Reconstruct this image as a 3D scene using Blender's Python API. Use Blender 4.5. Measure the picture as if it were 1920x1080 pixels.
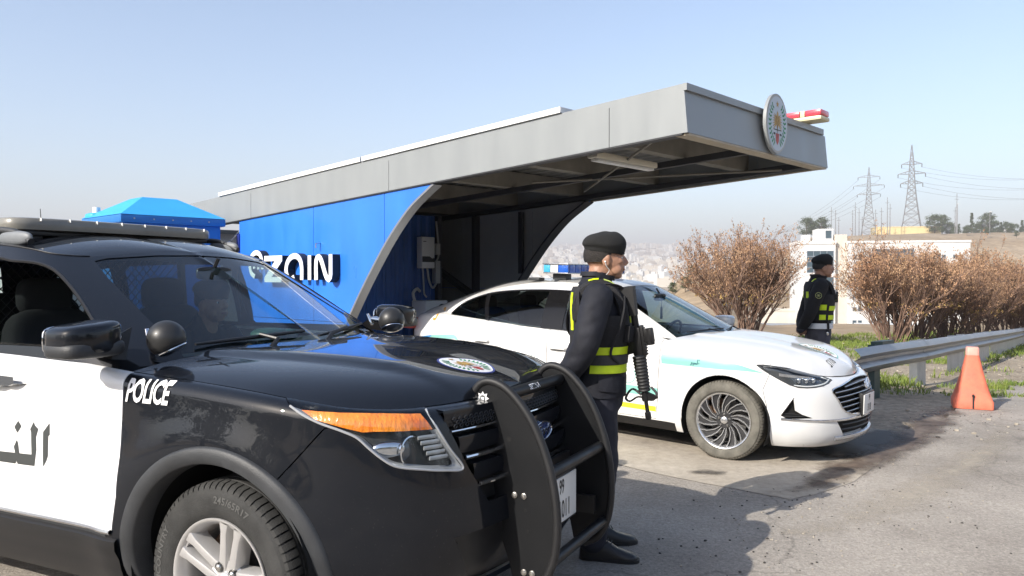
import bpy, bmesh, math, random
from mathutils import Vector, Matrix, noise
from mathutils.bvhtree import BVHTree
from mathutils.geometry import tessellate_polygon
R = math.radians
rnd = random.Random(7)
scene = bpy.context.scene
COL = scene.collection
for _o in list(bpy.data.objects): bpy.data.objects.remove(_o)

# ---------------------------------------------------------------- camera, sky, sun, exposure
cd = bpy.data.cameras.new('camera'); cam = bpy.data.objects.new('camera', cd); COL.objects.link(cam)
cam.location = (0, 0, 1.5); cam.rotation_euler = (R(90 - 0.767), 0, 0)
cd.lens = 28.0; cd.sensor_width = 36.0; cd.clip_start = 0.05; cd.clip_end = 20000
scene.camera = cam
SUN_EL = R(32); SUN_AZ = R(228.5)        # azimuth measured from +Y towards +X
world = bpy.data.worlds.new('World'); scene.world = world; world.use_nodes = True
wn = world.node_tree; bgn = wn.nodes['Background']
sky = wn.nodes.new('ShaderNodeTexSky'); sky.sky_type = 'NISHITA'; sky.sun_disc = False
sky.sun_elevation = SUN_EL; sky.sun_rotation = SUN_AZ; sky.altitude = 900
sky.air_density = 1.0; sky.dust_density = 3.2; sky.ozone_density = 0.7
wn.links.new(sky.outputs[0], bgn.inputs[0]); bgn.inputs[1].default_value = 0.15
sd = bpy.data.lights.new('sun', 'SUN'); sd.energy = 4.6; sd.angle = R(0.53); sd.color = (1.0, 0.94, 0.85)
sun = bpy.data.objects.new('sun', sd); COL.objects.link(sun)
_sv = Vector((math.sin(SUN_AZ) * math.cos(SUN_EL), math.cos(SUN_AZ) * math.cos(SUN_EL), math.sin(SUN_EL)))
sun.rotation_euler = _sv.to_track_quat('Z', 'Y').to_euler(); sun.location = _sv * 60
vs = scene.view_settings; vs.view_transform = 'Standard'; vs.look = 'None'; vs.exposure = 0.80; vs.gamma = 1.0
vs.use_curve_mapping = False
cy = scene.cycles; cy.use_denoising = True; cy.max_bounces = 10; cy.transparent_max_bounces = 24
cy.transmission_bounces = 10; cy.glossy_bounces = 6; cy.diffuse_bounces = 3; cy.volume_bounces = 0
cy.caustics_reflective = False; cy.caustics_refractive = False; cy.sample_clamp_indirect = 6

# ---------------------------------------------------------------- materials
MATS = {}
def nd(nt, typ, **kw):
    n = nt.nodes.new(typ)
    for k, v in kw.items():
        if k.startswith('i_'):
            key = k[2:].replace('_', ' ')
            n.inputs[int(key) if key.isdigit() else key].default_value = v
        else: setattr(n, k, v)
    return n
def mat(name, col=(0.5, 0.5, 0.5), rough=0.5, metal=0.0, coat=0.0, spec=0.5, var=0.0, vscale=6.0, bump=0.0, bscale=80.0,
        trans=0.0, ior=1.45, emit=None, estr=0.0, col2=None, sub=0.0, rvar=0.0, detail=4.0, coat_rough=0.03, stretch=None, coat_ior=1.5):
    m = bpy.data.materials.new(name); m.use_nodes = True; nt = m.node_tree; b = nt.nodes['Principled BSDF']
    b.inputs['Base Color'].default_value = (*col, 1); b.inputs['Roughness'].default_value = rough
    b.inputs['Metallic'].default_value = metal; b.inputs['Coat Weight'].default_value = coat
    b.inputs['Coat Roughness'].default_value = coat_rough; b.inputs['Coat IOR'].default_value = coat_ior
    b.inputs['Specular IOR Level'].default_value = spec; b.inputs['Transmission Weight'].default_value = trans
    b.inputs['IOR'].default_value = ior
    if sub: b.inputs['Subsurface Weight'].default_value = sub; b.inputs['Subsurface Radius'].default_value = (0.012, 0.005, 0.003)
    if emit: b.inputs['Emission Color'].default_value = (*emit, 1); b.inputs['Emission Strength'].default_value = estr
    tc = None
    if var or bump or col2 or rvar:
        tc = nd(nt, 'ShaderNodeTexCoord'); src = tc.outputs['Object']
        if stretch:
            mp = nd(nt, 'ShaderNodeMapping'); mp.inputs['Scale'].default_value = stretch
            nt.links.new(src, mp.inputs[0]); src = mp.outputs[0]
    if var or col2 or rvar:
        nz = nd(nt, 'ShaderNodeTexNoise', i_Scale=vscale, i_Detail=detail, i_Roughness=0.6); nt.links.new(src, nz.inputs['Vector'])
        rp = nd(nt, 'ShaderNodeValToRGB'); nt.links.new(nz.outputs[0], rp.inputs[0])
        c2 = col2 if col2 else tuple(min(1, c * (1 + var)) for c in col)
        c1 = col if col2 else tuple(c * (1 - var) for c in col)
        rp.color_ramp.elements[0].position = 0.32; rp.color_ramp.elements[0].color = (*c1, 1)
        rp.color_ramp.elements[1].position = 0.68; rp.color_ramp.elements[1].color = (*c2, 1)
        if var or col2: nt.links.new(rp.outputs[0], b.inputs['Base Color'])
        if rvar:
            mr = nd(nt, 'ShaderNodeMapRange'); nt.links.new(nz.outputs[0], mr.inputs[0])
            mr.inputs[1].default_value = 0.3; mr.inputs[2].default_value = 0.7
            mr.inputs[3].default_value = max(0, rough - rvar); mr.inputs[4].default_value = min(1, rough + rvar)
            nt.links.new(mr.outputs[0], b.inputs['Roughness'])
    if bump:
        n2 = nd(nt, 'ShaderNodeTexNoise', i_Scale=bscale, i_Detail=3.0); nt.links.new(src, n2.inputs['Vector'])
        bp = nd(nt, 'ShaderNodeBump', i_Strength=bump, i_Distance=0.01); nt.links.new(n2.outputs[0], bp.inputs['Height'])
        nt.links.new(bp.outputs[0], b.inputs['Normal'])
    MATS[name] = m
    return m
def glass_mat(name, tint, rough=0.0, refl=1.0):
    # thin sheet glass: tinted transparency with a Fresnel reflection
    m = bpy.data.materials.new(name); m.use_nodes = True; nt = m.node_tree; nt.nodes.clear()
    out = nd(nt, 'ShaderNodeOutputMaterial'); tr = nd(nt, 'ShaderNodeBsdfTransparent'); tr.inputs[0].default_value = (*tint, 1)
    gl = nd(nt, 'ShaderNodeBsdfGlossy'); gl.inputs['Roughness'].default_value = rough; gl.inputs[0].default_value = (refl, refl, refl, 1)
    fr = nd(nt, 'ShaderNodeFresnel', i_IOR=1.52); mx = nd(nt, 'ShaderNodeMixShader')
    geo = nd(nt, 'ShaderNodeNewGeometry'); 
    nt.links.new(fr.outputs[0], mx.inputs[0]); nt.links.new(tr.outputs[0], mx.inputs[1]); nt.links.new(gl.outputs[0], mx.inputs[2])
    # the same Fresnel on both faces of the sheet
    mxn = nd(nt, 'ShaderNodeMix', data_type='FLOAT'); nt.links.new(geo.outputs['Backfacing'], mxn.inputs[0])
    mxn.inputs[2].default_value = 1.52; mxn.inputs[3].default_value = 1.0 / 1.52
    nt.links.new(mxn.outputs[0], fr.inputs[0])
    nt.links.new(mx.outputs[0], out.inputs[0]); MATS[name] = m
    return m
def M(n): return MATS[n]

# ---------------------------------------------------------------- mesh helpers
def link(o, parent=None):
    COL.objects.link(o)
    if parent is not None: o.parent = parent
    return o
def tag(o, label=None, cat=None, group=None, kind=None):
    if label: o['label'] = label
    if cat: o['category'] = cat
    if group: o['group'] = group
    if kind: o['kind'] = kind
    return o
def empty(name, loc=(0, 0, 0), rz=0.0, label=None, cat=None, group=None):
    o = bpy.data.objects.new(name, None); COL.objects.link(o); o.location = loc; o.rotation_euler = (0, 0, rz)
    o.empty_display_size = 0.2
    return tag(o, label, cat, group)
def smooth_mesh(me, angle=40):
    me.polygons.foreach_set('use_smooth', [True] * len(me.polygons))
    if angle is not None: me.set_sharp_from_angle(angle=R(angle))
def frame(d):
    d = Vector(d).normalized(); a = Vector((0, 0, 1)) if abs(d.z) < 0.9 else Vector((1, 0, 0))
    u = a.cross(d).normalized(); return u, d.cross(u).normalized(), d
def catmull(pts, n, closed=False):
    # n samples evenly spread in (chord-length) parameter along a centripetal-like spline
    P = [Vector(p) for p in pts]; m = len(P)
    if closed: P = [P[-1]] + P + [P[0], P[1]]
    else: P = [P[0] * 2 - P[1]] + P + [P[-1] * 2 - P[-2]]
    T = [0.0]
    for i in range(1, len(P)): T.append(T[-1] + max(1e-6, (P[i] - P[i - 1]).length) ** 0.5)
    segs = len(P) - 3; L = [(P[i + 2] - P[i + 1]).length for i in range(segs)]; tot = sum(L); out = []
    cnt = n if closed else n - 1
    for k in range(n):
        s = tot * k / cnt; i = 0
        while i < segs - 1 and s > L[i]: s -= L[i]; i += 1
        f = min(1, s / L[i]) if L[i] > 0 else 0
        t0, t1, t2, t3 = T[i:i + 4]; p0, p1, p2, p3 = P[i:i + 4]; t = t1 + (t2 - t1) * f
        a1 = p0 * ((t1 - t) / (t1 - t0)) + p1 * ((t - t0) / (t1 - t0)); a2 = p1 * ((t2 - t) / (t2 - t1)) + p2 * ((t - t1) / (t2 - t1))
        a3 = p2 * ((t3 - t) / (t3 - t2)) + p3 * ((t - t2) / (t3 - t2))
        b1 = a1 * ((t2 - t) / (t2 - t0)) + a2 * ((t - t0) / (t2 - t0)); b2 = a2 * ((t3 - t) / (t3 - t1)) + a3 * ((t - t1) / (t3 - t1))
        out.append(b1 * ((t2 - t) / (t2 - t1)) + b2 * ((t - t1) / (t2 - t1)))
    return out
def interp(tab, x):
    # monotone-ish smooth interpolation of a (x, value) table
    if x <= tab[0][0]: return tab[0][1]
    if x >= tab[-1][0]: return tab[-1][1]
    for i in range(len(tab) - 1):
        x0, y0 = tab[i]; x1, y1 = tab[i + 1]
        if x <= x1:
            h = x1 - x0; f = (x - x0) / h
            def sl(k):
                if k <= 0 or k >= len(tab) - 1: return None
                a = (tab[k][1] - tab[k - 1][1]) / (tab[k][0] - tab[k - 1][0]); b = (tab[k + 1][1] - tab[k][1]) / (tab[k + 1][0] - tab[k][0])
                return 0.0 if a * b <= 0 else 2 * a * b / (a + b)
            s = (y1 - y0) / h; m0 = sl(i); m1 = sl(i + 1)
            m0 = s if m0 is None else m0; m1 = s if m1 is None else m1
            return ((2 * f**3 - 3 * f**2 + 1) * y0 + (f**3 - 2 * f**2 + f) * h * m0 + (-2 * f**3 + 3 * f**2) * y1 + (f**3 - f**2) * h * m1)
class MB:
    def __init__(s): s.v = []; s.f = []; s.m = []; s.cur = 0
    def add(s, vs, fs):
        o = len(s.v); s.v += [Vector(p) for p in vs]; s.f += [tuple(i + o for i in f) for f in fs]; s.m += [s.cur] * len(fs)
        return s
    def box(s, a, b, mtx=None, bev=0.0):
        a = Vector(a); b = Vector(b)
        if bev > 0:
            bm = bmesh.new(); bmesh.ops.create_cube(bm, size=1)
            for v in bm.verts: v.co = Vector(((a.x + b.x) / 2 + v.co.x * (b.x - a.x), (a.y + b.y) / 2 + v.co.y * (b.y - a.y), (a.z + b.z) / 2 + v.co.z * (b.z - a.z)))
            bmesh.ops.bevel(bm, geom=bm.edges[:], offset=bev, segments=2, profile=0.6, affect='EDGES')
            return s.addbm(bm, mtx)
        vs = [(x, y, z) for z in (a.z, b.z) for y in (a.y, b.y) for x in (a.x, b.x)]
        if mtx is not None: vs = [mtx @ Vector(p) for p in vs]
        return s.add(vs, [(0, 2, 3, 1), (4, 5, 7, 6), (0, 1, 5, 4), (2, 6, 7, 3), (0, 4, 6, 2), (1, 3, 7, 5)])
    def addbm(s, bm, mtx=None):
        bm.verts.index_update(); s.add([(mtx @ v.co) if mtx is not None else v.co.copy() for v in bm.verts], [[v.index for v in f.verts] for f in bm.faces]); bm.free(); return s
    def bar(s, p, q, w, h=None, up=(0, 0, 1)):
        # rectangular bar between two points
        h = h or w; p = Vector(p); q = Vector(q); d = (q - p).normalized(); u = Vector(up).cross(d)
        if u.length < 1e-4: u = Vector((1, 0, 0)).cross(d)
        u.normalize(); v = d.cross(u); vs = []
        for c in (p, q):
            for a, b in ((-1, -1), (1, -1), (1, 1), (-1, 1)): vs.append(c + u * (a * w / 2) + v * (b * h / 2))
        return s.add(vs, [(3, 2, 1, 0), (4, 5, 6, 7), (0, 1, 5, 4), (1, 2, 6, 5), (2, 3, 7, 6), (3, 0, 4, 7)])
    def tube(s, path, rad, n=8, cap=True, flat=None):
        P = [Vector(p) for p in path]; rr = rad if isinstance(rad, (list, tuple)) else [rad] * len(P); vs = []; fs = []
        pu = None
        for i, p in enumerate(P):
            d = (P[min(i + 1, len(P) - 1)] - P[max(i - 1, 0)])
            if d.length < 1e-9: d = Vector((0, 0, 1))
            d.normalize()
            if pu is None: u, v, _ = frame(d)
            else:
                u = pu - d * pu.dot(d)
                if u.length < 1e-6: u, v, _ = frame(d)
                u.normalize(); v = d.cross(u)
            pu = u
            for k in range(n):
                a = 2 * math.pi * k / n; fx, fy = flat if flat else (1, 1)
                vs.append(p + u * (math.cos(a) * rr[i] * fx) + v * (math.sin(a) * rr[i] * fy))
        for i in range(len(P) - 1):
            for k in range(n): fs.append((i * n + k, i * n + (k + 1) % n, (i + 1) * n + (k + 1) % n, (i + 1) * n + k))
        if cap: fs.append(tuple(range(n))[::-1]); fs.append(tuple((len(P) - 1) * n + k for k in range(n)))
        return s.add(vs, fs)
    def cyl(s, p, q, r, n=16, r2=None): return s.tube([p, q], [r, r if r2 is None else r2], n)
    def lathe(s, prof, n=32, axis='y', org=(0, 0, 0), cap=False, a0=0.0):
        # profile (radius, height along axis)
        vs = []; fs = []; o = Vector(org)
        for r, h in prof:
            for k in range(n):
                a = a0 + 2 * math.pi * k / n; c, sn = r * math.cos(a), r * math.sin(a)
                vs.append(o + (Vector((c, h, sn)) if axis == 'y' else Vector((c, sn, h)) if axis == 'z' else Vector((h, c, sn))))
        for i in range(len(prof) - 1):
            for k in range(n):
                q = (i * n + k, i * n + (k + 1) % n, (i + 1) * n + (k + 1) % n, (i + 1) * n + k)
                fs.append(q)
        if cap: fs.append(tuple(range(n))); fs.append(tuple((len(prof) - 1) * n + k for k in range(n)))
        return s.add(vs, fs)
    def prism(s, poly, a, b, plane='xz', mtx=None):
        # polygon extruded between a and b along the axis missing from plane
        def p3(p, h): return Vector((p[0], h, p[1])) if plane == 'xz' else Vector((p[0], p[1], h)) if plane == 'xy' else Vector((h, p[0], p[1]))
        n = len(poly); vs = [p3(p, a) for p in poly] + [p3(p, b) for p in poly]
        if mtx is not None: vs = [mtx @ p for p in vs]
        fs = [(i, (i + 1) % n, n + (i + 1) % n, n + i) for i in range(n)]
        tri = tessellate_polygon([[Vector((p[0], p[1], 0)) for p in poly]])
        fs += [t for t in tri] + [tuple(n + i for i in t)[::-1] for t in tri]
        return s.add(vs, fs)
    def sphere(s, c, r, n=16, m=10, sc=(1, 1, 1), mtx=None):
        vs = []; fs = []; c = Vector(c)
        for i in range(m + 1):
            t = math.pi * i / m
            for k in range(n):
                a = 2 * math.pi * k / n; q = Vector((math.sin(t) * math.cos(a) * sc[0], math.sin(t) * math.sin(a) * sc[1], math.cos(t) * sc[2])) * r
                if mtx is not None: q = mtx @ q
                vs.append(c + q)
        for i in range(m):
            for k in range(n): fs.append((i * n + k, (i + 1) * n + k, (i + 1) * n + (k + 1) % n, i * n + (k + 1) % n))
        return s.add(vs, fs)
    def superq(s, c, hs, e1=0.5, e2=0.5, n=24, m=14, mtx=None, taper=None):
        # superellipsoid with half sizes hs; small exponents are boxier
        vs = []; fs = []; c = Vector(c)
        def pw(a, e): return math.copysign(abs(a) ** e, a)
        for i in range(m + 1):
            t = -math.pi / 2 + math.pi * i / m
            for k in range(n):
                a = 2 * math.pi * k / n; q = Vector((hs[0] * pw(math.cos(t), e1) * pw(math.cos(a), e2), hs[1] * pw(math.cos(t), e1) * pw(math.sin(a), e2), hs[2] * pw(math.sin(t), e1)))
                if taper: q = taper(q)
                if mtx is not None: q = mtx @ q
                vs.append(c + q)
        for i in range(m):
            for k in range(n): fs.append((i * n + k, i * n + (k + 1) % n, (i + 1) * n + (k + 1) % n, (i + 1) * n + k))
        return s.add(vs, fs)
    def grid(s, rows, wrap=False):
        n = len(rows[0]); vs = [p for r in rows for p in r]; fs = []
        for i in range(len(rows) - 1):
            for k in range(n if wrap else n - 1): fs.append((i * n + k, i * n + (k + 1) % n, (i + 1) * n + (k + 1) % n, (i + 1) * n + k))
        return s.add(vs, fs)
    def xf(s, mtx): s.v = [mtx @ p for p in s.v]; return s
    def build(s, name, mt, parent=None, smooth=True, angle=40, fix=True):
        me = bpy.data.meshes.new(name); me.from_pydata([tuple(p) for p in s.v], [], s.f)
        for m_ in (mt if isinstance(mt, (list, tuple)) else [mt]): me.materials.append(MATS[m_] if isinstance(m_, str) else m_)
        if isinstance(mt, (list, tuple)): me.polygons.foreach_set('material_index', s.m)
        if fix:
            bm = bmesh.new(); bm.from_mesh(me); bmesh.ops.remove_doubles(bm, verts=bm.verts, dist=1e-6)
            bmesh.ops.recalc_face_normals(bm, faces=bm.faces); bm.to_mesh(me); bm.free()
        if smooth: smooth_mesh(me, angle)
        return link(bpy.data.objects.new(name, me), parent)
def pip(pt, poly):
    x, y = pt; c = False; n = len(poly); j = n - 1
    for i in range(n):
        xi, yi = poly[i]; xj, yj = poly[j]
        if (yi > y) != (yj > y) and x < (xj - xi) * (y - yi) / (yj - yi) + xi: c = not c
        j = i
    return c
def spl2(pts, n, closed=True): return [(p.x, p.y) for p in catmull([(a, b, 0) for a, b in pts], n, closed)]
def arc(cx, cz, r, a0, a1, n): return [(cx + r * math.cos(R(a0 + (a1 - a0) * k / (n - 1))), cz + r * math.sin(R(a0 + (a1 - a0) * k / (n - 1)))) for k in range(n)]
def stroke(pts, w, n=24, ends=True):
    # outline of a thick stroke along 2D points
    P = spl2(pts, n, False) if len(pts) > 2 else pts
    L = []; Rr = []
    for i, p in enumerate(P):
        a = P[max(i - 1, 0)]; b = P[min(i + 1, len(P) - 1)]; dx, dy = b[0] - a[0], b[1] - a[1]; l = math.hypot(dx, dy) or 1
        L.append((p[0] - dy / l * w / 2, p[1] + dx / l * w / 2)); Rr.append((p[0] + dy / l * w / 2, p[1] - dx / l * w / 2))
    return L + Rr[::-1]
def copy_tree(o, parent=None):
    c = o.copy(); COL.objects.link(c); c.parent = parent
    for ch in list(o.children): copy_tree(ch, c)
    return c
# ================================================================ surfaces that panels are cut from
def projx(kind, deg=0.0):
    # (u, v, d): 2D axes and looking direction of a projection in the thing's own space
    if kind == 'side_r': return Vector((1, 0, 0)), Vector((0, 0, 1)), Vector((0, 1, 0))
    if kind == 'side_l': return Vector((1, 0, 0)), Vector((0, 0, 1)), Vector((0, -1, 0))
    if kind == 'front': return Vector((0, 1, 0)), Vector((0, 0, 1)), Vector((-1, 0, 0))
    if kind == 'top': return Vector((1, 0, 0)), Vector((0, 1, 0)), Vector((0, 0, -1))
    if kind == 'front_r': # looks from the front right corner
        a = R(deg); return Vector((math.sin(a), math.cos(a), 0)), Vector((0, 0, 1)), Vector((-math.cos(a), math.sin(a), 0))
    if kind == 'front_l':
        a = R(deg); return Vector((math.sin(a), -math.cos(a), 0)), Vector((0, 0, 1)), Vector((-math.cos(a), -math.sin(a), 0))
class Surf:
    def __init__(s, rows, wrap=False, weld=True):
        s.bm = bmesh.new(); n = len(rows[0]); vv = [[s.bm.verts.new(p) for p in r] for r in rows]
        for i in range(len(rows) - 1):
            for k in range(n if wrap else n - 1):
                try: s.bm.faces.new((vv[i][k], vv[i][(k + 1) % n], vv[i + 1][(k + 1) % n], vv[i + 1][k]))
                except ValueError: pass
        if weld:
            bmesh.ops.remove_doubles(s.bm, verts=s.bm.verts, dist=1e-5)
            bmesh.ops.dissolve_degenerate(s.bm, edges=s.bm.edges, dist=1e-6)
        s.lay = s.bm.faces.layers.int.new('reg'); s.normals(); s.names = {'': 0}
        s.tree = BVHTree.FromBMesh(s.bm)
    def normals(s, out=True):
        bmesh.ops.recalc_face_normals(s.bm, faces=s.bm.faces); s.bm.normal_update()
    def flip_if(s, ref_dir, face_test=None):
        t = sum((f.normal.dot(ref_dir(f.calc_center_median())) * f.calc_area() for f in s.bm.faces))
        if t < 0:
            bmesh.ops.reverse_faces(s.bm, faces=s.bm.faces); s.bm.normal_update()
        s.tree = BVHTree.FromBMesh(s.bm)
    def cut(s, poly, pr, region, cond=None, only=None):
        u, v, d = pr; xs = [p[0] for p in poly]; ys = [p[1] for p in poly]; e = 0.002
        def box(f):
            a = [l.dot(u) for l in (w.co for w in f.verts)]; b = [w.co.dot(v) for w in f.verts]; return min(a), max(a), min(b), max(b)
        rid = s.names.setdefault(region, len(s.names))
        cand = set()
        for f in s.bm.faces:
            if cond and not cond(f.calc_center_median()): continue
            if f.normal.dot(d) > 0.15: continue
            if only is not None and f[s.lay] not in only: continue
            b = box(f)
            if b[1] > min(xs) - e and b[0] < max(xs) + e and b[3] > min(ys) - e and b[2] < max(ys) + e: cand.add(f)
        n = len(poly)
        for i in range(n):
            p, q = poly[i], poly[(i + 1) % n]
            if math.hypot(q[0] - p[0], q[1] - p[1]) < 1e-5: continue
            lo = (min(p[0], q[0]) - e, min(p[1], q[1]) - e); hi = (max(p[0], q[0]) + e, max(p[1], q[1]) + e)
            sel = []
            for f in cand:
                if not f.is_valid: continue
                b = box(f)
                if b[1] > lo[0] and b[0] < hi[0] and b[3] > lo[1] and b[2] < hi[1]: sel.append(f)
            if not sel: continue
            P = u * p[0] + v * p[1]; D = u * (q[0] - p[0]) + v * (q[1] - p[1]); no = D.cross(d)
            geom = list(sel) + list({ed for f in sel for ed in f.edges}) + list({w for f in sel for w in f.verts})
            r = bmesh.ops.bisect_plane(s.bm, geom=geom, dist=2e-5, plane_co=P, plane_no=no.normalized())
            cand = {f for f in cand if f.is_valid} | {g for g in r['geom'] if isinstance(g, bmesh.types.BMFace) and g.is_valid}
        for f in cand:
            if f.is_valid:
                c = f.calc_center_median()
                if pip((c.dot(u), c.dot(v)), poly): f[s.lay] = rid
        return s
    def take(s, region, name, mt, parent, gap=0.0, depth=0.0, off=0.0, cond=None, solid=0.0, smooth=38, keep=True):
        rids = [s.names[r] for r in (region if isinstance(region, (list, tuple)) else [region]) if r in s.names]
        s.bm.normal_update()
        fs = [f for f in s.bm.faces if f[s.lay] in rids and (cond is None or cond(f.calc_center_median()))]
        if not fs: return None
        nb = bmesh.new(); mp = {}
        for f in fs:
            for w in f.verts:
                if w not in mp: mp[w] = nb.verts.new(w.co + w.normal * off)
        for f in fs:
            try: nb.faces.new([mp[w] for w in f.verts])
            except ValueError: pass
        nb.normal_update()
        if gap or depth:
            bnd = [ed for ed in nb.edges if ed.is_boundary]; acc = {}
            for ed in bnd:
                f = ed.link_faces[0]; c = f.calc_center_median(); t = (ed.verts[1].co - ed.verts[0].co).normalized()
                w = c - ed.verts[0].co; w = w - t * w.dot(t); w.normalize()
                for x in ed.verts: acc[x] = acc.get(x, Vector()) + w
            nrm = {x: x.normal.copy() for x in acc}
            if gap:
                for x, w in acc.items():
                    if w.length > 1e-4: x.co += w.normalized() * gap
            if depth:
                r = bmesh.ops.extrude_edge_only(nb, edges=bnd)
                for g in r['geom']:
                    if isinstance(g, bmesh.types.BMVert):
                        best = min(nrm, key=lambda x: (x.co - g.co).length_squared) if len(nrm) < 400 else None
                        if best is None:
                            best = next((o for ed in g.link_edges for o in ed.verts if o in nrm), None)
                        if best is not None: g.co -= nrm[best] * depth
        if solid:
            # a second skin inside
            nb.normal_update(); geo = nb.faces[:]; dup = bmesh.ops.duplicate(nb, geom=nb.verts[:] + nb.edges[:] + geo)
            for g in dup['geom']:
                if isinstance(g, bmesh.types.BMVert): g.co -= g.normal * solid
            bmesh.ops.reverse_faces(nb, faces=[g for g in dup['geom'] if isinstance(g, bmesh.types.BMFace)])
        me = bpy.data.meshes.new(name); nb.to_mesh(me); nb.free(); me.materials.append(MATS[mt] if isinstance(mt, str) else mt)
        smooth_mesh(me, smooth)
        return link(bpy.data.objects.new(name, me), parent)
    def hit(s, p, d):
        r = s.tree.ray_cast(p - d * 5, d); return (r[0], r[1]) if r[0] is not None else (None, None)
def decal(name, mesh2d, pr, surfs, off, mt, parent, fine=0.04, depth=0.0):
    # lay a flat 2D mesh (verts, faces) on a surface by projection
    u, v, d = pr; bm = bmesh.new(); vv = [bm.verts.new((p[0], p[1], 0)) for p in mesh2d[0]]
    for f in mesh2d[1]:
        try: bm.faces.new([vv[i] for i in f])
        except ValueError: pass
    bmesh.ops.remove_doubles(bm, verts=bm.verts, dist=1e-6)
    bmesh.ops.triangulate(bm, faces=bm.faces)
    for _ in range(4):
        lg = [e for e in bm.edges if e.calc_length() > fine]
        if not lg: break
        bmesh.ops.subdivide_edges(bm, edges=lg, cuts=1); bmesh.ops.triangulate(bm, faces=bm.faces)
    dead = []
    for w in bm.verts:
        o = u * w.co.x + v * w.co.y; best = None
        for s in surfs:
            h, n = s.hit(o, d)
            if h is not None and (best is None or (h - o).dot(d) < (best[0] - o).dot(d)): best = (h, n)
        if best is None: dead.append(w)
        else: w.co = best[0] + (best[1] if best[1].dot(d) < 0 else -best[1]) * off
    bmesh.ops.delete(bm, geom=dead, context='VERTS')
    for f in bm.faces:
        f.normal_update()
        if f.normal.dot(d) > 0: f.normal_flip()
    me = bpy.data.meshes.new(name); bm.to_mesh(me); bm.free(); me.materials.append(MATS[mt]); smooth_mesh(me, 60)
    return link(bpy.data.objects.new(name, me), parent)
def poly_mesh(polys):
    vs = []; fs = []
    for P in polys:
        o = len(vs); vs += [(p[0], p[1]) for p in P]
        fs += [tuple(i + o for i in t) for t in tessellate_polygon([[Vector((p[0], p[1], 0)) for p in P]])]
    return vs, fs
def text_mesh(txt, size, xs=1.0, bold=0.0, shear=0.0, org=(0, 0), extrude=0.0, rot=0.0, flipx=False):
    cu = bpy.data.curves.new('t', 'FONT'); cu.body = txt; cu.size = size; cu.offset = bold; cu.shear = shear; cu.align_x = 'CENTER'; cu.align_y = 'CENTER'
    cu.extrude = extrude; cu.resolution_u = 3
    o = bpy.data.objects.new('t', cu); COL.objects.link(o); bpy.context.view_layer.update()
    me = o.evaluated_get(bpy.context.evaluated_depsgraph_get()).to_mesh()
    c, sn = math.cos(rot), math.sin(rot); k = -1 if flipx else 1
    vs = [(org[0] + k * (v.co.x * xs * c - v.co.y * sn), org[1] + v.co.x * xs * sn + v.co.y * c, v.co.z) for v in me.vertices]
    fs = [tuple(p.vertices) for p in me.polygons]
    bpy.data.objects.remove(o); bpy.data.curves.remove(cu)
    return vs, fs
def ellipse(cx, cy, a, b, n=40, rot=0.0):
    return [(cx + a * math.cos(t) * math.cos(rot) - b * math.sin(t) * math.sin(rot), cy + a * math.cos(t) * math.sin(rot) + b * math.sin(t) * math.cos(rot)) for t in (2 * math.pi * k / n for k in range(n))]
def mirror_rows(half):
    # half rows run along the length; each row is [centre ... side]; not used for loops
    return half
def loop_rows(fn, ns, nt):
    # fn(s, t) gives the left half (y >= 0), s from rear centre to front centre: returns closed rows for each t
    rows = []
    for j in range(nt + 1):
        t = j / nt; L = [fn(i / ns, t) for i in range(ns + 1)]
        rows.append(L + [Vector((p.x, -p.y, p.z)) for p in L[-2:0:-1]])
    return rows
def fan_rows(outer, inner, g, na, extra=None):
    # patch between an outer edge and the centre line, both lists of equal length; mirrored to both sides
    rows = []
    for o, i in zip(outer, inner):
        row = []
        for k in range(-na, na + 1):
            a = abs(k) / na; sg = -1 if k < 0 else 1; q = g(a)
            p = Vector((i.x + (o.x - i.x) * a, sg * o.y * a, i.z + (o.z - i.z) * q))
            if extra: p.z += extra(p, a)
            row.append(p)
        rows.append(row)
    return rows
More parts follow.
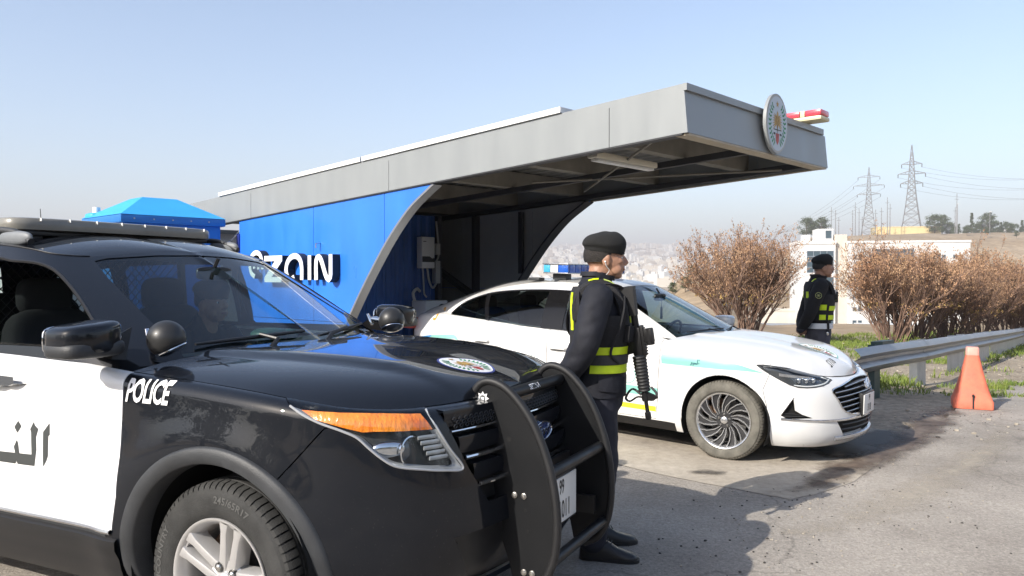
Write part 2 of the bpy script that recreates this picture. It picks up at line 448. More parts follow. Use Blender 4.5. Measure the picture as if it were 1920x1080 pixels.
def wheel(name, parent, loc, side, steer, R_t, W_t, R_rim, rimfn, tyre_mat, rim_mat, hubs=None, tread=72):
    # wheel built with its axle along +y = outer face, then turned to its side
    root = bpy.data.objects.new('wheel', None); link(root, parent); root.location = loc; root.empty_display_size = 0.1
    root.rotation_euler = (0, 0, (0 if side > 0 else math.pi) + R(steer))
    h = W_t / 2; b = MB(); n = 96
    prof = [(R_rim - 0.012, -h * 0.72), (R_rim + 0.004, -h * 0.86), (R_rim + (R_t - R_rim) * 0.35, -h * 1.0), (R_rim + (R_t - R_rim) * 0.72, -h * 0.98), (R_t - 0.022, -h * 0.86), (R_t - 0.010, -h * 0.76),
            (R_t - 0.010, h * 0.76), (R_t - 0.022, h * 0.86), (R_rim + (R_t - R_rim) * 0.74, h * 0.965), (R_rim + (R_t - R_rim) * 0.70, h * 0.985), (R_rim + (R_t - R_rim) * 0.35, h * 1.0), (R_rim + (R_t - R_rim) * 0.16, h * 0.955), (R_rim + 0.012, h * 0.90), (R_rim + 0.004, h * 0.86), (R_rim - 0.012, h * 0.72)]
    b.lathe(prof, n, 'y')
    # circumferential ribs and shoulder blocks stand proud of the carcass
    for y0, y1 in ((-0.42, -0.16), (-0.12, 0.12), (0.16, 0.42)):
        b.lathe([(R_t - 0.011, h * y0), (R_t, h * (y0 + 0.02)), (R_t, h * (y1 - 0.02)), (R_t - 0.011, h * y1)], n, 'y')
    for k in range(tread):
        for sg in (-1, 1):
            a0 = 2 * math.pi * (k + (0.5 if sg > 0 else 0)) / tread; a1 = a0 + 2 * math.pi / tread * 0.78; vs = []
            for (rr, yy) in ((R_t - 0.013, 0.47), (R_t, 0.48), (R_t - 0.004, 0.76), (R_t - 0.016, 0.885), (R_t - 0.036, 0.93)):
                for a in (a0 + sg * (yy - 0.47) * 0.03, a1 + sg * (yy - 0.47) * 0.03): vs.append((rr * math.cos(a), sg * yy * h, rr * math.sin(a)))
            m = 5; vs += [(x * 0.975, y * 0.97, z * 0.975) for x, y, z in vs]
            fs = [(2 * i, 2 * i + 1, 2 * i + 3, 2 * i + 2) for i in range(m - 1)] + [(2 * i, 2 * i + 2, 2 * m + 2 * i + 2, 2 * m + 2 * i) for i in range(m - 1)] + [(2 * i + 1, 2 * m + 2 * i + 1, 2 * m + 2 * i + 3, 2 * i + 3) for i in range(m - 1)]
            fs += [(0, 2 * m, 2 * m + 1, 1), (2 * m - 2, 2 * m - 1, 4 * m - 1, 4 * m - 2)]
            b.add(vs, fs)
    ty = b.build('tyre', tyre_mat, root, angle=35)
    rimfn(root, rim_mat)
    d = MB(); d.lathe([(0.02, -0.02), (R_rim * 0.72, -0.02), (R_rim * 0.72, -0.045), (0.02, -0.045)], 40, 'y'); d.build('brake_disc', 'steel_dark', root)
    c = MB(); c.prism(arc(0, 0, R_rim * 0.76, 20, 75, 8) + arc(0, 0, R_rim * 0.45, 75, 20, 8), -0.075, 0.0); c.build('brake_caliper', 'rusty', root)
    return root
# ================================================================ ground, road, pad, terrain
def sstep(a, b, x):
    t = max(0.0, min(1.0, (x - a) / (b - a))); return t * t * (3 - 2 * t)
CT = R(43); CO = Vector((1.28, 6.0, 0)); C_AW = Vector((-math.cos(CT), math.sin(CT), 0)); C_TR = Vector((math.sin(CT), math.cos(CT), 0))
def canopy_ts(x, y): d = Vector((x, y, 0)) - CO; return d.dot(C_AW), d.dot(C_TR)
def gz(x, y):
    # pad rises gently under the booth; the road falls away to the right beyond the cone
    t, s = canopy_ts(x, y); q = -((x - 2.261) * .788 - (y - 7.209) * .616)
    z = .0297 * max(0, min(q, 4.5)) * sstep(-.8, -.1, s) * (1 - sstep(4.5, 7, s))
    rs = x * .595 + y * .804; d = max(0, rs - 9.5); w = x * .804 - y * .595
    z -= .047 * d * d / (d + 4) * (.35 + .65 * sstep(-5.0, -2.4, w)) * (1 if rs < 60 else 60 / rs)
    return z
def terrain(x, y):
    r = math.hypot(x, y); az = math.degrees(math.atan2(x, y)); z = gz(x, y) if r < 120 else gz(x * 120 / r, y * 120 / r)
    n = noise.noise(Vector((x * .02, y * .02, 3.1))) * 1.2 + noise.noise(Vector((x * .09, y * .09, 1.7))) * .35
    z -= .42 * sstep(17, 27, y) * sstep(2, 5, x) * (1 - sstep(-4.5, -2.6, x * .804 - y * .595))
    if y > 0:
        edge = 27 + max(0, x - 6) * .62 if x > -4 else 27 + (-4 - x) * .5          # brink of the valley
        e = y - edge
        if e > 0:
            v = -15 * sstep(0, 75, e) - 5 * sstep(75, 240, e) + 6 * sstep(170, 235, e) * sstep(14, 19, az) + n * sstep(2, 15, e) * 1.2
            w = sstep(0, 20, e); z = z * (1 - w) + (v + z * .3 * (1 - w)) * 1.0 if e < 20 else v
        z += 15.6 * sstep(6.0, 12.5, az) * (1 - sstep(14.5, 18.2, az)) * math.exp(-((r - 112) / 40) ** 2) + (n * .7 if e > 60 else 0)
        hill = 40 * sstep(260, 520, r) * sstep(15.5, 20.5, az) * (1 - .35 * sstep(24, 31, az) * sstep(300, 700, r) * 0)
        z += hill * (1 - .0 * r)
        if r > 600:
            f = 1 - sstep(15.0, 19.0, az); z += f * (30 * sstep(900, 1500, r) * 0 + 205 * sstep(1100, 5200, r) + 14 * math.sin(r / 260.0 + az * .5) * sstep(1200, 2200, r) + 10 * noise.noise(Vector((x * .002, y * .002, 5.0))) )
            z += (1 - f) * 12 * sstep(600, 3000, r)
    else:
        z += 10 * sstep(24, 60, -y) * sstep(.0, 12, -y) + n * sstep(24, 50, -y)   # bank across the road, behind the viewpoint
    return z
def ramp_mat(name, stops, scale, rough=.9, bump=.3, bscale=120, scale2=None, dark=None, rvar=None, vor=None, bdist=.01, broad=None, fade=None):
    m = bpy.data.materials.new(name); m.use_nodes = True; nt = m.node_tree; b = nt.nodes['Principled BSDF']; b.inputs['Roughness'].default_value = rough; b.inputs['Specular IOR Level'].default_value = .25
    tc = nd(nt, 'ShaderNodeTexCoord'); nz = nd(nt, 'ShaderNodeTexNoise', i_Scale=scale, i_Detail=8.0, i_Roughness=.65); nt.links.new(tc.outputs['Object'], nz.inputs['Vector'])
    rp = nd(nt, 'ShaderNodeValToRGB'); nt.links.new(nz.outputs[0], rp.inputs[0]); el = rp.color_ramp.elements
    while len(el) < len(stops): el.new(.5)
    for e, (p, c) in zip(el, stops): e.position = p; e.color = (*c, 1)
    col = rp.outputs[0]
    if scale2:
        n2 = nd(nt, 'ShaderNodeTexNoise', i_Scale=scale2, i_Detail=3.0, i_Roughness=.7); nt.links.new(tc.outputs['Object'], n2.inputs['Vector'])
        mr = nd(nt, 'ShaderNodeMapRange'); mr.inputs[1].default_value = .3; mr.inputs[2].default_value = .7; mr.inputs[3].default_value = dark[0]; mr.inputs[4].default_value = dark[1]; nt.links.new(n2.outputs[0], mr.inputs[0])
        mx = nd(nt, 'ShaderNodeMix', data_type='RGBA', blend_type='MULTIPLY'); mx.inputs[0].default_value = 1; nt.links.new(col, mx.inputs[6]); nt.links.new(mr.outputs[0], mx.inputs[7]); col = mx.outputs[2]
    if vor:
        vo = nd(nt, 'ShaderNodeTexVoronoi', i_Scale=vor[0]); nt.links.new(tc.outputs['Object'], vo.inputs['Vector'])
        mr = nd(nt, 'ShaderNodeMapRange'); mr.inputs[1].default_value = 0; mr.inputs[2].default_value = 1; mr.inputs[3].default_value = vor[1]; mr.inputs[4].default_value = vor[2]; nt.links.new(vo.outputs['Color'], mr.inputs[0])
        mx = nd(nt, 'ShaderNodeMix', data_type='RGBA', blend_type='MULTIPLY'); mx.inputs[0].default_value = 1; nt.links.new(col, mx.inputs[6]); nt.links.new(mr.outputs[0], mx.inputs[7]); col = mx.outputs[2]
    if broad:
        n4 = nd(nt, 'ShaderNodeTexNoise', i_Scale=broad[0], i_Detail=5.0, i_Roughness=.6); nt.links.new(tc.outputs['Object'], n4.inputs['Vector'])
        mr = nd(nt, 'ShaderNodeMapRange'); mr.inputs[1].default_value = .35; mr.inputs[2].default_value = .65; mr.inputs[3].default_value = broad[1]; mr.inputs[4].default_value = broad[2]; nt.links.new(n4.outputs[0], mr.inputs[0])
        vo = nd(nt, 'ShaderNodeTexVoronoi', feature='DISTANCE_TO_EDGE', i_Scale=broad[3]); 
        nv = nd(nt, 'ShaderNodeTexNoise', i_Scale=2.2, i_Detail=5.0); nt.links.new(tc.outputs['Object'], nv.inputs['Vector']); va = nd(nt, 'ShaderNodeMixRGB', blend_type='ADD'); va.inputs[0].default_value = .55; nt.links.new(tc.outputs['Object'], va.inputs[1]); nt.links.new(nv.outputs['Color'], va.inputs[2]); nt.links.new(va.outputs[0], vo.inputs['Vector'])
        mc = nd(nt, 'ShaderNodeMapRange'); mc.inputs[1].default_value = .0; mc.inputs[2].default_value = .006; mc.inputs[3].default_value = broad[4]; mc.inputs[4].default_value = 1.0; nt.links.new(vo.outputs['Distance'], mc.inputs[0])
        mm = nd(nt, 'ShaderNodeMath', operation='MULTIPLY'); nt.links.new(mr.outputs[0], mm.inputs[0]); nt.links.new(mc.outputs[0], mm.inputs[1])
        mx = nd(nt, 'ShaderNodeMix', data_type='RGBA', blend_type='MULTIPLY'); mx.inputs[0].default_value = 1; nt.links.new(col, mx.inputs[6]); nt.links.new(mm.outputs[0], mx.inputs[7]); col = mx.outputs[2]
    nt.links.new(col, b.inputs['Base Color'])
    if fade:
        at = nd(nt, 'ShaderNodeAttribute', attribute_name='fade'); n5 = nd(nt, 'ShaderNodeTexNoise', i_Scale=5.0, i_Detail=7.0, i_Roughness=.7); nt.links.new(tc.outputs['Object'], n5.inputs['Vector'])
        ad = nd(nt, 'ShaderNodeMath', operation='MULTIPLY_ADD'); nt.links.new(n5.outputs[0], ad.inputs[0]); ad.inputs[1].default_value = 1.5; ad.inputs[2].default_value = -.95
        a2 = nd(nt, 'ShaderNodeMath', operation='ADD'); nt.links.new(ad.outputs[0], a2.inputs[0]); nt.links.new(at.outputs['Fac'], a2.inputs[1])
        mr = nd(nt, 'ShaderNodeMapRange'); mr.inputs[1].default_value = .1; mr.inputs[2].default_value = .75; mr.inputs[3].default_value = 0; mr.inputs[4].default_value = fade; nt.links.new(a2.outputs[0], mr.inputs[0]); nt.links.new(mr.outputs[0], b.inputs['Alpha'])
    n3 = nd(nt, 'ShaderNodeTexNoise', i_Scale=bscale, i_Detail=4.0); nt.links.new(tc.outputs['Object'], n3.inputs['Vector']); bp = nd(nt, 'ShaderNodeBump', i_Strength=bump, i_Distance=bdist); nt.links.new(n3.outputs[0], bp.inputs['Height']); nt.links.new(bp.outputs[0], b.inputs['Normal'])
    MATS[name] = m; return m
ramp_mat('asphalt', [(.30, (.265, .236, .204)), (.5, (.345, .311, .270)), (.72, (.415, .375, .328))], .9, bump=.6, bscale=95, scale2=42, dark=(.80, 1.15), vor=(90, .80, 1.15), bdist=.012, broad=(.55, .86, 1.08, .42, .70))
ramp_mat('concrete', [(.26, (.22, .19, .155)), (.40, (.37, .325, .265)), (.62, (.46, .41, .34)), (.8, (.52, .47, .40))], .9, bump=.35, bscale=60, scale2=16, dark=(.82, 1.08))
ramp_mat('dirt', [(.25, (.22, .18, .13)), (.5, (.36, .30, .225)), (.75, (.46, .40, .31))], .8, bump=.8, bscale=26, scale2=11, dark=(.65, 1.15), vor=(24, .75, 1.15), bdist=.03)
ramp_mat('terrain_soil', [(.25, (.20, .15, .095)), (.45, (.30, .225, .145)), (.6, (.37, .29, .20)), (.8, (.24, .21, .12))], .035, bump=.6, bscale=.5, scale2=.4, dark=(.72, 1.18), bdist=.6)
ramp_mat('wet_stain', [(.3, (.075, .055, .043)), (.5, (.16, .12, .092)), (.72, (.27, .225, .18))], 2.3, rough=.6, bump=.5, bscale=40, scale2=18, dark=(.6, 1.2), fade=.92)
ramp_mat('dark_stain', [(.3, (.03, .028, .026)), (.7, (.07, .062, .055))], 2.0, rough=.5, bump=.3, bscale=40, fade=.8)
ramp_mat('dust_film', [(.3, (.40, .35, .28)), (.7, (.50, .45, .37))], 2.0, rough=.95, bump=.3, bscale=60, fade=.65)
ramp_mat('puddle', [(.3, (.012, .012, .012)), (.7, (.03, .028, .025))], 3, rough=.06, bump=.06, bscale=9)
def sheet(name, poly, res, dz, mt, kind='structure', jitter=0.0, h=None, seed=1, soft=0.0):
    # thin sheet that follows the ground, its outline broken up a little
    P = []
    n = len(poly)
    for i in range(n):
        a = Vector((*poly[i], 0)); b = Vector((*poly[(i + 1) % n], 0)); L = (b - a).length; m = max(1, int(L / max(res * .3, .05))) if L < 40 else max(1, int(L / 2))
        for k in range(m):
            p = a.lerp(b, k / m)
            if jitter and L < 40:
                nn = Vector((-(b - a).y, (b - a).x, 0)).normalized(); p += nn * jitter * (noise.noise(Vector((p.x * 1.3, p.y * 1.3, seed))) + .6 * noise.noise(Vector((p.x * 5, p.y * 5, seed + 4))) + .35 * noise.noise(Vector((p.x * 15, p.y * 15, seed + 9))))
            P.append(p)
    bm = bmesh.new(); vv = [bm.verts.new(p) for p in P]
    for t in tessellate_polygon([P]):
        try: bm.faces.new([vv[i] for i in t])
        except ValueError: pass
    for _ in range(7):
        lg = [e for e in bm.edges if e.calc_length() > res * (1 if (e.verts[0].co.length < 18) else 4)]
        if not lg: break
        bmesh.ops.subdivide_edges(bm, edges=lg, cuts=1); bmesh.ops.triangulate(bm, faces=bm.faces)
    H = h or gz
    for v in bm.verts: v.co.z = H(v.co.x, v.co.y) + dz
    bmesh.ops.recalc_face_normals(bm, faces=bm.faces)
    for f in bm.faces:
        if f.normal.z < 0: f.normal_flip()
    fd = None
    if soft:
        bs = [(e.verts[0].co.copy(), e.verts[1].co.copy()) for e in bm.edges if e.is_boundary]; bm.verts.index_update(); fd = []
        for v in bm.verts:
            m_ = 9
            for a, c in bs:
                d = c - a; t = max(0, min(1, (v.co - a).dot(d) / max(1e-9, d.length_squared))); m_ = min(m_, (a + d * t - v.co).length)
            fd.append(min(1.0, m_ / soft))
    me = bpy.data.meshes.new(name); bm.to_mesh(me); bm.free(); me.materials.append(MATS[mt]); smooth_mesh(me, None)
    if fd: me.attributes.new('fade', 'FLOAT', 'POINT').data.foreach_set('value', fd)
    o = link(bpy.data.objects.new(name, me)); o['kind'] = kind; return o
# one ground sheet out to the horizon
b = MB(); rows = []
radii = [.5 * k for k in range(32)] + [16, 17, 18, 19, 21, 23, 25, 26, 27, 28, 29, 30, 31, 32, 33, 34, 36, 38, 40, 43, 46, 50, 55, 60, 66, 73, 80, 88, 96, 104, 112, 120, 130, 142, 156, 172, 190, 210, 235, 260, 290, 325, 365, 410, 460, 515, 580, 660, 760, 880, 1000, 1150, 1300, 1480, 1680, 1900, 2150, 2450, 2800, 3200, 3650, 4150, 4700, 5300, 6000, 7000]
azs = [-180 + k * 6 for k in range(20)] + [-60 + k * 2 for k in range(28)] + [-4 + k * .5 for k in range(89)] + [40.5 + k * 3 for k in range(47)]
for r in radii:
    rows.append([Vector((r * math.sin(R(a)), r * math.cos(R(a)), terrain(r * math.sin(R(a)), r * math.cos(R(a))) - (.03 if r < 14 else .03 * max(0, (17 - r) / 3)))) for a in azs])
b.grid(rows, wrap=True)
_g = b.build('ground', ['dirt', 'terrain_soil'], smooth=True, angle=None); _g['kind'] = 'structure'
for p in _g.data.polygons:
    if p.center.xy.length > 34 or (p.center.y > 30): p.material_index = 1
_g.data.update()
# asphalt: the yard where the SUV stands and the road to the right
def cts(t, s): p = CO + C_AW * t + C_TR * s; return (p.x, p.y)
road = sheet('road', [cts(9.0, .25), cts(4, .25), cts(-.55, .25), cts(-.6, .7), (2.45, 5.92), (3.4, 7.02), (4.98, 8.90), (6.6, 10.75), (9.0, 13.6), (13.5, 19.3), (26, 36), (34, 47), (46, 40), (24, 12), (14, -14), (-30, -14), (-30, 8), cts(9.2, -8.5)], .6, .004, 'asphalt', jitter=.10)
pad = sheet('concrete_pad', [cts(8.6, -.10), cts(-.92, -.10), cts(-1.02, .6), cts(-.95, 1.6), cts(-.9, 2.9), cts(8.6, 2.95)], .35, .008, 'concrete', jitter=.05, seed=5)
sheet('wet_stain', [(1.6, 5.35), (2.2, 6.15), (3.0, 7.1), (4.0, 8.3), (4.85, 9.2), (5.2, 9.0), (4.6, 8.0), (3.8, 6.95), (3.0, 6.15), (2.25, 5.45)], .10, .013, 'wet_stain', jitter=.06, seed=8, soft=.30)
sheet('oil_stain', [(2.5, 6.3), (3.0, 6.5), (3.7, 7.2), (3.9, 7.8), (3.5, 7.9), (2.9, 7.4), (2.4, 6.9)], .10, .017, 'dark_stain', jitter=.06, seed=12, soft=.25)
sheet('oil_stain', [(1.30, 5.95), (1.62, 5.92), (1.75, 6.1), (1.5, 6.22), (1.28, 6.12)], .06, .017, 'dark_stain', jitter=.03, seed=14, soft=.14)
sheet('dust_drift', [(1.2, 4.75), (1.75, 4.95), (2.6, 5.75), (3.8, 7.0), (5.2, 8.5), (5.5, 8.3), (4.3, 6.6), (3.1, 5.3), (2.0, 4.5), (1.5, 4.45)], .14, .0085, 'dust_film', jitter=.08, seed=17, soft=.40)
# ================================================================ black and white police SUV
def catidx(pts, per):
    P = [Vector(p) for p in pts]; Q = [P[0] * 2 - P[1]] + P + [P[-1] * 2 - P[-2]]; out = []
    for i in range(len(P) - 1):
        p0, p1, p2, p3 = Q[i:i + 4]; d1, d2, d3 = [max(1e-6, (b - a).length) ** 0.5 for a, b in ((p0, p1), (p1, p2), (p2, p3))]
        m1 = ((p1 - p0) / d1 - (p2 - p0) / (d1 + d2) + (p2 - p1) / d2) * d2; m2 = ((p2 - p1) / d2 - (p3 - p1) / (d2 + d3) + (p3 - p2) / d3) * d2
        for k in range(per):
            f = k / per; out.append(p1 * (2 * f**3 - 3 * f**2 + 1) + m1 * (f**3 - 2 * f**2 + f) + p2 * (-2 * f**3 + 3 * f**2) + m2 * (f**3 - f**2))
    return out + [P[-1].copy()]
class Body:
    # lower band round the car, bonnet, glasshouse and roof as cuttable surfaces
    def __init__(s, plan, per, zs, zb, side, front, rear, rt, arches, nt, Bc, Tc, perg, bulge, roofz, hoodz, cowlx, gh, gr, hood_extra=None, roof_extra=None, side_extra=None, zpow=1.5):
        C = catidx([(x, y, 0) for x, y in plan], per); n = len(C); N = []
        for i in range(n):
            t = C[min(i + 1, n - 1)] - C[max(i - 1, 0)]
            N.append(Vector((-t.y, t.x, 0)).normalized() if False else Vector((t.y, -t.x, 0)).normalized() * -1)
        N[0] = Vector((-1, 0, 0)); N[-1] = Vector((1, 0, 0))
        s.C = C
        def pt(i, t):
            c = C[i]; nn = N[i]; z0 = zb(c.x, nn); z1 = zs(c.x); f = 1 - (1 - t) ** zpow; z = z0 + (z1 - z0) * f
            wf = max(0, nn.x) ** 2; wr = max(0, -nn.x) ** 2; wl = nn.y ** 2
            ins = wl * interp(side, z) + wf * interp(front, z) + wr * interp(rear, z); h = z1 - z
            r = rt
            if h < r: ins += r - math.sqrt(max(0, r * r - (r - h) ** 2))
            p = c - nn * ins
            for (ax, az, ar, amp, wd) in arches:
                d = math.hypot(c.x - ax, z - az); p += nn * (amp * math.exp(-((d - ar) / wd) ** 2) * wl)
            if side_extra: p += nn * side_extra(c.x, z, nn)
            return Vector((p.x, max(0, p.y) if i not in (0, n - 1) else 0, z))
        s.pt = pt; ns = n - 1
        rows = loop_rows(lambda a, t: pt(round(a * ns), t), ns, nt)
        s.band = Surf(rows, wrap=True); s.band.flip_if(lambda c: Vector((c.x - (0 if abs(c.x) < 2.6 else 0), c.y * 3, 0)) if abs(c.y) > 0.3 else Vector((c.x + 1.4, 0, 0)))
        top = [pt(i, 1.0) for i in range(n)]
        k0 = min(range(n), key=lambda i: abs(top[i].x - cowlx[0]) + (9 if C[i].y < 0.3 else 0)); s.k0 = k0
        outer = top[k0:]; m = len(outer); xf_ = outer[-1].x
        inner = []
        for i, o in enumerate(outer):
            f = i / (m - 1); x = cowlx[1] + (xf_ - cowlx[1]) * (1 - (1 - f) ** 1.15); inner.append(Vector((x, 0, interp(hoodz, x))))
        inner[-1] = outer[-1].copy()
        s.hood_rows = fan_rows(outer, inner, gh, 26, hood_extra)
        s.hood = Surf(s.hood_rows); s.hood.flip_if(lambda c: Vector((0, 0, 1)))
        B = catidx(Bc, perg); T = catidx(Tc, perg); s.B = B; s.T = T; g = len(B); NT = 16
        def gp(i, t):
            p = B[i].lerp(T[i], t); a = B[max(i - 1, 0)]; b = B[min(i + 1, g - 1)]; tg = b - a; nn = Vector((-tg.y, tg.x, 0)) * -1
            if i in (0, g - 1): nn = Vector((-1 if i == 0 else 1, 0, 0))
            nn = Vector((nn.x, abs(nn.y), 0)).normalized() if nn.length > 0 else nn
            nn = (nn + Vector((0, 0, 0.35))).normalized(); q = p + nn * (bulge * 4 * t * (1 - t))
            if i in (0, g - 1): q.y = 0
            return q
        s.gp = gp
        s.green = Surf(loop_rows(lambda a, t: gp(round(a * (g - 1)), t), g - 1, NT), wrap=True); s.green.flip_if(lambda c: Vector((c.x + 1.6, c.y * 2, 0.3)))
        Tf = T[::-1]; m = len(Tf); xa, xb = Tf[0].x, Tf[-1].x; inner = []
        for i, o in enumerate(Tf):
            x = xa + (xb - xa) * (0.5 - 0.5 * math.cos(math.pi * i / (m - 1))) if False else o.x + (0.0)
            x = max(min(x, xa), xb); inner.append(Vector((x, 0, interp(roofz, x))))
        inner[0] = Tf[0].copy(); inner[-1] = Tf[-1].copy()
        # spread the inner points evenly so that the end fans stay smooth
        for i in range(m):
            f = i / (m - 1); x = xa + (xb - xa) * (f * f * (3 - 2 * f) * 0.35 + f * 0.65) ; inner[i] = Vector((x, 0, interp(roofz, x)))
        s.roof = Surf(fan_rows(Tf, inner, gr, 20, roof_extra)); s.roof.flip_if(lambda c: Vector((0, 0, 1)))

mat('suv_black', (0.006, 0.0075, 0.011), 0.4, metal=0.0, coat=1.0, spec=0.1, coat_rough=0.012, coat_ior=1.4)
def dust_specks(name, scale, thr, col, amt):
    nt = MATS[name].node_tree; b = nt.nodes['Principled BSDF']; tc = nd(nt, 'ShaderNodeTexCoord'); n1 = nd(nt, 'ShaderNodeTexNoise', i_Scale=scale, i_Detail=2.0); n2 = nd(nt, 'ShaderNodeTexNoise', i_Scale=1.8, i_Detail=4.0)
    for n in (n1, n2): nt.links.new(tc.outputs['Object'], n.inputs['Vector'])
    r1 = nd(nt, 'ShaderNodeMapRange'); r1.inputs[1].default_value = thr; r1.inputs[2].default_value = thr + .05; nt.links.new(n1.outputs[0], r1.inputs[0])
    r2 = nd(nt, 'ShaderNodeMapRange'); r2.inputs[1].default_value = .42; r2.inputs[2].default_value = .7; r2.inputs[3].default_value = .05; r2.inputs[4].default_value = amt; nt.links.new(n2.outputs[0], r2.inputs[0])
    mu = nd(nt, 'ShaderNodeMath', operation='MULTIPLY'); nt.links.new(r1.outputs[0], mu.inputs[0]); nt.links.new(r2.outputs[0], mu.inputs[1])
    mx = nd(nt, 'ShaderNodeMix', data_type='RGBA'); nt.links.new(mu.outputs[0], mx.inputs[0]); mx.inputs[6].default_value = b.inputs['Base Color'].default_value; mx.inputs[7].default_value = (*col, 1); nt.links.new(mx.outputs[2], b.inputs['Base Color'])
    inv = nd(nt, 'ShaderNodeMath', operation='SUBTRACT'); inv.inputs[0].default_value = 1; nt.links.new(mu.outputs[0], inv.inputs[1]); nt.links.new(inv.outputs[0], b.inputs['Coat Weight'])
dust_specks('suv_black', 120, .68, (.14, .13, .12), .22)
mat('suv_white', (0.80, 0.80, 0.79), 0.35, coat=0.6, var=0.02, vscale=3)
mat('plastic_dark', (0.032, 0.034, 0.037), 0.5, var=0.25, vscale=5, bump=0.15, bscale=260)
mat('plastic_black', (0.012, 0.012, 0.013), 0.38, bump=0.05, bscale=200)
mat('rubber', (0.030, 0.030, 0.029), 0.78, var=0.35, vscale=9, bump=0.25, bscale=220)
mat('chrome', (0.75, 0.76, 0.78), 0.08, metal=1.0)
mat('alloy', (0.56, 0.55, 0.54), 0.36, metal=0.55, var=0.05, vscale=5)
mat('rubber_light', (0.075, 0.075, 0.072), 0.75)
mat('gloss_black', (0.008, 0.008, 0.009), 0.12, spec=0.4)
mat('lamp_grey', (0.42, 0.43, 0.44), 0.3, metal=0.3)
mat('steel_dark', (0.16, 0.155, 0.15), 0.45, metal=0.8, var=0.3, vscale=20)
mat('rusty', (0.22, 0.13, 0.08), 0.8, var=0.4, vscale=30, bump=0.4, bscale=60)
mat('gap_black', (0.004, 0.004, 0.004), 0.8)
mat('amber', (0.80, 0.14, 0.012), 0.12, coat=1.0, col2=(0.95, 0.33, 0.03), vscale=9, bump=0.6, bscale=70, stretch=(1, 1, 0.2))
mat('lamp_reflector', (0.72, 0.74, 0.77), 0.16, metal=1.0)
mat('lamp_inner', (0.05, 0.053, 0.057), 0.25, coat=0.5)
mat('fabric_dark', (0.018, 0.018, 0.020), 0.9, var=0.2, bump=0.2, bscale=150)
mat('grey_bar', (0.20, 0.19, 0.165), 0.35, coat=0.3, var=0.12, vscale=8)
mat('plate_white', (0.70, 0.70, 0.68), 0.4)
mat('ink_black', (0.02, 0.02, 0.022), 0.5)
mat('ink_grey', (0.042, 0.046, 0.045), 0.55, var=0.1)
mat('decal_white', (0.82, 0.82, 0.82), 0.4)
mat('emblem_blue', (0.012, 0.035, 0.13), 0.2, coat=1)
mat('decal_navy', (0.03, 0.05, 0.25), 0.4)
mat('decal_green', (0.02, 0.22, 0.08), 0.45, var=0.3, vscale=40)
mat('decal_gold', (0.42, 0.26, 0.07), 0.45, var=0.45, vscale=60)
mat('decal_red', (0.42, 0.06, 0.05), 0.45)
mat('bolt', (0.62, 0.60, 0.56), 0.3, metal=1)
glass_mat('glass_screen', (0.62, 0.74, 0.72))
glass_mat('glass_tint', (0.30, 0.36, 0.36))
glass_mat('glass_clear', (0.93, 0.95, 0.96))

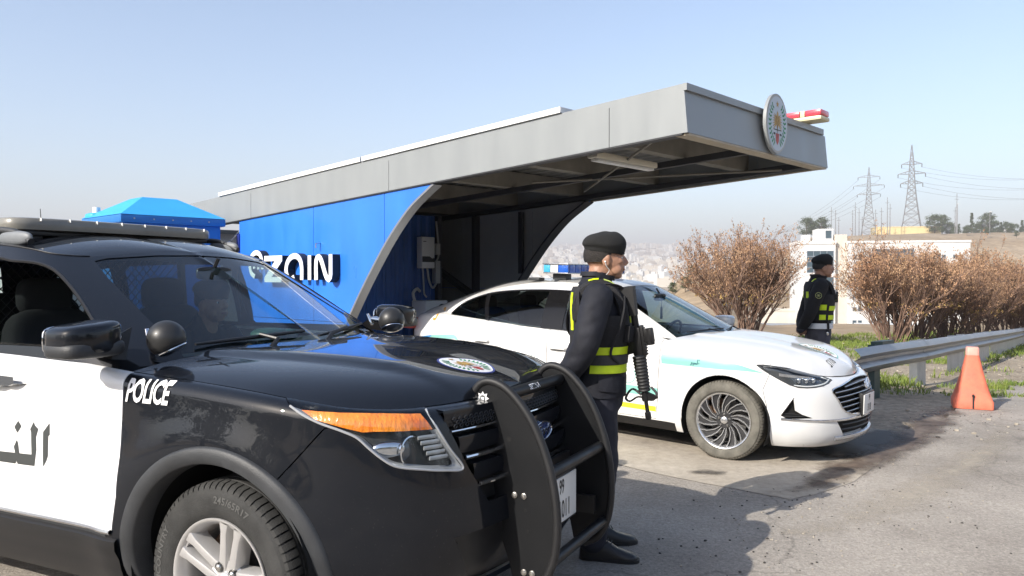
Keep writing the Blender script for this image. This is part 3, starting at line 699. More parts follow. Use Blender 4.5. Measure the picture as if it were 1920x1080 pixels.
mat('projector', (0.10, 0.11, 0.12), 0.05, coat=1, spec=0.8)
mat('spot_black', (0.022, 0.022, 0.022), 0.42, coat=0.15)
mat('rail_grey', (0.16, 0.17, 0.18), 0.5, var=0.15, vscale=12)
mat('push_black', (0.009, 0.0095, 0.0105), 0.42, rvar=0.1, vscale=7, spec=0.25)
mat('rubber_black', (0.012, 0.012, 0.013), 0.55, var=0.2, vscale=14)
mat('dash', (0.030, 0.032, 0.033), 0.75, bump=0.1, bscale=300)
mat('radar_green', (0.02, 0.07, 0.05), 0.4)
def crest_decals(parent, name, cx, cy, a, b, pr, surfs, off, up=1, ring='decal_navy', field='decal_white'):
    # oval crest: ring, white field, green wreath, gold eagle, small shield; cy axis runs along the crest's height
    part = decal(name, poly_mesh([ellipse(cx, cy, a, b, 64)]), pr, surfs, off, ring, parent, 0.05)
    decal('field', poly_mesh([ellipse(cx, cy, a * 0.93, b * 0.93, 64)]), pr, surfs, off + 0.0012, field, part, 0.05)
    def P(u, v): return (cx + u * a, cy + v * b)     # v along height
    W = []
    for sg in (-1, 1):
        for k in range(11):
            t = R(-70 + 118 * k / 10); c = (0.70 * math.cos(t) * sg, 0.72 * math.sin(t))
            for dv in (-0.11, 0.11):
                q = (0.70 * math.cos(t + 0.16) * sg + dv * math.cos(t) * sg, 0.72 * math.sin(t + 0.16) + dv * math.sin(t))
                n = (math.cos(t) * sg * 0.085, math.sin(t) * 0.085)
                W.append([P(*c), P((c[0] + q[0]) / 2 + n[0], (c[1] + q[1]) / 2 + n[1]), P(*q), P((c[0] + q[0]) / 2 - n[0], (c[1] + q[1]) / 2 - n[1])])
    decal('wreath', poly_mesh(W), pr, surfs, off + 0.0024, 'decal_green', part, 0.1)['kind'] = 'stuff'
    E = []
    for sg in (-1, 1):
        for k in range(7):
            t0 = 18 + k * 13; l = 0.50 - 0.02 * k; w = 0.045
            d = (math.cos(R(t0 - 55)) * sg, math.sin(R(t0 - 55))); o = (0.06 * sg, 0.02 + 0.03 * k)
            E.append([P(o[0] - d[1] * w, o[1] + d[0] * w), P(o[0] + d[0] * l, o[1] + d[1] * l * 0.8 - 0.05), P(o[0] + d[1] * w, o[1] - d[0] * w)])
    E.append([P(-0.07, 0.34), P(0.0, 0.44), P(0.09, 0.36), P(0.10, 0.0), P(0.0, -0.30), P(-0.10, 0.0)])
    decal('eagle', poly_mesh(E), pr, surfs, off + 0.0030, 'decal_gold', part, 0.1)
    decal('shield', poly_mesh([[P(-0.16, -0.34), P(0.16, -0.34), P(0.13, -0.60), P(0, -0.74), P(-0.13, -0.60)]]), pr, surfs, off + 0.0036, 'decal_red', part, 0.1)
    decal('balance', poly_mesh([[P(-0.34, -0.20), P(0.34, -0.20), P(0.34, -0.23), P(-0.34, -0.23)], [P(-0.015, -0.05), P(0.015, -0.05), P(0.015, -0.5), P(-0.015, -0.5)], ellipse(*P(-0.30, -0.36), 0.09 * a, 0.04 * b, 12), ellipse(*P(0.30, -0.36), 0.09 * a, 0.04 * b, 12)]), pr, surfs, off + 0.0042, 'ink_grey', part, 0.1)
    star = [P(0.15 * math.cos(R(90 + 36 * k)) * (1 if k % 2 == 0 else 0.42), 0.66 + 0.13 * math.sin(R(90 + 36 * k)) * (1 if k % 2 == 0 else 0.42)) for k in range(10)]
    decal('star', poly_mesh([star]), pr, surfs, off + 0.0030, 'decal_gold', part, 0.1)
    return part

SUV_T = R(26); SUV_LOC = (-0.696, 3.79, 0.0)
suv = empty('police_suv', SUV_LOC, -SUV_T, 'black police SUV with white doors, push bar and grey roof light bar', 'car')
def _suv_zs(x): return interp([(-4.1, 1.18), (-3.0, 1.19), (-1.6, 1.175), (-0.8, 1.15), (-0.45, 1.125), (-0.1, 1.105), (0.2, 1.082), (0.36, 1.064), (0.6, 1.035), (0.75, 1.025), (0.95, 1.02)], x)
def _suv_hx(p, a):
    yc = 0.60 - 0.16 * (p.x + 0.3); q = (yc - abs(p.y)) / 0.035; s = 1 / (1 + math.exp(-4 * q)); fade = max(0, min(1, (0.80 - p.x) / 0.35))
    return 0.020 * s * fade
SB = Body(plan=[(-4.05, 0), (-4.04, .4), (-3.98, .72), (-3.85, .90), (-3.5, .975), (-2.8, .99), (-1.6, 1.0), (-.6, 1.0), (0, .995), (.34, .972), (.58, .905), (.76, .77), (.865, .58), (.925, .3), (.945, 0)], per=14,
    zs=_suv_zs, zb=lambda x, n: 0.26 - 0.02 * max(0, n.x),
    side=[(.2, .10), (.28, .075), (.36, .035), (.45, .015), (.52, .004), (.7, 0), (.9, .008), (1.0, .018), (1.1, .03), (1.25, .04)],
    front=[(.2, .14), (.3, .06), (.42, .01), (.55, 0), (.68, .015), (.8, .035), (.92, .06), (1.03, .085)],
    rear=[(.2, .1), (.4, .0), (.6, 0), (.75, .05), (1.2, .09)], rt=0.05,
    arches=[(0, .375, .50, .020, .10), (-2.86, .375, .50, .020, .10)], nt=44,
    Bc=[(-3.93, 0, 1.17), (-3.9, .55, 1.17), (-3.75, .8, 1.17), (-3.4, .905, 1.175), (-2.4, .93, 1.165), (-1.2, .935, 1.145), (-.68, .92, 1.125), (-.47, .85, 1.115), (-.36, .70, 1.135), (-.27, .4, 1.155), (-.24, 0, 1.16)],
    Tc=[(-3.70, 0, 1.66), (-3.68, .4, 1.655), (-3.58, .6, 1.645), (-3.3, .70, 1.655), (-2.4, .745, 1.675), (-1.75, .735, 1.665), (-1.44, .71, 1.637), (-1.28, .665, 1.607), (-1.2, .56, 1.60), (-1.15, .3, 1.625), (-1.13, 0, 1.635)],
    perg=12, bulge=0.03, roofz=[(-3.7, 1.66), (-3.4, 1.70), (-2.8, 1.735), (-2.0, 1.745), (-1.6, 1.722), (-1.3, 1.675), (-1.13, 1.635)],
    hoodz=[(-.3, 1.178), (0, 1.168), (.3, 1.146), (.55, 1.112), (.75, 1.07), (.86, 1.025)], cowlx=(-0.45, -0.26),
    gh=lambda a: 0.10 * a * a + 0.90 * a ** 5, gr=lambda a: a ** 2.4, hood_extra=_suv_hx)
def suv_parts():
    band, hood, green, roof = SB.band, SB.hood, SB.green, SB.roof
    AX, AZ = 0.06, 0.40
    WX = (0.05, -2.81)
    side = {-1: projx('side_r'), 1: projx('side_l')}
    fr = {-1: projx('front_r', 42), 1: projx('front_l', 42)}
    lamp3 = [(.345, -.935, 1.09), (.50, -.85, 1.085), (.62, -.75, 1.08), (.715, -.64, 1.075), (.73, -.63, 1.02), (.779, -.630, .952), (.812, -.598, .878), (.842, -.551, .797), (.81, -.63, .803), (.770, -.705, .818), (.706, -.793, .842), (.671, -.823, .871), (.633, -.848, .910), (.600, -.866, .944), (.553, -.893, .969), (.482, -.922, .995), (.423, -.935, 1.020), (.37, -.94, 1.048)]
    amb3 = [(.398, -.92, 1.040), (.516, -.844, 1.033), (.62, -.75, 1.026), (.712, -.645, 1.014), (.772, -.642, .952), (.732, -.731, .957), (.643, -.83, .963), (.614, -.853, .962), (.552, -.89, .980), (.462, -.924, 1.006)]
    low3 = [(.765, -.640, .942), (.800, -.602, .878), (.826, -.560, .812), (.80, -.64, .815), (.76, -.715, .832), (.706, -.785, .856), (.680, -.810, .880), (.655, -.825, .912), (.66, -.81, .945)]
    for sg in (-1, 1):
        cs = lambda c, sg=sg: c.y * sg > -0.002
        S = side[sg]
        band.cut([(.535, 1.2), (.535, .99), (.498, .976), (.349, .80), (.40, .60), (.47, .20), (1.3, .20), (1.3, 1.2)], S, 'bumper', cs)
        band.cut([(-.50, .20), (-.50, .515), (-2.38, .515), (-2.38, .20)], S, 'sill', cs)
        band.cut([(-.455, 1.3), (-.445, 1.1), (-.43, .95), (-.425, .8), (-.43, .65), (-.46, .515), (-1.60, .515), (-1.60, 1.3)], S, 'door_f', cs)
        band.cut([(-1.60, 1.3), (-1.60, .515), (-2.32, .515), (-2.40, .8), (-2.72, 1.02), (-2.74, 1.3)], S, 'door_r', cs)
        u, v, d = fr[sg]
        def P2(l): return [(Vector((x, y * -sg, z)).dot(u), z) for x, y, z in l]
        band.cut(P2(lamp3), fr[sg], 'lamp', cs)
        for ax in (AX, AX - 2.86):
            band.cut([(ax + .43, .1)] + arc(ax, AZ, .43, -3, 183, 48) + [(ax - .43, .1)], S, 'hole', cs)
    fp = projx('front')
    band.cut([(-.60, 1.0), (.60, 1.0), (.575, .93), (.52, .79), (.44, .655), (-.44, .655), (-.52, .79), (-.575, .93)], fp, 'grille', lambda c: c.x > 0.5)
    band.cut([(-.62, .56), (.62, .56), (.52, .34), (-.52, .34)], fp, 'intake', lambda c: c.x > 0.5)
    # ---- painted panels
    band.take('', 'fender', 'suv_black', suv, gap=.0025, depth=.02, cond=lambda c: c.x > -.6 and c.y < 0)
    band.take('', 'fender', 'suv_black', suv, gap=.0025, depth=.02, cond=lambda c: c.x > -.6 and c.y >= 0)
    band.take('', 'rear_quarter', 'suv_black', suv, cond=lambda c: c.x <= -.6)
    bumper = band.take('bumper', 'front_bumper', 'suv_black', suv, gap=.0025, depth=.02)
    for sg in (-1, 1):
        cs = lambda c, sg=sg: c.y * sg > 0
        for nm in ('door_f', 'door_r'):
            dr = band.take(nm, 'door', 'suv_white', suv, gap=.0025, depth=.02, cond=cs)
            hx = -1.42 if nm == 'door_f' else -2.52
            h0 = band.hit(Vector((hx, 0, 1.0)), side[sg][2])[0]
            b = MB(); b.tube([(hx - .10, h0.y, 1.0), (hx - .09, h0.y + sg * .03, 1.002), (hx, h0.y + sg * .042, 1.004), (hx + .09, h0.y + sg * .03, 1.002), (hx + .10, h0.y, 1.0)], [.012, .016, .017, .016, .012], 10, flat=(1, .8)); b.build('handle', 'chrome', dr)
        sl = band.take('sill', 'sill', 'plastic_dark', suv, cond=cs, gap=.002, depth=.02)
        # bright strip along the door bottoms, with the moulding below it
        for x0, x1 in ((-.465, -1.598), (-1.604, -2.33)):
            rows = []
            for k in range(25):
                x = x0 + (x1 - x0) * k / 24; rows.append([])
                for z, o in ((.497, .002), (.500, .010), (.509, .014), (.517, .011), (.520, .002)):
                    q = band.hit(Vector((x, 0, z)), side[sg][2])[0]; rows[-1].append(Vector((x, q.y + sg * o, z)))
            MB().grid(rows).build('door_trim_strip', 'chrome', suv)
        rows = []
        for k in range(50):
            x = -.44 - 1.90 * k / 49; rows.append([])
            for z, o in ((.485, .0), (.475, .016), (.44, .022), (.40, .010), (.36, .012), (.30, .020), (.262, .012), (.255, -.02)):
                q = band.hit(Vector((x, 0, max(z, .262))), side[sg][2])[0]; rows[-1].append(Vector((x, q.y + sg * o, z)))
        MB().grid(rows).build('sill_moulding', 'plastic_black', sl)
        # wheel arch trims and liners
        for ax in (AX, AX - 2.86):
            rows = []
            for k in range(57):
                a = R(-14 + 208 * k / 56); row = []
                for r_, o in ((.420, -.07), (.425, .002), (.430, .010), (.458, .014), (.480, .012), (.489, .006), (.491, -.01)):
                    x = ax + r_ * math.cos(a); z = AZ + r_ * math.sin(a); q = band.hit(Vector((x, 0, max(z, .27))), side[sg][2])[0]
                    yb = q.y if q is not None else sg * .98
                    row.append(Vector((x, yb + sg * o, z)))
                rows.append(row)
            MB().grid(rows).build('wheel_arch_trim', 'plastic_dark', suv, angle=50)
            b = MB(); b.grid([[Vector((ax + .445 * math.cos(R(a)), sg * y, AZ + .445 * math.sin(R(a)))) for y in (.99, .55)] for a in range(-20, 201, 10)])
            b.add([(ax + .445 * math.cos(R(a)), sg * .55, AZ + .445 * math.sin(R(a))) for a in range(-20, 201, 10)], [tuple(range(23))]); b.build('wheel_liner', 'gap_black', suv)
        # ---- headlamp: bowl, amber unit, projector, lens
        u, v, d = fr[sg]
        def P2(l): return [(Vector((x, y * -sg, z)).dot(u), z) for x, y, z in l]
        lens = band.take('lamp', 'headlight', 'glass_clear', suv, cond=cs, off=.002)
        ls = band
        lp = P2(lamp3); pts = []
        for k, (a, z) in enumerate(lp[4:]):
            q = ls.hit(u * a + v * min(z, 1.06), d)[0]
            if q is not None: pts.append(q - d * .001)
        MB().tube(catmull(pts, 90), .0045, 6).build('lamp_surround', 'lamp_grey', lens)
        # pale inner border that follows the lower edge
        qs = [ls.hit(u * a + v * min(z, 1.06), d)[0] for a, z in lp[5:]]; cc = Vector((.70, sg * .74, .90)); qs = catmull([q for q in qs if q is not None], 60)
        MB().grid([[q + d * .004, q + (cc - q) * .10 + d * .010, q + (cc - q) * .16 + d * .022] for q in qs]).build('lamp_border', 'lamp_grey', lens)
        decal('lamp_bowl', poly_mesh([lp]), fr[sg], [ls], -.035, 'lamp_inner', lens, .05)
        decal('turn_signal', poly_mesh([P2(amb3)]), fr[sg], [ls], -.008, 'amber', lens, .03)
        cen = ls.hit(u * Vector((.735, -.73 * -sg, .88)).dot(u) + v * .882, d)[0]
        fw = Vector((1, 0.12 * sg, 0)).normalized(); b = MB(); c0 = cen + Vector((-.052, -sg * .02, 0)); mt = Matrix.Translation(c0) @ fw.to_track_quat('Y', 'Z').to_matrix().to_4x4()
        b.lathe([(.052, .030), (.055, .034), (.050, .036), (.044, .012), (.040, .0)], 32, 'y'); b.xf(mt); b.build('projector_ring', 'lamp_reflector', lens)
        b = MB(); b.sphere((0, .006, 0), .040, 24, 12, (1, .55, 1)); b.xf(mt); b.build('projector_lens', 'projector', lens)
        for k in range(5):
            zz = .925 - k * .019; pth = [ls.hit(u * Vector((.775 + .022 * k / 5 - .05 * f, -sg * -(.628 - .010 * k + .055 * f), 0)).dot(u) + v * zz, d)[0] + d * .016 for f in (0, .5, 1)]
            MB().tube(pth, .0075, 8, flat=(.5, 1)).build('side_reflector', 'lamp_grey', lens)
        c2 = ls.hit(u * Vector((.688, -sg * -.795, 0)).dot(u) + v * .893, d)[0] + d * .03
        b = MB(); b.superq((0, 0, 0), (.062, .016, .030), .9, .9, 20, 10); b.xf(Matrix.Translation(c2) @ d.to_track_quat('Y', 'Z').to_matrix().to_4x4()); b.build('bowl_reflector', 'lamp_reflector', lens)
    # ---- grille and intake
    gr = band.take('grille', 'grille', 'gap_black', suv, off=-.05)
    def fpath(z, y0, y1, o, n=25):
        r = []
        for k in range(n):
            y = y0 + (y1 - y0) * k / (n - 1); q = band.hit(Vector((0, y, z)), Vector((-1, 0, 0)))[0]
            if q is not None: r.append(q + Vector((o, 0, 0)))
        return r
    for z, w, rr in ((.985, .60, .010), (.885, .555, .016), (.78, .505, .016)):
        b = MB(); b.tube(fpath(z - .052, -w + .02, w - .02, .004), rr * .5, 8, flat=(1, 1.1)); b.build('grille_trim', 'chrome', gr)
        b = MB(); P = fpath(z, -w, w, .0); rows = [[p + Vector((dx, 0, dz)) for dx, dz in ((-.03, .030), (.002, .026), (.008, .0), (.002, -.036), (-.03, -.044))] for p in P]; b.grid(rows); b.build('grille_bar', 'suv_black', gr)
    hx = MB()
    for row in range(4):
        for k in range(-19, 20):
            y = k * .030 + (.015 if row % 2 else 0); z = .985 - row * .013 + .004
            q = band.hit(Vector((0, y, z)), Vector((-1, 0, 0)))[0]
            if q is None or abs(y) > .56: continue
            ring = [Vector((q.x + .004, y + .0125 * math.cos(R(60 * a)), z + .0075 * math.sin(R(60 * a)))) for a in range(6)]
            hx.tube(ring + [ring[0]], .0022, 4, cap=False)
    hx.build('grille_mesh', 'plastic_dark', gr)
    band.take('intake', 'air_intake', 'plastic_black', suv, off=-.03)
    em = MB(); q = band.hit(Vector((0, 0, .845)), Vector((-1, 0, 0)))[0]; ex = q.x + .020
    em.add([], []); em.prism(ellipse(0, .845, .095, .042, 40), ex - .02, ex, 'yz'); emo = em.build('badge', 'emblem_blue', suv)
    rg = MB(); P = [Vector((ex + .001, a, b)) for a, b in ellipse(0, .845, .091, .039, 48)]; rg.tube(P + [P[0]], .0035, 6, cap=False); rg.build('badge_ring', 'chrome', emo)
    tv, tf = text_mesh('Ford', .062, .95, .001, .35, (0, .845), .0015)
    MB().add([(ex + .002 + p[2], p[0], p[1]) for p in tv], tf).build('badge_lettering', 'chrome', emo, smooth=False)
    # ---- bonnet, roof, glasshouse
    hd = hood.take('', 'hood', 'suv_black', suv, gap=.003, depth=.03)
    pr = (Vector((0, -1, 0)), Vector((-1, 0, 0)), Vector((0, 0, -1)))
    crest_decals(hd, 'hood_crest', .095, -.600, .155, .115, pr, [hood], .0015)
    roof.take('', 'roof', 'suv_black', suv)
    win = {'wf': [(-.665, 1.205), (-.80, 1.30), (-1.02, 1.44), (-1.20, 1.535), (-1.30, 1.565), (-1.45, 1.578), (-1.585, 1.583), (-1.60, 1.20)],
           'wr': [(-1.73, 1.20), (-1.725, 1.588), (-2.1, 1.593), (-2.62, 1.585), (-2.70, 1.56), (-2.80, 1.21)],
           'wq': [(-2.92, 1.215), (-2.84, 1.57), (-3.25, 1.555), (-3.42, 1.50), (-3.55, 1.23)]}
    for sg in (-1, 1):
        cs = lambda c, sg=sg: c.y * sg > 0
        for k, p in win.items(): green.cut(p, side[sg], k, cs)
    ws = [(-.70, 1.165), (-.35, 1.178), (0, 1.182), (.35, 1.178), (.70, 1.165), (.685, 1.20), (.60, 1.50), (.565, 1.578), (.50, 1.592), (.25, 1.612), (0, 1.618), (-.25, 1.612), (-.50, 1.592), (-.565, 1.578), (-.60, 1.50), (-.685, 1.20)]
    green.cut(ws, fp, 'screen', lambda c: c.x > -1.35)
    green.cut([(-.62, 1.27), (.62, 1.27), (.52, 1.58), (-.52, 1.58)], projx('front')[0:2] + (Vector((1, 0, 0)),), 'rear_screen', lambda c: c.x < -3.3)
    green.take('', 'pillar_frame', 'suv_black', suv, solid=.012)
    green.take('screen', 'windscreen', 'glass_screen', suv, off=-.004)
    green.take('rear_screen', 'rear_window', 'glass_tint', suv, off=-.004)
    for sg in (-1, 1):
        cs = lambda c, sg=sg: c.y * sg > 0
        for k, p in win.items():
            if not (sg == -1 and k == 'wf'): green.take(k, 'side_window', 'glass_tint' if k != 'wf' else 'glass_screen', suv, off=-.006, cond=cs)
            pts = [green.hit(Vector((x, 0, z)), side[sg][2])[0] for x, z in p]; pts = [q + Vector((0, sg * .002, 0)) for q in pts if q is not None]
            MB().tube(catmull(pts, 90, True) + [pts[0]], .008, 6).build('window_seal', 'plastic_black', suv)
        # A pillar outer trim seam on the roof edge
        pth = [SB.T[i].copy() for i in range(len(SB.T)) if SB.T[i].x < -1.2 and SB.T[i].x > -3.5]
        pth = [Vector((p.x, p.y * sg, p.z + .002)) for p in pth]
        MB().tube(pth, .003, 6).build('roof_seam', 'plastic_black', suv)
    # the low edge of the wound-down pane in its slot
    b = MB(); b.grid([[Vector((x, y, z)) for z in (1.19, 1.212)] for x, y in ((-.68, -.905), (-1.0, -.915), (-1.3, -.918), (-1.58, -.916))]); b.build('side_window', 'glass_tint', suv)
    # ---- cowl and wipers
    hr = SB.hood_rows[0]; bf = [p for p in SB.B if p.x > -.48]; bf = [Vector((p.x, p.y, p.z)) for p in bf] + [Vector((p.x, -p.y, p.z)) for p in bf[-2::-1]]
    bf = sorted(bf, key=lambda p: p.y); rows = []
    for k in range(33):
        f = k / 32; a = hr[round(f * (len(hr) - 1))]; y = a.y * .93
        c = min(bf, key=lambda p: abs(p.y - y)); rows.append([a + Vector((.03, 0, -.022)), a + Vector((-.0, 0, -.020)), Vector(((a.x + c.x) / 2 - .03, y, a.z - .035)), Vector((c.x - .03, y, c.z + .02))])
    MB().grid(rows).build('cowl_panel', 'plastic_black', suv)
    def screen_pt(y, z): 
        q, n = green.hit(Vector((0, y, z)), Vector((-1, 0, 0))); return q + n * .014 if n.x > 0 else q - n * .014
    for y0, y1 in ((-.62, -.02), (.02, .60)):
        w = bpy.data.objects.new('wiper', None); link(w, suv); w.empty_display_size = .05
        pv = Vector((-.25, y0 * .6, 1.175)); a = screen_pt(y0, 1.20); c = screen_pt(y1, 1.225); m_ = screen_pt((y0 + y1) / 2, 1.215)
        MB().tube([a, a.lerp(m_, .5), m_, m_.lerp(c, .5), c], [.006, .009, .010, .009, .006], 8).build('blade', 'plastic_black', w)
        MB().tube([pv, pv + Vector((-.01, .06, .045)), m_ + Vector((.01, 0, .012))], [.016, .011, .008], 8).build('arm', 'plastic_black', w)
    # ---- mirrors
    for sg in (-1, 1):
        mr = bpy.data.objects.new('mirror', None); link(mr, suv); mr.empty_display_size = .05
        b = MB(); b.superq((-.545, sg * 1.06, 1.262), (.098, .125, .064), .42, .5, 32, 16, taper=lambda q, sg=sg: Vector((q.x * (1.0 if q.x < 0 else (1.15 - .35 * abs(q.y) / .135)), q.y, q.z * (1 - .14 * (q.y * sg) / .135) - q.y * sg * .04)))
        b.build('housing', 'suv_black', mr)
        b = MB(); b.superq((-.545, sg * 1.06, 1.224), (.101, .128, .034), .45, .5, 32, 12, taper=lambda q, sg=sg: Vector((q.x, q.y, q.z - q.y * sg * .02))); b.build('lower_cover', 'plastic_dark', mr)
        b = MB(); b.superq((-.645, sg * 1.06, 1.255), (.006, .108, .058), .5, .4, 20, 10); b.build('glass', 'chrome', mr)
        b = MB(); b.add([(-.74, sg * .90, 1.19), (-.50, sg * .915, 1.17), (-.52, sg * .87, 1.30), (-.70, sg * .955, 1.195), (-.52, sg * .965, 1.175), (-.53, sg * .93, 1.265)], [(0, 1, 2), (3, 5, 4), (0, 3, 4, 1), (1, 4, 5, 2), (2, 5, 3, 0)]); b.tube([(-.58, sg * .92, 1.215), (-.57, sg * 1.0, 1.225)], [.035, .045], 12); b.build('mount', 'plastic_black', mr)
        # spot lamps on the A pillars
        sp = bpy.data.objects.new('spotlight', None); link(sp, suv); sp.location = (-.405, sg * .80, 1.248); sp.empty_display_size = .05
        tl = Matrix.Rotation(R(-16 * sg), 4, 'X') @ Matrix.Rotation(R(-20), 4, 'Y')
        prf = [(.0765 * math.sin(R(a)), .0765 * math.cos(R(a))) for a in range(2, 127, 6)]
        b = MB(); b.lathe(prf, 40, 'z'); b.xf(tl); b.build('shell', 'spot_black', sp)
        b = MB(); b.lathe([(.0610, -.0445), (.0630, -.0452), (.0635, -.0490), (.0600, -.0520)], 40, 'z'); b.lathe([(.060, -.0525), (.045, -.061), (.02, -.066), (.001, -.067)], 40, 'z'); b.xf(tl); b.build('bezel', 'chrome', sp)
        b = MB(); b.tube([(-.07, 0, -.005), (-.105, -sg * .012, .002), (-.125, -sg * .03, .008)], [.016, .020, .012], 12); b.tube([(-.12, -sg * .028, -.03), (-.128, -sg * .028, .0), (-.15, -sg * .03, .035)], [.012, .018, .010], 10, flat=(1, .6)); b.build('bracket', 'chrome', sp)
    # ---- light bar, rails, aerial
    lb = bpy.data.objects.new('light_bar', None); link(lb, suv); lb.location = (-1.78, 0, 1.735)
    b = MB(); rows = []
    outl = []
    for k in range(64):
        a = 2 * math.pi * k / 64; y = .70 * math.copysign(abs(math.sin(a)) ** .28, math.sin(a)) * .92; x = .145 * math.copysign(abs(math.cos(a)) ** .55, math.cos(a)) + .04 * (1 - (abs(y) / .7) ** 2); outl.append((x, y))
    for z, o in ((.002, .93), (.006, .985), (.030, 1.0), (.052, .985), (.064, .93), (.068, .80)): rows.append([Vector((x * o, y * (1 - (1 - o) * .25), z)) for x, y in outl])
    b.grid(rows, wrap=True); b.add(rows[-1], [tuple(range(64))]); b.add(rows[0], [tuple(range(64))[::-1]]); b.build('lens', 'grey_bar', lb)
    for k in range(8):
        y = -.52 + k * .15; xx = .145 + .04 * (1 - (abs(y) / .7) ** 2)
        MB().box((xx - .012, y - .002, .050), (xx + .0005, y + .002, .0665)).build('divider', 'plate_white', lb)
    b = MB(); b.box((-.11, -.58, -.022), (.13, .58, .002), bev=.008); b.build('base_tray', 'plastic_black', lb)
    for sg in (-1, 1):
        b = MB(); b.box((-.10, sg * .52 - .05, -.07), (.10, sg * .52 + .05, -.018), bev=.012); b.build('foot', 'plastic_black', lb)
        pth = [(-1.48, sg * .665, 1.672), (-1.54, sg * .660, 1.70), (-1.64, sg * .662, 1.727), (-2.2, sg * .672, 1.742), (-3.0, sg * .665, 1.735), (-3.35, sg * .65, 1.70)]
        rl = MB().tube(catmull(pth, 40), .017, 10).build('roof_rail', 'plastic_dark', suv)
        b = MB(); b.superq((-1.60, sg * .664, 1.692), (.125, .022, .036), .8, .8, 20, 10, taper=lambda q: Vector((q.x, q.y, q.z * (1 if q.z < 0 else 1 - .3 * (q.x + .1)))))
        b.build('rail_foot', 'rail_grey', rl)
        b = MB(); b.superq((-3.30, sg * .654, 1.69), (.10, .02, .03), .8, .8, 16, 8); b.build('rail_foot', 'rail_grey', rl)
    MB().tube([(-2.55, .10, 1.735), (-2.57, .10, 1.93)], [.004, .0022], 6).build('aerial', 'plastic_black', suv)
    # ---- push bar
    pb = bpy.data.objects.new('push_bar', None); link(pb, suv); pb.location = (0, -.005, 0)
    outer = spl2([(.775, .93), (.757, 1.0), (.775, 1.062), (.82, 1.09), (.895, 1.072), (1.0, .968), (1.078, .808), (1.115, .65), (1.12, .51), (1.10, .40), (1.05, .315), (.99, .285)], 60, False)
    inner_ = [(.945, .285), (.925, .38), (.845, .60), (.782, .88)]
    for sg in (-1, 1):
        y = sg * .315
        b = MB(); b.prism(outer + inner_, y - .006, y + .006); pl = b.build('side_plate', 'push_black', pb, angle=30)
        edge = [Vector((a, y, c)) for a, c in outer]; b = MB(); b.tube(edge, .0165, 12); b.build('rubber_edge', 'rubber_black', pl)
        for (bx, bz) in ((.945, .655), (.985, .655), (.985, .36), (1.02, .36)):
            b = MB(); b.lathe([(.001, .011), (.007, .010), (.009, .006), (.012, .005), (.012, .0)], 14, 'y', (0, 0, 0)); b.xf(Matrix.Translation((bx, y + sg * .006, bz)) @ (Matrix.Rotation(math.pi, 4, 'X') if sg < 0 else Matrix())); b.build('bolt', 'bolt', pl)
        for (bx, bz, br) in ((.80, .99, .006), (.92, .87, .010), (.99, .60, .006), (1.0, .52, .006), (.935, .50, .006), (1.04, .31, .012)):
            MB().cyl((bx, y - .0068, bz), (bx, y + .0068, bz), br, 12).build('bolt_hole', 'gap_black', pl)
        # star badge of the maker
        sgn = sg
        star = [(.805 + .028 * (1 if k % 2 == 0 else .62) * math.cos(R(22.5 * k)), 1.022 + .028 * (1 if k % 2 == 0 else .62) * math.sin(R(22.5 * k))) for k in range(16)]
        sb = MB().prism(star, y + sg * .0062, y + sg * .0075).build('star_badge', 'decal_white', pl, smooth=False)
        MB().prism(ellipse(.805, 1.022, .0125, .0125, 20), y + sg * .0076, y + sg * .0082).build('badge_disc', 'ink_grey', sb)
        MB().prism([(.797, 1.027), (.813, 1.027), (.811, 1.016), (.805, 1.011), (.799, 1.016)], y + sg * .0083, y + sg * .0088).build('badge_shield', 'decal_white', sb, smooth=False)
    for (x, z, r_) in ((.872, 1.030, .025), (1.068, .735, .024), (1.085, .40, .022)):
        MB().cyl((x, -.31, z), (x, .31, z), r_, 20).build('cross_bar', 'push_black', pb)
    tv, tf = text_mesh('SETINA', .034, .95, .0006, 0, (0, 0), 0)
    cb = Vector((.872, 0, 1.030)); vs_ = []
    for p in tv:
        a = R(24) + p[1] / 0.0258; vs_.append(cb + Vector((0.0258 * math.cos(a), p[0] - .02, 0.0258 * math.sin(a))))
    MB().add(vs_, tf).build('bar_lettering', 'decal_white', pb, smooth=False)
    b = MB(); b.box((.93, -.24, .60), (.95, .24, .72)); b.box((.86, -.28, .44), (1.06, -.26, .52)); b.box((.86, .26, .44), (1.06, .28, .52)); b.build('bracket', 'plastic_black', pb)
    # number plate in two rows
    b = MB(); b.box((1.014, -.135, .475), (1.020, .135, .665), bev=.002); npl = b.build('number_plate', 'plate_white', suv)
    MB().box((1.006, -.148, .462), (1.0135, .148, .678), bev=.003).build('plate_holder', 'plastic_black', npl)
    b = MB()
    for t, zz, sz, xs in (('99', .622, .085, .62), ('1011', .525, .105, .62)):
        tv, tf = text_mesh(t, sz, xs, .0012, 0, (-.03 if t == '99' else 0, zz)); b.add([(1.0212, p[0], p[1]) for p in tv], tf)
    b.build('plate_lettering', 'ink_black', npl, smooth=False)
    # ---- lettering on the side
    tv, tf = text_mesh('POLICE', .118, .60, .0032, .18, (-.305, 1.056)); decal('police_lettering', (tv, tf), side[-1], [band], .004, 'decal_white', suv, .02)
    tv, tf = text_mesh('POLICE', .118, .60, .0032, .18, (-.305, 1.056)); tv = [(-.61 - p[0], p[1]) for p in tv]; decal('police_lettering', (tv, tf), side[1], [band], .004, 'decal_white', suv, .02)
    def L(zx, zy):
        x = zx / 7.2; y = 750 + zy / 7.2; return (-1.183 + .00357 * x, .722 - .0021 * ((y - .222 * x) - 859))
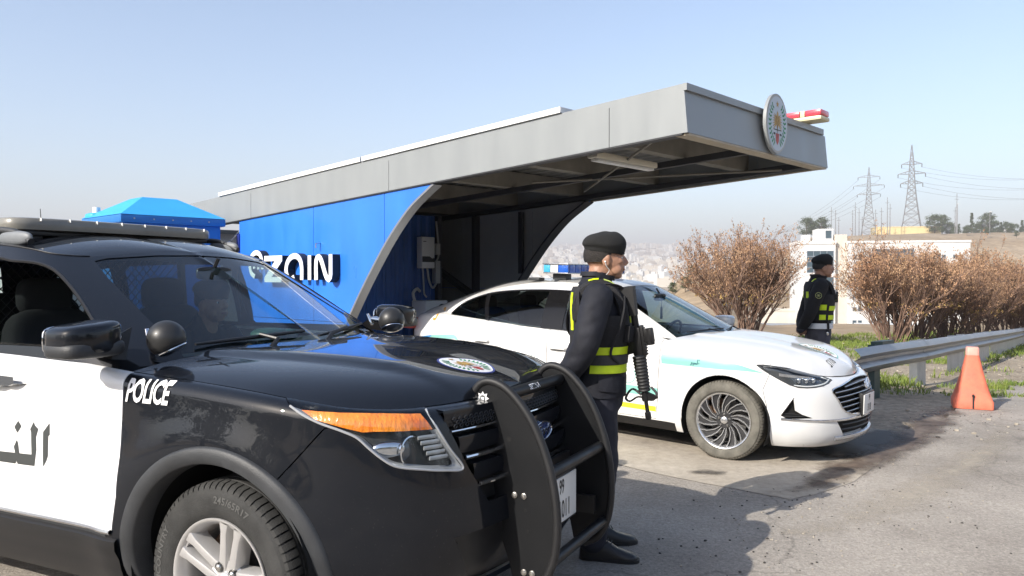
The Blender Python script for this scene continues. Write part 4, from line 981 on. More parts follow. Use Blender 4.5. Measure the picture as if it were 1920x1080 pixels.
    word = [[(650, 318), (657, 490), (640, 500), (643, 780), (625, 850), (585, 930), (572, 440)], [(443, 285), (460, 335), (507, 390), (482, 500), (492, 690), (470, 915), (250, 875), (232, 825), (218, 868), (0, 823), (-260, 770), (-260, 620), (0, 672), (432, 748), (415, 430), (402, 385)],
            [(228, 525), (243, 560), (268, 725), (212, 712), (192, 620)], [(236, 250), (282, 332), (232, 425), (188, 335)],
            [(-250, 770), (-60, 470), (-260, 380), (-330, 470), (-200, 500), (-420, 640), (-420, 760)], [(-330, 900), (-290, 970), (-330, 1040), (-370, 970)],
            [(-460, 320), (-420, 420), (-470, 700), (-640, 700), (-640, 620), (-520, 620)], [(-700, 380), (-660, 480), (-720, 690), (-900, 690), (-930, 560), (-820, 460), (-860, 610), (-760, 610), (-760, 430)],
            [(-760, 250), (-725, 310), (-760, 370), (-795, 310)], [(-860, 250), (-825, 310), (-860, 370), (-895, 310)]]
    W = [[L(*p) for p in w] for w in word]
    decal('arabic_lettering', poly_mesh(W), side[-1], [band], .0018, 'ink_grey', suv, .06)
    decal('arabic_lettering', poly_mesh([[(-2.06 - a, c) for a, c in w] for w in W]), side[1], [band], .0018, 'ink_grey', suv, .06)
    # ---- wheels
    def rim(root, mt):
        # five pairs of spokes with open windows between
        b = MB(); b.lathe([(.236, .102), (.242, .107), (.241, .113), (.234, .113), (.228, .106), (.218, .094), (.210, .060), (.205, .02), (.205, -.11), (.236, -.115)], 90, 'y'); b.build('rim', mt, root, angle=50)
        for k in range(5):
            a0 = 2 * math.pi * k / 5 + R(90 + 14); er = Vector((math.cos(a0), 0, math.sin(a0))); et = Vector((-math.sin(a0), 0, math.cos(a0)))
            for s_ in (-1, 1):
                rows = []
                for f in (0, .12, .3, .55, .8, .93, 1.0):
                    r_ = .040 + (.226 - .040) * f; lat = s_ * (.024 + .014 * f ** 1.5); w = .0165 + .004 * (1 - f) + .010 * max(0, f - .8) / .2; y = .082 + .024 * f ** .8; c = er * math.sqrt(max(1e-4, r_ * r_ - lat * lat)) + et * lat
                    rows.append([c + et * (w * q) + Vector((0, y + e_, 0)) for q, e_ in ((-1.25, -.062), (-1.05, -.014), (-.80, -.002), (-.55, 0), (.55, 0), (.80, -.002), (1.05, -.014), (1.25, -.062))])
                MB().grid(rows).build('spoke', mt, root, angle=28)
            # web that closes the slot between the two spokes near the hub and at the rim
            for r0, r1, yy in ((.030, .080, .070), (.214, .229, .094)):
                MB().grid([[er * r0 + et * q + Vector((0, yy, 0)), er * r1 + et * q + Vector((0, yy + .006, 0))] for q in (-.034, 0, .034)]).build('spoke_web', mt, root)
            al = a0 + R(36); c = Vector((.060 * math.cos(al), .074, .057 * math.sin(al)))
            b = MB(); b.lathe([(.0145, .0), (.0145, .016), (.011, .022), (.004, .025), (.001, .025)], 6, 'y', c); b.build('wheel_nut', 'bolt', root)
            b = MB(); b.lathe([(.019, .002), (.0175, .018)], 16, 'y', c); b.build('nut_recess', 'steel_dark', root)
        b = MB(); b.lathe([(.088, .03), (.086, .068), (.078, .078), (.040, .080), (.034, .092), (.028, .096), (.001, .097)], 40, 'y'); b.build('hub', mt, root, angle=30)
        b = MB(); b.prism(ellipse(0, 0, .020, .010, 24), .096, .0985); b.build('hub_badge', 'emblem_blue', root)
    for i, x in enumerate(WX):
        for sg in (-1, 1):
            wr = wheel('wheel', suv, (x, sg * .85, .374), sg, 0 if i else -2, .374, .243, .238, rim, 'rubber', 'alloy')
            b = MB()
            for word, ac in (('HICOUNTRY', 12), ('HICOUNTRY', 192), ('245/65R17', 104), ('245/65R17', 284)):
                tv, tf = text_mesh(word, .036, 1.15, .0008)
                vs_ = []
                for p in tv: a = R(ac) + p[0] / .318; r_ = .312 + p[1]; vs_.append((r_ * math.cos(a), .1228 - max(0, r_ - .312) * .10, r_ * math.sin(a)))
                b.add(vs_, tf)
            b.build('tyre_lettering', 'rubber_light', wr, smooth=False)['kind'] = 'stuff'
    # ---- cabin
    cab = suv
    b = MB(); b.box((-3.9, -.86, .42), (-.35, .86, .50)); b.build('cabin_floor', 'fabric_dark', cab)
    rows = []
    for k in range(21):
        y = -.80 + 1.6 * k / 20; q = 1 - (y / .9) ** 2 * .25
        rows.append([Vector((x, y, z)) for x, z in ((-.30 - .1 * (1 - q), 1.13), (-.48, 1.155), (-.66, 1.15 + .03 * math.exp(-((y - .38) / .2) ** 2)), (-.78, 1.10), (-.82, .98), (-.72, .75), (-.6, .5))])
    MB().grid(rows).build('dashboard', 'dash', cab)
    for y in (-.38, .38):
        st = bpy.data.objects.new('seat', None); link(st, cab); st.location = (-1.45, y, .5); st.empty_display_size = .1
        b = MB(); b.superq((.0, 0, .20), (.27, .25, .10), .5, .5, 20, 12); b.build('cushion', 'fabric_dark', st)
        b = MB(); b.superq((-.27, 0, .50), (.08, .25, .34), .5, .5, 20, 12, mtx=Matrix.Rotation(R(-12), 3, 'Y')); b.build('backrest', 'fabric_dark', st)
        b = MB(); b.superq((-.36, 0, .90), (.055, .145, .10), .6, .6, 20, 12); b.tube([(-.34, -.06, .75), (-.36, -.06, .9)], .008, 6); b.tube([(-.34, .06, .75), (-.36, .06, .9)], .008, 6); b.build('headrest', 'fabric_dark', st)
    b = MB(); b.superq((-2.65, 0, .78), (.26, .62, .12), .4, .4); b.superq((-2.95, 0, 1.08), (.09, .62, .32), .4, .4); b.build('rear_bench', 'fabric_dark', cab)
    b = MB(); c = Vector((-.92, .38, 1.03)); ax = Vector((-.9, 0, .45)).normalized(); u_, v_, _ = frame(ax)
    ring = [c + u_ * (.185 * math.cos(2 * math.pi * k / 40)) + v_ * (.185 * math.sin(2 * math.pi * k / 40)) for k in range(41)]; b.tube(ring, .015, 8, cap=False)
    b.tube([c - u_ * .18, c + u_ * .18], .014, 6); b.tube([c, c - v_ * .18], .014, 6); b.tube([c, c - ax * .25], .03, 8); b.build('steering_wheel', 'plastic_black', cab)
    cg = bpy.data.objects.new('partition_cage', None); link(cg, cab)
    b = MB()
    for p, q in (((-1.98, -.74, .6), (-1.98, -.66, 1.62)), ((-1.98, .74, .6), (-1.98, .66, 1.62)), ((-1.98, -.66, 1.62), (-1.98, .66, 1.62)), ((-1.98, -.74, 1.05), (-1.98, .74, 1.05)), ((-1.98, 0, 1.05), (-1.98, 0, 1.62))): b.bar(p, q, .035)
    b.build('cage_frame', 'plastic_black', cg)
    b = MB()
    for k in range(-16, 30):
        for sg in (-1, 1):
            y0 = -.70 + k * .055; p0 = [y0, 1.06]; p1 = [y0 + sg * .52, 1.61]
            pts_ = []
            for t in range(12):
                f = t / 11; y = p0[0] + (p1[0] - p0[0]) * f; z = p0[1] + (p1[1] - p0[1]) * f
                if abs(y) < .67: pts_.append((-1.98, y, z))
            if len(pts_) > 1: b.tube([pts_[0], pts_[-1]], .0032, 4)
    b.build('cage_mesh', 'plastic_black', cg)
    b = MB(); b.superq((-.62, .02, 1.205), (.07, .10, .035), .7, .7); b.superq((-.60, .14, 1.20), (.04, .05, .03), .8, .8); b.cyl((-.555, -.02, 1.205), (-.548, -.02, 1.205), .016, 16); b.build('dash_radar', 'radar_green', cab)
    b = MB(); b.superq((-.98, 0, 1.52), (.012, .12, .035), .5, .5); b.tube([(-.98, 0, 1.55), (-.95, 0, 1.60)], .01, 6); b.build('rear_view_mirror', 'plastic_black', cab)
    b = MB(); b.box((-4.085, -.82, .42), (-3.97, .82, .62), bev=.03); b.build('rear_bumper', 'plastic_dark', cab)
    for sg in (-1, 1):
        b = MB(); b.superq((-3.90, sg * .86, 1.02), (.10, .10, .14), .5, .5); b.build('tail_lamp', 'decal_red', cab)
    b = MB(); b.box((-3.7, -.7, .28), (.7, .7, .33)); b.build('underbody', 'gap_black', cab)
suv_parts()
# ================================================================ white traffic police sedan
SED_T = R(38); SED_LOC = (2.261, 7.209, 0.0)
sed = empty('police_sedan', SED_LOC, -SED_T, 'white police sedan with teal side stripe and blue roof lights under the canopy', 'car')
sed.rotation_euler = (0, R(1.7), -SED_T)      # the pad rises towards the booth
def _sed_zs(x): return interp([(-3.95, .97), (-3.4, 1.02), (-2.8, 1.0), (-1.8, .965), (-.9, .945), (-.55, .94), (-.3, .925), (0, .895), (.3, .845), (.55, .785), (.75, .73), (.95, .685)], x)
def _sed_hx(p, a):
    yc = .47 - .12 * (p.x + .3); q = (yc - abs(p.y)) / .05; s = 1 / (1 + math.exp(-4 * q)); fade = max(0, min(1, (.85 - p.x) / .5)); return .012 * s * fade
def _sed_sx(x, z, n):
    # character line above the sills and a soft shoulder crease
    return abs(n.y) * (.010 * math.exp(-((z - .80) / .035) ** 2) - .014 * math.exp(-((z - .42) / .09) ** 2) * (1 if -2.3 < x < -.45 else 0.3))
DB = Body(plan=[(-3.88, 0), (-3.87, .40), (-3.79, .66), (-3.6, .80), (-3.2, .885), (-2.6, .915), (-1.6, .925), (-.6, .925), (0, .918), (.3, .895), (.53, .82), (.71, .66), (.82, .44), (.878, .2), (.895, 0)], per=14,
    zs=_sed_zs, zb=lambda x, n: 0.17,
    side=[(.15, .10), (.2, .06), (.27, .03), (.35, .015), (.5, .012), (.6, .004), (.7, 0), (.8, .004), (.9, .022), (1.0, .05)],
    front=[(.15, .10), (.2, .04), (.28, .01), (.4, 0), (.52, .005), (.6, .022), (.66, .05), (.72, .09), (.78, .14)],
    rear=[(.15, .1), (.3, .02), (.5, 0), (.7, .01), (.9, .06), (1.05, .09)], rt=.055,
    arches=[(0, .335, .40, .014, .06), (-2.84, .335, .40, .018, .07)], nt=40,
    Bc=[(-3.62, 0, 1.085), (-3.58, .4, 1.08), (-3.48, .60, 1.06), (-3.12, .765, 1.01), (-2.5, .85, .965), (-1.6, .868, .935), (-.85, .862, .915), (-.58, .80, .915), (-.42, .62, .935), (-.33, .35, .95), (-.3, 0, .955)],
    Tc=[(-3.02, 0, 1.315), (-3.0, .3, 1.305), (-2.92, .47, 1.28), (-2.68, .58, 1.305), (-2.2, .61, 1.375), (-1.75, .612, 1.398), (-1.5, .585, 1.387), (-1.38, .535, 1.37), (-1.33, .42, 1.38), (-1.30, .22, 1.392), (-1.29, 0, 1.395)],
    perg=12, bulge=.035, roofz=[(-3.02, 1.315), (-2.65, 1.39), (-2.3, 1.43), (-1.9, 1.445), (-1.6, 1.437), (-1.4, 1.414), (-1.29, 1.395)],
    hoodz=[(-.35, .985), (0, .955), (.3, .91), (.55, .85), (.72, .785), (.82, .72)], cowlx=(-.56, -.32),
    gh=lambda a: .16 * a * a + .84 * a ** 4.5, gr=lambda a: a ** 2.4, hood_extra=_sed_hx, side_extra=_sed_sx)
def _deck():
    n = len(DB.C); top = [DB.pt(i, 1.0) for i in range(n)]
    k1 = min(range(n), key=lambda i: abs(top[i].x + 3.10) + (9 if DB.C[i].y < .3 else 0))
    outer = top[:k1 + 1][::-1]; m = len(outer); inner = []
    for i in range(m):
        f = i / (m - 1); x = -3.36 + (outer[-1].x + 3.36) * (1 - (1 - f) ** 1.3); inner.append(Vector((x, 0, interp([(-3.95, .99), (-3.8, 1.05), (-3.6, 1.09), (-3.3, 1.115)], x))))
    inner[-1] = outer[-1].copy()
    return Surf(fan_rows(outer, inner, lambda a: .2 * a * a + .8 * a ** 4, 20))
DK = _deck(); DK.flip_if(lambda c: Vector((0, 0, 1)))
mat('sed_white', (0.70, 0.70, 0.69), 0.3, coat=0.8, spec=0.4, var=0.015, vscale=2, coat_rough=0.02)
mat('teal', (0.24, 0.52, 0.46), 0.4, coat=0.4)
mat('stripe_blue', (0.02, 0.22, 0.52), 0.4, coat=0.4)
mat('stripe_yellow', (0.75, 0.72, 0.03), 0.4, coat=0.4)
mat('gold_paint', (0.55, 0.30, 0.05), 0.4)
mat('ink_teal', (0.05, 0.16, 0.18), 0.5)
mat('pale_line', (0.55, 0.62, 0.72), 0.5)
mat('lamp_blue', (0.01, 0.10, 0.50), 0.12, coat=1, bump=0.5, bscale=90)
mat('lamp_cyan', (0.05, 0.38, 0.62), 0.15, coat=1, bump=0.5, bscale=90)
mat('tyre_dusty', (0.125, 0.118, 0.10), 0.9, var=0.3, vscale=12, bump=0.3, bscale=160)
mat('alloy_dark', (0.05, 0.05, 0.052), 0.4, metal=0.5, var=0.2, vscale=30)
mat('alloy_bright', (0.68, 0.68, 0.68), 0.25, metal=0.85)
mat('satin_silver', (0.55, 0.56, 0.58), 0.25, metal=0.9)
glass_mat('glass_blue', (0.55, 0.70, 0.76), refl=1.0)
def arabic(word, x, y, h, w):
    # small joined script drawn with pen strokes; x is the right end, reads right to left; h is the height of a tall letter
    S = []
    def st(pts): S.append(stroke([(x + a * h, y + b * h) for a, b in pts], w, 14))
    if word == 'alsayr':
        st([(0, 1.0), (-.02, .05)]); st([(-.32, 1.0), (-.34, .4), (-.36, .08), (-.55, .03), (-.70, .05)])
        st([(-.62, .30), (-.66, .05), (-.80, .04), (-.84, .30)]); st([(-.84, .26), (-.88, .05), (-1.0, .04), (-1.04, .30)]); st([(-1.04, .2), (-1.1, .05), (-1.3, .05), (-1.34, .32)])
        st([(-1.34, .25), (-1.42, .05), (-1.6, .10), (-1.66, .36)]); st([(-1.66, .34), (-1.70, .0), (-1.82, -.20), (-2.02, -.26)])
        for dx in (-1.26, -1.42): S.append(ellipse(x + dx * h, y - .2 * h, w * .6, w * .6, 8))
    else:
        st([(0, 1.0), (-.02, .05)]); st([(-.30, .62), (-.22, .3), (-.30, .05), (-.56, .06)]); st([(-.74, 1.0), (-.76, .05)]); st([(-1.0, .42), (-.98, .1), (-1.08, -.2), (-1.28, -.28)])
        st([(-1.42, .55), (-1.32, .2), (-1.52, .04), (-1.68, .18), (-1.56, .48), (-1.42, .55)])
        for dx in (-1.44, -1.60): S.append(ellipse(x + dx * h, y + .80 * h, w * .6, w * .6, 8))
    return S
def sed_parts():
    band, hood, green, roof = DB.band, DB.hood, DB.green, DB.roof
    side = {-1: projx('side_r'), 1: projx('side_l')}; fr = {-1: projx('front_r', 42), 1: projx('front_l', 42)}; fp = projx('front'); AX, AZ = .015, .335
    lamp3 = [(.275, -.90, .812), (.428, -.840, .806), (.53, -.79, .790), (.62, -.69, .765), (.705, -.53, .722), (.735, -.47, .700), (.715, -.575, .670), (.67, -.67, .655), (.62, -.73, .651), (.545, -.795, .659), (.445, -.848, .708), (.36, -.878, .757)]
    fog3 = [(.540, -.803, .575), (.553, -.79, .470), (.60, -.757, .438), (.665, -.70, .412), (.50, -.82, .402), (.455, -.84, .430)]
    for sg in (-1, 1):
        cs = lambda c, sg=sg: c.y * sg > -.002
        S = side[sg]; u, v, d = fr[sg]
        P2 = lambda l, sg=sg, u=u: [(Vector((x, y * -sg, z)).dot(u), z) for x, y, z in l]
        band.cut([(.36, 1.0), (.37, .74), (.33, .62), (.36, .50), (.38, .10), (1.2, .10), (1.2, 1.0)], S, 'bumper', cs)
        band.cut([(-.575, 1.2), (-.565, .80), (-.58, .55), (-.60, .26), (-1.755, .255), (-1.755, 1.2)], S, 'door_f', cs)
        band.cut([(-1.755, 1.2), (-1.755, .255), (-2.42, .255), (-2.50, .45), (-2.66, .66), (-2.86, .82), (-2.93, 1.2)], S, 'door_r', cs)
        band.cut([(-.42, .10), (-.42, .245), (-2.46, .245), (-2.46, .10)], S, 'sill', cs)
        band.cut(P2(lamp3), fr[sg], 'lamp', cs); band.cut(P2(fog3), fr[sg], 'fog', cs)
        for ax in (AX, AX - 2.84): band.cut([(ax + .368, .0)] + arc(ax, AZ, .368, 0, 180, 44) + [(ax - .368, .0)], S, 'hole', cs)
    G = [(-.535, .620), (-.40, .655), (-.275, .675), (-.12, .688), (0, .69)]; G2 = [(-.495, .55), (-.43, .465), (-.33, .425), (-.2, .418)]
    band.cut([(y, z) for y, z in G] + [(-y, z) for y, z in G[-2::-1]] + [(-y, z) for y, z in G2] + [(y, z) for y, z in G2[::-1]], fp, 'grille', lambda c: c.x > .4)
    band.cut([(-.50, .375), (.50, .375), (.40, .255), (-.40, .255)], fp, 'intake', lambda c: c.x > .4)
    for cond in (lambda c: c.x > -.7 and c.y < 0, lambda c: c.x > -.7 and c.y >= 0): band.take('', 'fender', 'sed_white', sed, gap=.003, depth=.02, cond=cond)
    band.take('', 'rear_quarter', 'sed_white', sed, cond=lambda c: c.x <= -.7)
    band.take('bumper', 'front_bumper', 'sed_white', sed, gap=.001, depth=.012)
    for sg in (-1, 1):
        cs = lambda c, sg=sg: c.y * sg > 0; u, v, d = fr[sg]; S = side[sg]
        P2 = lambda l, sg=sg, u=u: [(Vector((x, y * -sg, z)).dot(u), z) for x, y, z in l]
        for nm, hx in (('door_f', -1.62), ('door_r', -2.56)):
            dr = band.take(nm, 'door', 'sed_white', sed, gap=.0035, depth=.02, cond=cs)
            h0 = band.hit(Vector((hx, 0, .79)), S[2])[0]
            MB().tube([(hx - .10, h0.y - sg * .004, .79), (hx - .085, h0.y + sg * .022, .792), (hx, h0.y + sg * .030, .795), (hx + .085, h0.y + sg * .022, .792), (hx + .10, h0.y - sg * .004, .79)], [.010, .012, .013, .012, .010], 10, flat=(.8, 1.3)).build('handle', 'sed_white', dr)
            MB().superq((hx - .005, h0.y - sg * .004, .785), (.09, .006, .020), .7, .7).build('handle_recess', 'plastic_dark', dr)
        band.take('sill', 'sill', 'plastic_black', sed, cond=cs)
        for ax in (AX, AX - 2.84):
            b = MB(); b.grid([[Vector((ax + .375 * math.cos(R(a)), sg * y, AZ + .375 * math.sin(R(a)))) for y in (.915, .55)] for a in range(-25, 206, 10)])
            b.add([(ax + .375 * math.cos(R(a)), sg * .55, AZ + .375 * math.sin(R(a))) for a in range(-25, 206, 10)], [tuple(range(24))]); b.build('wheel_liner', 'gap_black', sed)
        # headlamp
        lens = band.take('lamp', 'headlight', 'glass_clear', sed, cond=cs, off=.001); lp = P2(lamp3)
        decal('lamp_bowl', poly_mesh([lp]), fr[sg], [band], -.03, 'lamp_inner', lens, .05)
        pts = [band.hit(u * a + v * z, d)[0] for a, z in lp]; pts = [q - d * .001 for q in pts if q is not None]
        MB().tube(catmull(pts, 80, True) + [pts[0]], .005, 6).build('lamp_surround', 'lamp_inner', lens)
        low = [band.hit(u * a + v * (z + .008), d)[0] for a, z in P2(lamp3[5:10])]
        MB().tube([q + d * .006 for q in catmull(low, 30)], .006, 6).build('light_guide', 'plate_white', lens)
        for k, (x, y, z) in enumerate(((.56, -.745, .70), (.605, -.70, .70), (.645, -.65, .70))):
            q = band.hit(u * Vector((x, y * -sg, z)).dot(u) + v * z, d)[0] + d * .02; mt = Matrix.Translation(q) @ Vector((1, .25 * sg, 0)).to_track_quat('Y', 'Z').to_matrix().to_4x4()
            b = MB(); b.superq((0, 0, 0), (.017, .012, .021), .5, .5, 16, 8); b.xf(mt); b.build('led_unit', 'lamp_reflector', lens)
        b = MB(); rows = []
        for k in range(10):
            f = k / 9; q = band.hit(u * Vector((.45 + .2 * f, -sg * -(.845 - .20 * f), 0)).dot(u) + v * (.745 - .03 * f), d)[0]; rows.append([q + d * .024 + v * e for e in (.010, -.012)])
        b.grid(rows); b.build('lamp_trim', 'chrome', lens)
        fg = band.take('fog', 'bumper_vent', 'gap_black', sed, cond=cs, off=-.03); fpnt = [band.hit(u * a + v * z, d)[0] for a, z in P2(fog3)]
        MB().tube([q for q in (fpnt[5], fpnt[0]) if q is not None], .008, 6).build('vent_blade', 'satin_silver', fg)
        for k in range(3):
            a_ = fpnt[5].lerp(fpnt[4], .5 + .0 * k) + Vector((0, 0, .012 * k)); c_ = fpnt[3] + Vector((-.02 * k, 0, .012 + .012 * k)); MB().tube([a_ + d * .01, c_ + d * .01], .003, 5).build('vent_slat', 'plastic_dark', fg)
        # bright strip round the bumper
        pth = []
        for k in range(40):
            f = k / 39; an = R(172 * f) ; y = -(.84 * (1 - f)) ; q = band.hit(Vector((0, y * -sg, .398 - .012 * math.sin(math.pi * f))), Vector((-1, 0, 0)))[0]
            if q is not None and q.x > .4: pth.append(q + Vector((.004, sg * .002, 0)))
        MB().tube(pth, .010, 8, flat=(.6, 1)).build('bumper_strip', 'chrome', sed)
    gr = band.take('grille', 'grille', 'gap_black', sed, off=-.05)
    def fpath(z, w, o, n=31, sag=0.0):
        r = []
        for k in range(n):
            y = -w + 2 * w * k / (n - 1); q = band.hit(Vector((0, y, z - sag * (y / w) ** 2)), Vector((-1, 0, 0)))[0]
            if q is not None: r.append(q + Vector((o, 0, 0)))
        return r
    for z, w in ((.655, .36), (.618, .50), (.578, .505), (.538, .475), (.497, .445), (.457, .41)):
        P = fpath(z, w, -.004, sag=.02); rows = [[p + Vector((dx, 0, dz)) for dx, dz in ((-.04, .010), (-.006, .008), (.0, .003), (-.002, -.006), (-.04, -.010))] for p in P]
        MB().grid(rows).build('grille_bar', 'plastic_black', gr); MB().tube([p + Vector((.001, 0, .006)) for p in P], .0038, 6).build('grille_trim', 'satin_silver', gr)
    gp = [band.hit(Vector((0, y, z)), Vector((-1, 0, 0)))[0] for y, z in [(y, z) for y, z in G] + [(-y, z) for y, z in G[-2::-1]] + [(-y, z) for y, z in G2] + [(y, z) for y, z in G2[::-1]]]
    gp = [q + Vector((.002, 0, 0)) for q in gp if q is not None]; MB().tube(catmull(gp, 90, True) + [gp[0]], .006, 6).build('grille_surround', 'chrome', gr)
    it = band.take('intake', 'air_intake', 'gap_black', sed, off=-.03)
    for z in (.345, .305): MB().tube(fpath(z, .43, -.006), .006, 6).build('intake_slat', 'plastic_black', it)
    MB().tube(fpath(.235, .50, .006), .016, 8, flat=(.8, 1.2)).build('front_lip', 'satin_silver', sed)
    ex = band.hit(Vector((0, 0, .64)), Vector((-1, 0, 0)))[0].x + .012
    em = bpy.data.objects.new('badge', None); link(em, sed); em.empty_display_size = .03
    P = [Vector((ex + .012 - .25 * (b - .645) ** 2, a, b)) for a, b in ellipse(0, .645, .066, .040, 40)]; MB().tube(P + [P[0]], .007, 8, cap=False).build('badge_ring', 'chrome', em)
    for pts in (((-.036, .612), (-.026, .645), (-.016, .678)), ((.016, .612), (.026, .645), (.036, .678)), ((-.026, .636), (0, .645), (.026, .654))): MB().tube([(ex + .014, a, b) for a, b in pts], .007, 8).build('badge_letter', 'chrome', em)
    b = MB(); b.box((ex + .03, -.155, .40), (ex + .038, .155, .56), Matrix(), .002); npl = b.build('number_plate', 'plate_white', sed)
    MB().box((ex - .01, -.17, .385), (ex + .0295, .17, .572), bev=.004).build('plate_holder', 'plastic_black', npl)
    b = MB()
    for t, zz, sz in (('99', .525, .070), ('3118', .445, .085)):
        tv, tf = text_mesh(t, sz, .62, .001, 0, (0, zz)); b.add([(ex + .0392, p[0], p[1]) for p in tv], tf)
    b.build('plate_lettering', 'ink_black', npl, smooth=False)
    # hood, deck, roof, glass
    hd = hood.take('', 'hood', 'sed_white', sed, gap=.005, depth=.03)
    prT = (Vector((0, -1, 0)), Vector((-1, 0, 0)), Vector((0, 0, -1)))
    crest_decals(hd, 'hood_crest', 0, -.475, .135, .165, prT, [hood], .002, ring='teal')
    tv, tf = text_mesh('8112', .075, .8, .001, 0, (.26, -.66)); decal('hood_number', (tv, tf), prT, [hood], .0025, 'ink_grey', hd, .03)
    DK.take('', 'boot_lid', 'sed_white', sed); roof.take('', 'roof', 'sed_white', sed)
    dlo = {'wq': [(-3.13, 1.012), (-3.05, 1.09), (-2.95, 1.155), (-2.80, 1.21), (-2.70, 1.235), (-2.58, .972), (-2.95, .975)],
           'wr': [(-2.645, 1.245), (-2.5, 1.27), (-2.3, 1.292), (-2.0, 1.305), (-1.895, 1.307), (-1.875, .965), (-2.53, .970)],
           'wf': [(-1.63, .962), (-1.64, 1.305), (-1.5, 1.30), (-1.38, 1.278), (-1.2, 1.20), (-1.0, 1.095), (-.80, .965)]}
    full = [(-3.17, 1.0), (-3.05, 1.115), (-2.93, 1.18), (-2.72, 1.25), (-2.5, 1.287), (-2.2, 1.314), (-1.9, 1.327), (-1.6, 1.325), (-1.45, 1.312), (-1.33, 1.275), (-1.15, 1.192), (-.9, 1.06), (-.73, .95), (-1.0, .948), (-1.4, .948), (-1.8, .948), (-2.2, .949), (-2.6, .951), (-2.95, .955)]
    for sg in (-1, 1):
        cs = lambda c, sg=sg: c.y * sg > 0
        green.cut(full, side[sg], 'dlo', cs)
        for k, p in dlo.items(): green.cut(p, side[sg], k, cs)
    ws = [(-.69, .955), (-.35, .975), (0, .98), (.35, .975), (.69, .955), (.66, 1.02), (.545, 1.30), (.50, 1.355), (.25, 1.378), (0, 1.383), (-.25, 1.378), (-.50, 1.355), (-.545, 1.30), (-.66, 1.02)]
    green.cut(ws, fp, 'screen', lambda c: c.x > -1.45)
    green.cut([(-.55, 1.10), (.55, 1.10), (.44, 1.285), (-.44, 1.285)], fp[0:2] + (Vector((1, 0, 0)),), 'rear_screen', lambda c: c.x < -2.8)
    green.take('', 'pillar_frame', 'sed_white', sed, solid=.008)
    green.take('screen', 'windscreen', 'glass_blue', sed, off=-.003); green.take('rear_screen', 'rear_window', 'glass_tint', sed, off=-.003)
    for sg in (-1, 1):
        cs = lambda c, sg=sg: c.y * sg > 0
        green.take('dlo', 'window_frame', 'gloss_black', sed, cond=cs, off=.001)
        for k in dlo: green.take(k, 'side_window', 'glass_tint' if k != 'wf' else 'glass_blue', sed, cond=cs, off=-.004)
        pts = [green.hit(Vector((x, 0, z)), side[sg][2])[0] for x, z in full]; pts = [q + Vector((0, sg * .002, 0)) for q in pts if q is not None]
        low = [p for p in pts if p.z < 1.0]; MB().tube(catmull(pts, 110, True) + [pts[0]], .005, 6).build('window_trim', 'satin_silver', sed)
    # cowl and wipers
    hr = DB.hood_rows[0]; bf = [p for p in DB.B if p.x > -.62]; bf = sorted(bf + [Vector((p.x, -p.y, p.z)) for p in bf], key=lambda p: p.y); rows = []
    for k in range(33):
        a = hr[round(k / 32 * (len(hr) - 1))]; y = a.y * .92; c = min(bf, key=lambda p: abs(p.y - y)); rows.append([a + Vector((.02, 0, -.014)), a + Vector((0, 0, -.012)), Vector(((a.x + c.x) / 2 - .02, y, a.z - .022)), Vector((c.x - .03, y, c.z + .02))])
    MB().grid(rows).build('cowl_panel', 'plastic_black', sed)
    for y0, y1 in ((-.55, .0), (.02, .5)):
        w = bpy.data.objects.new('wiper', None); link(w, sed); w.empty_display_size = .05
        def sp(y, z): q, n = green.hit(Vector((0, y, z)), Vector((-1, 0, 0))); return q + n * .012
        a = sp(y0, .99); m_ = sp((y0 + y1) / 2, 1.0); c = sp(y1, 1.005); MB().tube([a, m_, c], [.005, .008, .005], 8).build('blade', 'plastic_black', w); MB().tube([Vector((-.31, y1 * .6, .97)), m_ + Vector((.01, 0, .01))], .007, 6).build('arm', 'plastic_black', w)
    for sg in (-1, 1):
        mr = bpy.data.objects.new('mirror', None); link(mr, sed); mr.empty_display_size = .05
        MB().superq((-.80, sg * 1.0, 1.02), (.085, .105, .055), .55, .55).build('housing', 'sed_white', mr); MB().tube([(-.78, sg * .87, .965), (-.79, sg * .95, .985)], [.03, .035], 10).build('mount', 'plastic_black', mr)
        MB().superq((-.885, sg * 1.0, 1.02), (.005, .09, .046), .5, .5).build('glass', 'chrome', mr)
    # roof light bar
    lb = bpy.data.objects.new('light_bar', None); link(lb, sed); lb.location = (-1.93, 0, 1.48)
    MB().box((-.15, -.56, 0), (.15, .56, .012), bev=.004).build('base_tray', 'satin_silver', lb); MB().box((-.155, -.57, .092), (.155, .57, .102), bev=.004).build('top_cover', 'satin_silver', lb)
    def seg(y0, y1, x0, x1, m_): MB().box((x0, y0, .0125), (x1, y1, .0915), bev=.006).build('lens', m_, lb)
    for sg in (-1, 1):
        ya, yb = sorted((sg * .555, sg * .53)); seg(ya, yb, .03, .148, 'lamp_blue'); seg(ya, yb, -.148, -.07, 'lamp_cyan'); seg(ya, yb, -.066, .026, 'plate_white')
        MB().box((-.08, sg * .44 - .05, -.06), (.08, sg * .44 + .05, -.001), bev=.008).build('foot', 'plastic_dark', lb)
        MB().box((-.33, sg * .52 - .05, -.075), (-.19, sg * .52 + .05, -.045), bev=.01).build('roof_clamp', 'plastic_dark', lb)
        MB().box((-.02, sg * .58 - .018, -.115), (.02, sg * .58 + .06, -.058), bev=.004).build('strap', 'rail_grey', lb)
    MB().box((-.135, -.526, .0125), (.12, .526, .0915)).build('lamp_core', 'lamp_inner', lb)
    for k in range(10):
        y = -.522 + k * .105; seg(y, y + .098, .122, .149, 'lamp_blue'); seg(y, y + .098, -.149, -.137, 'lamp_blue')
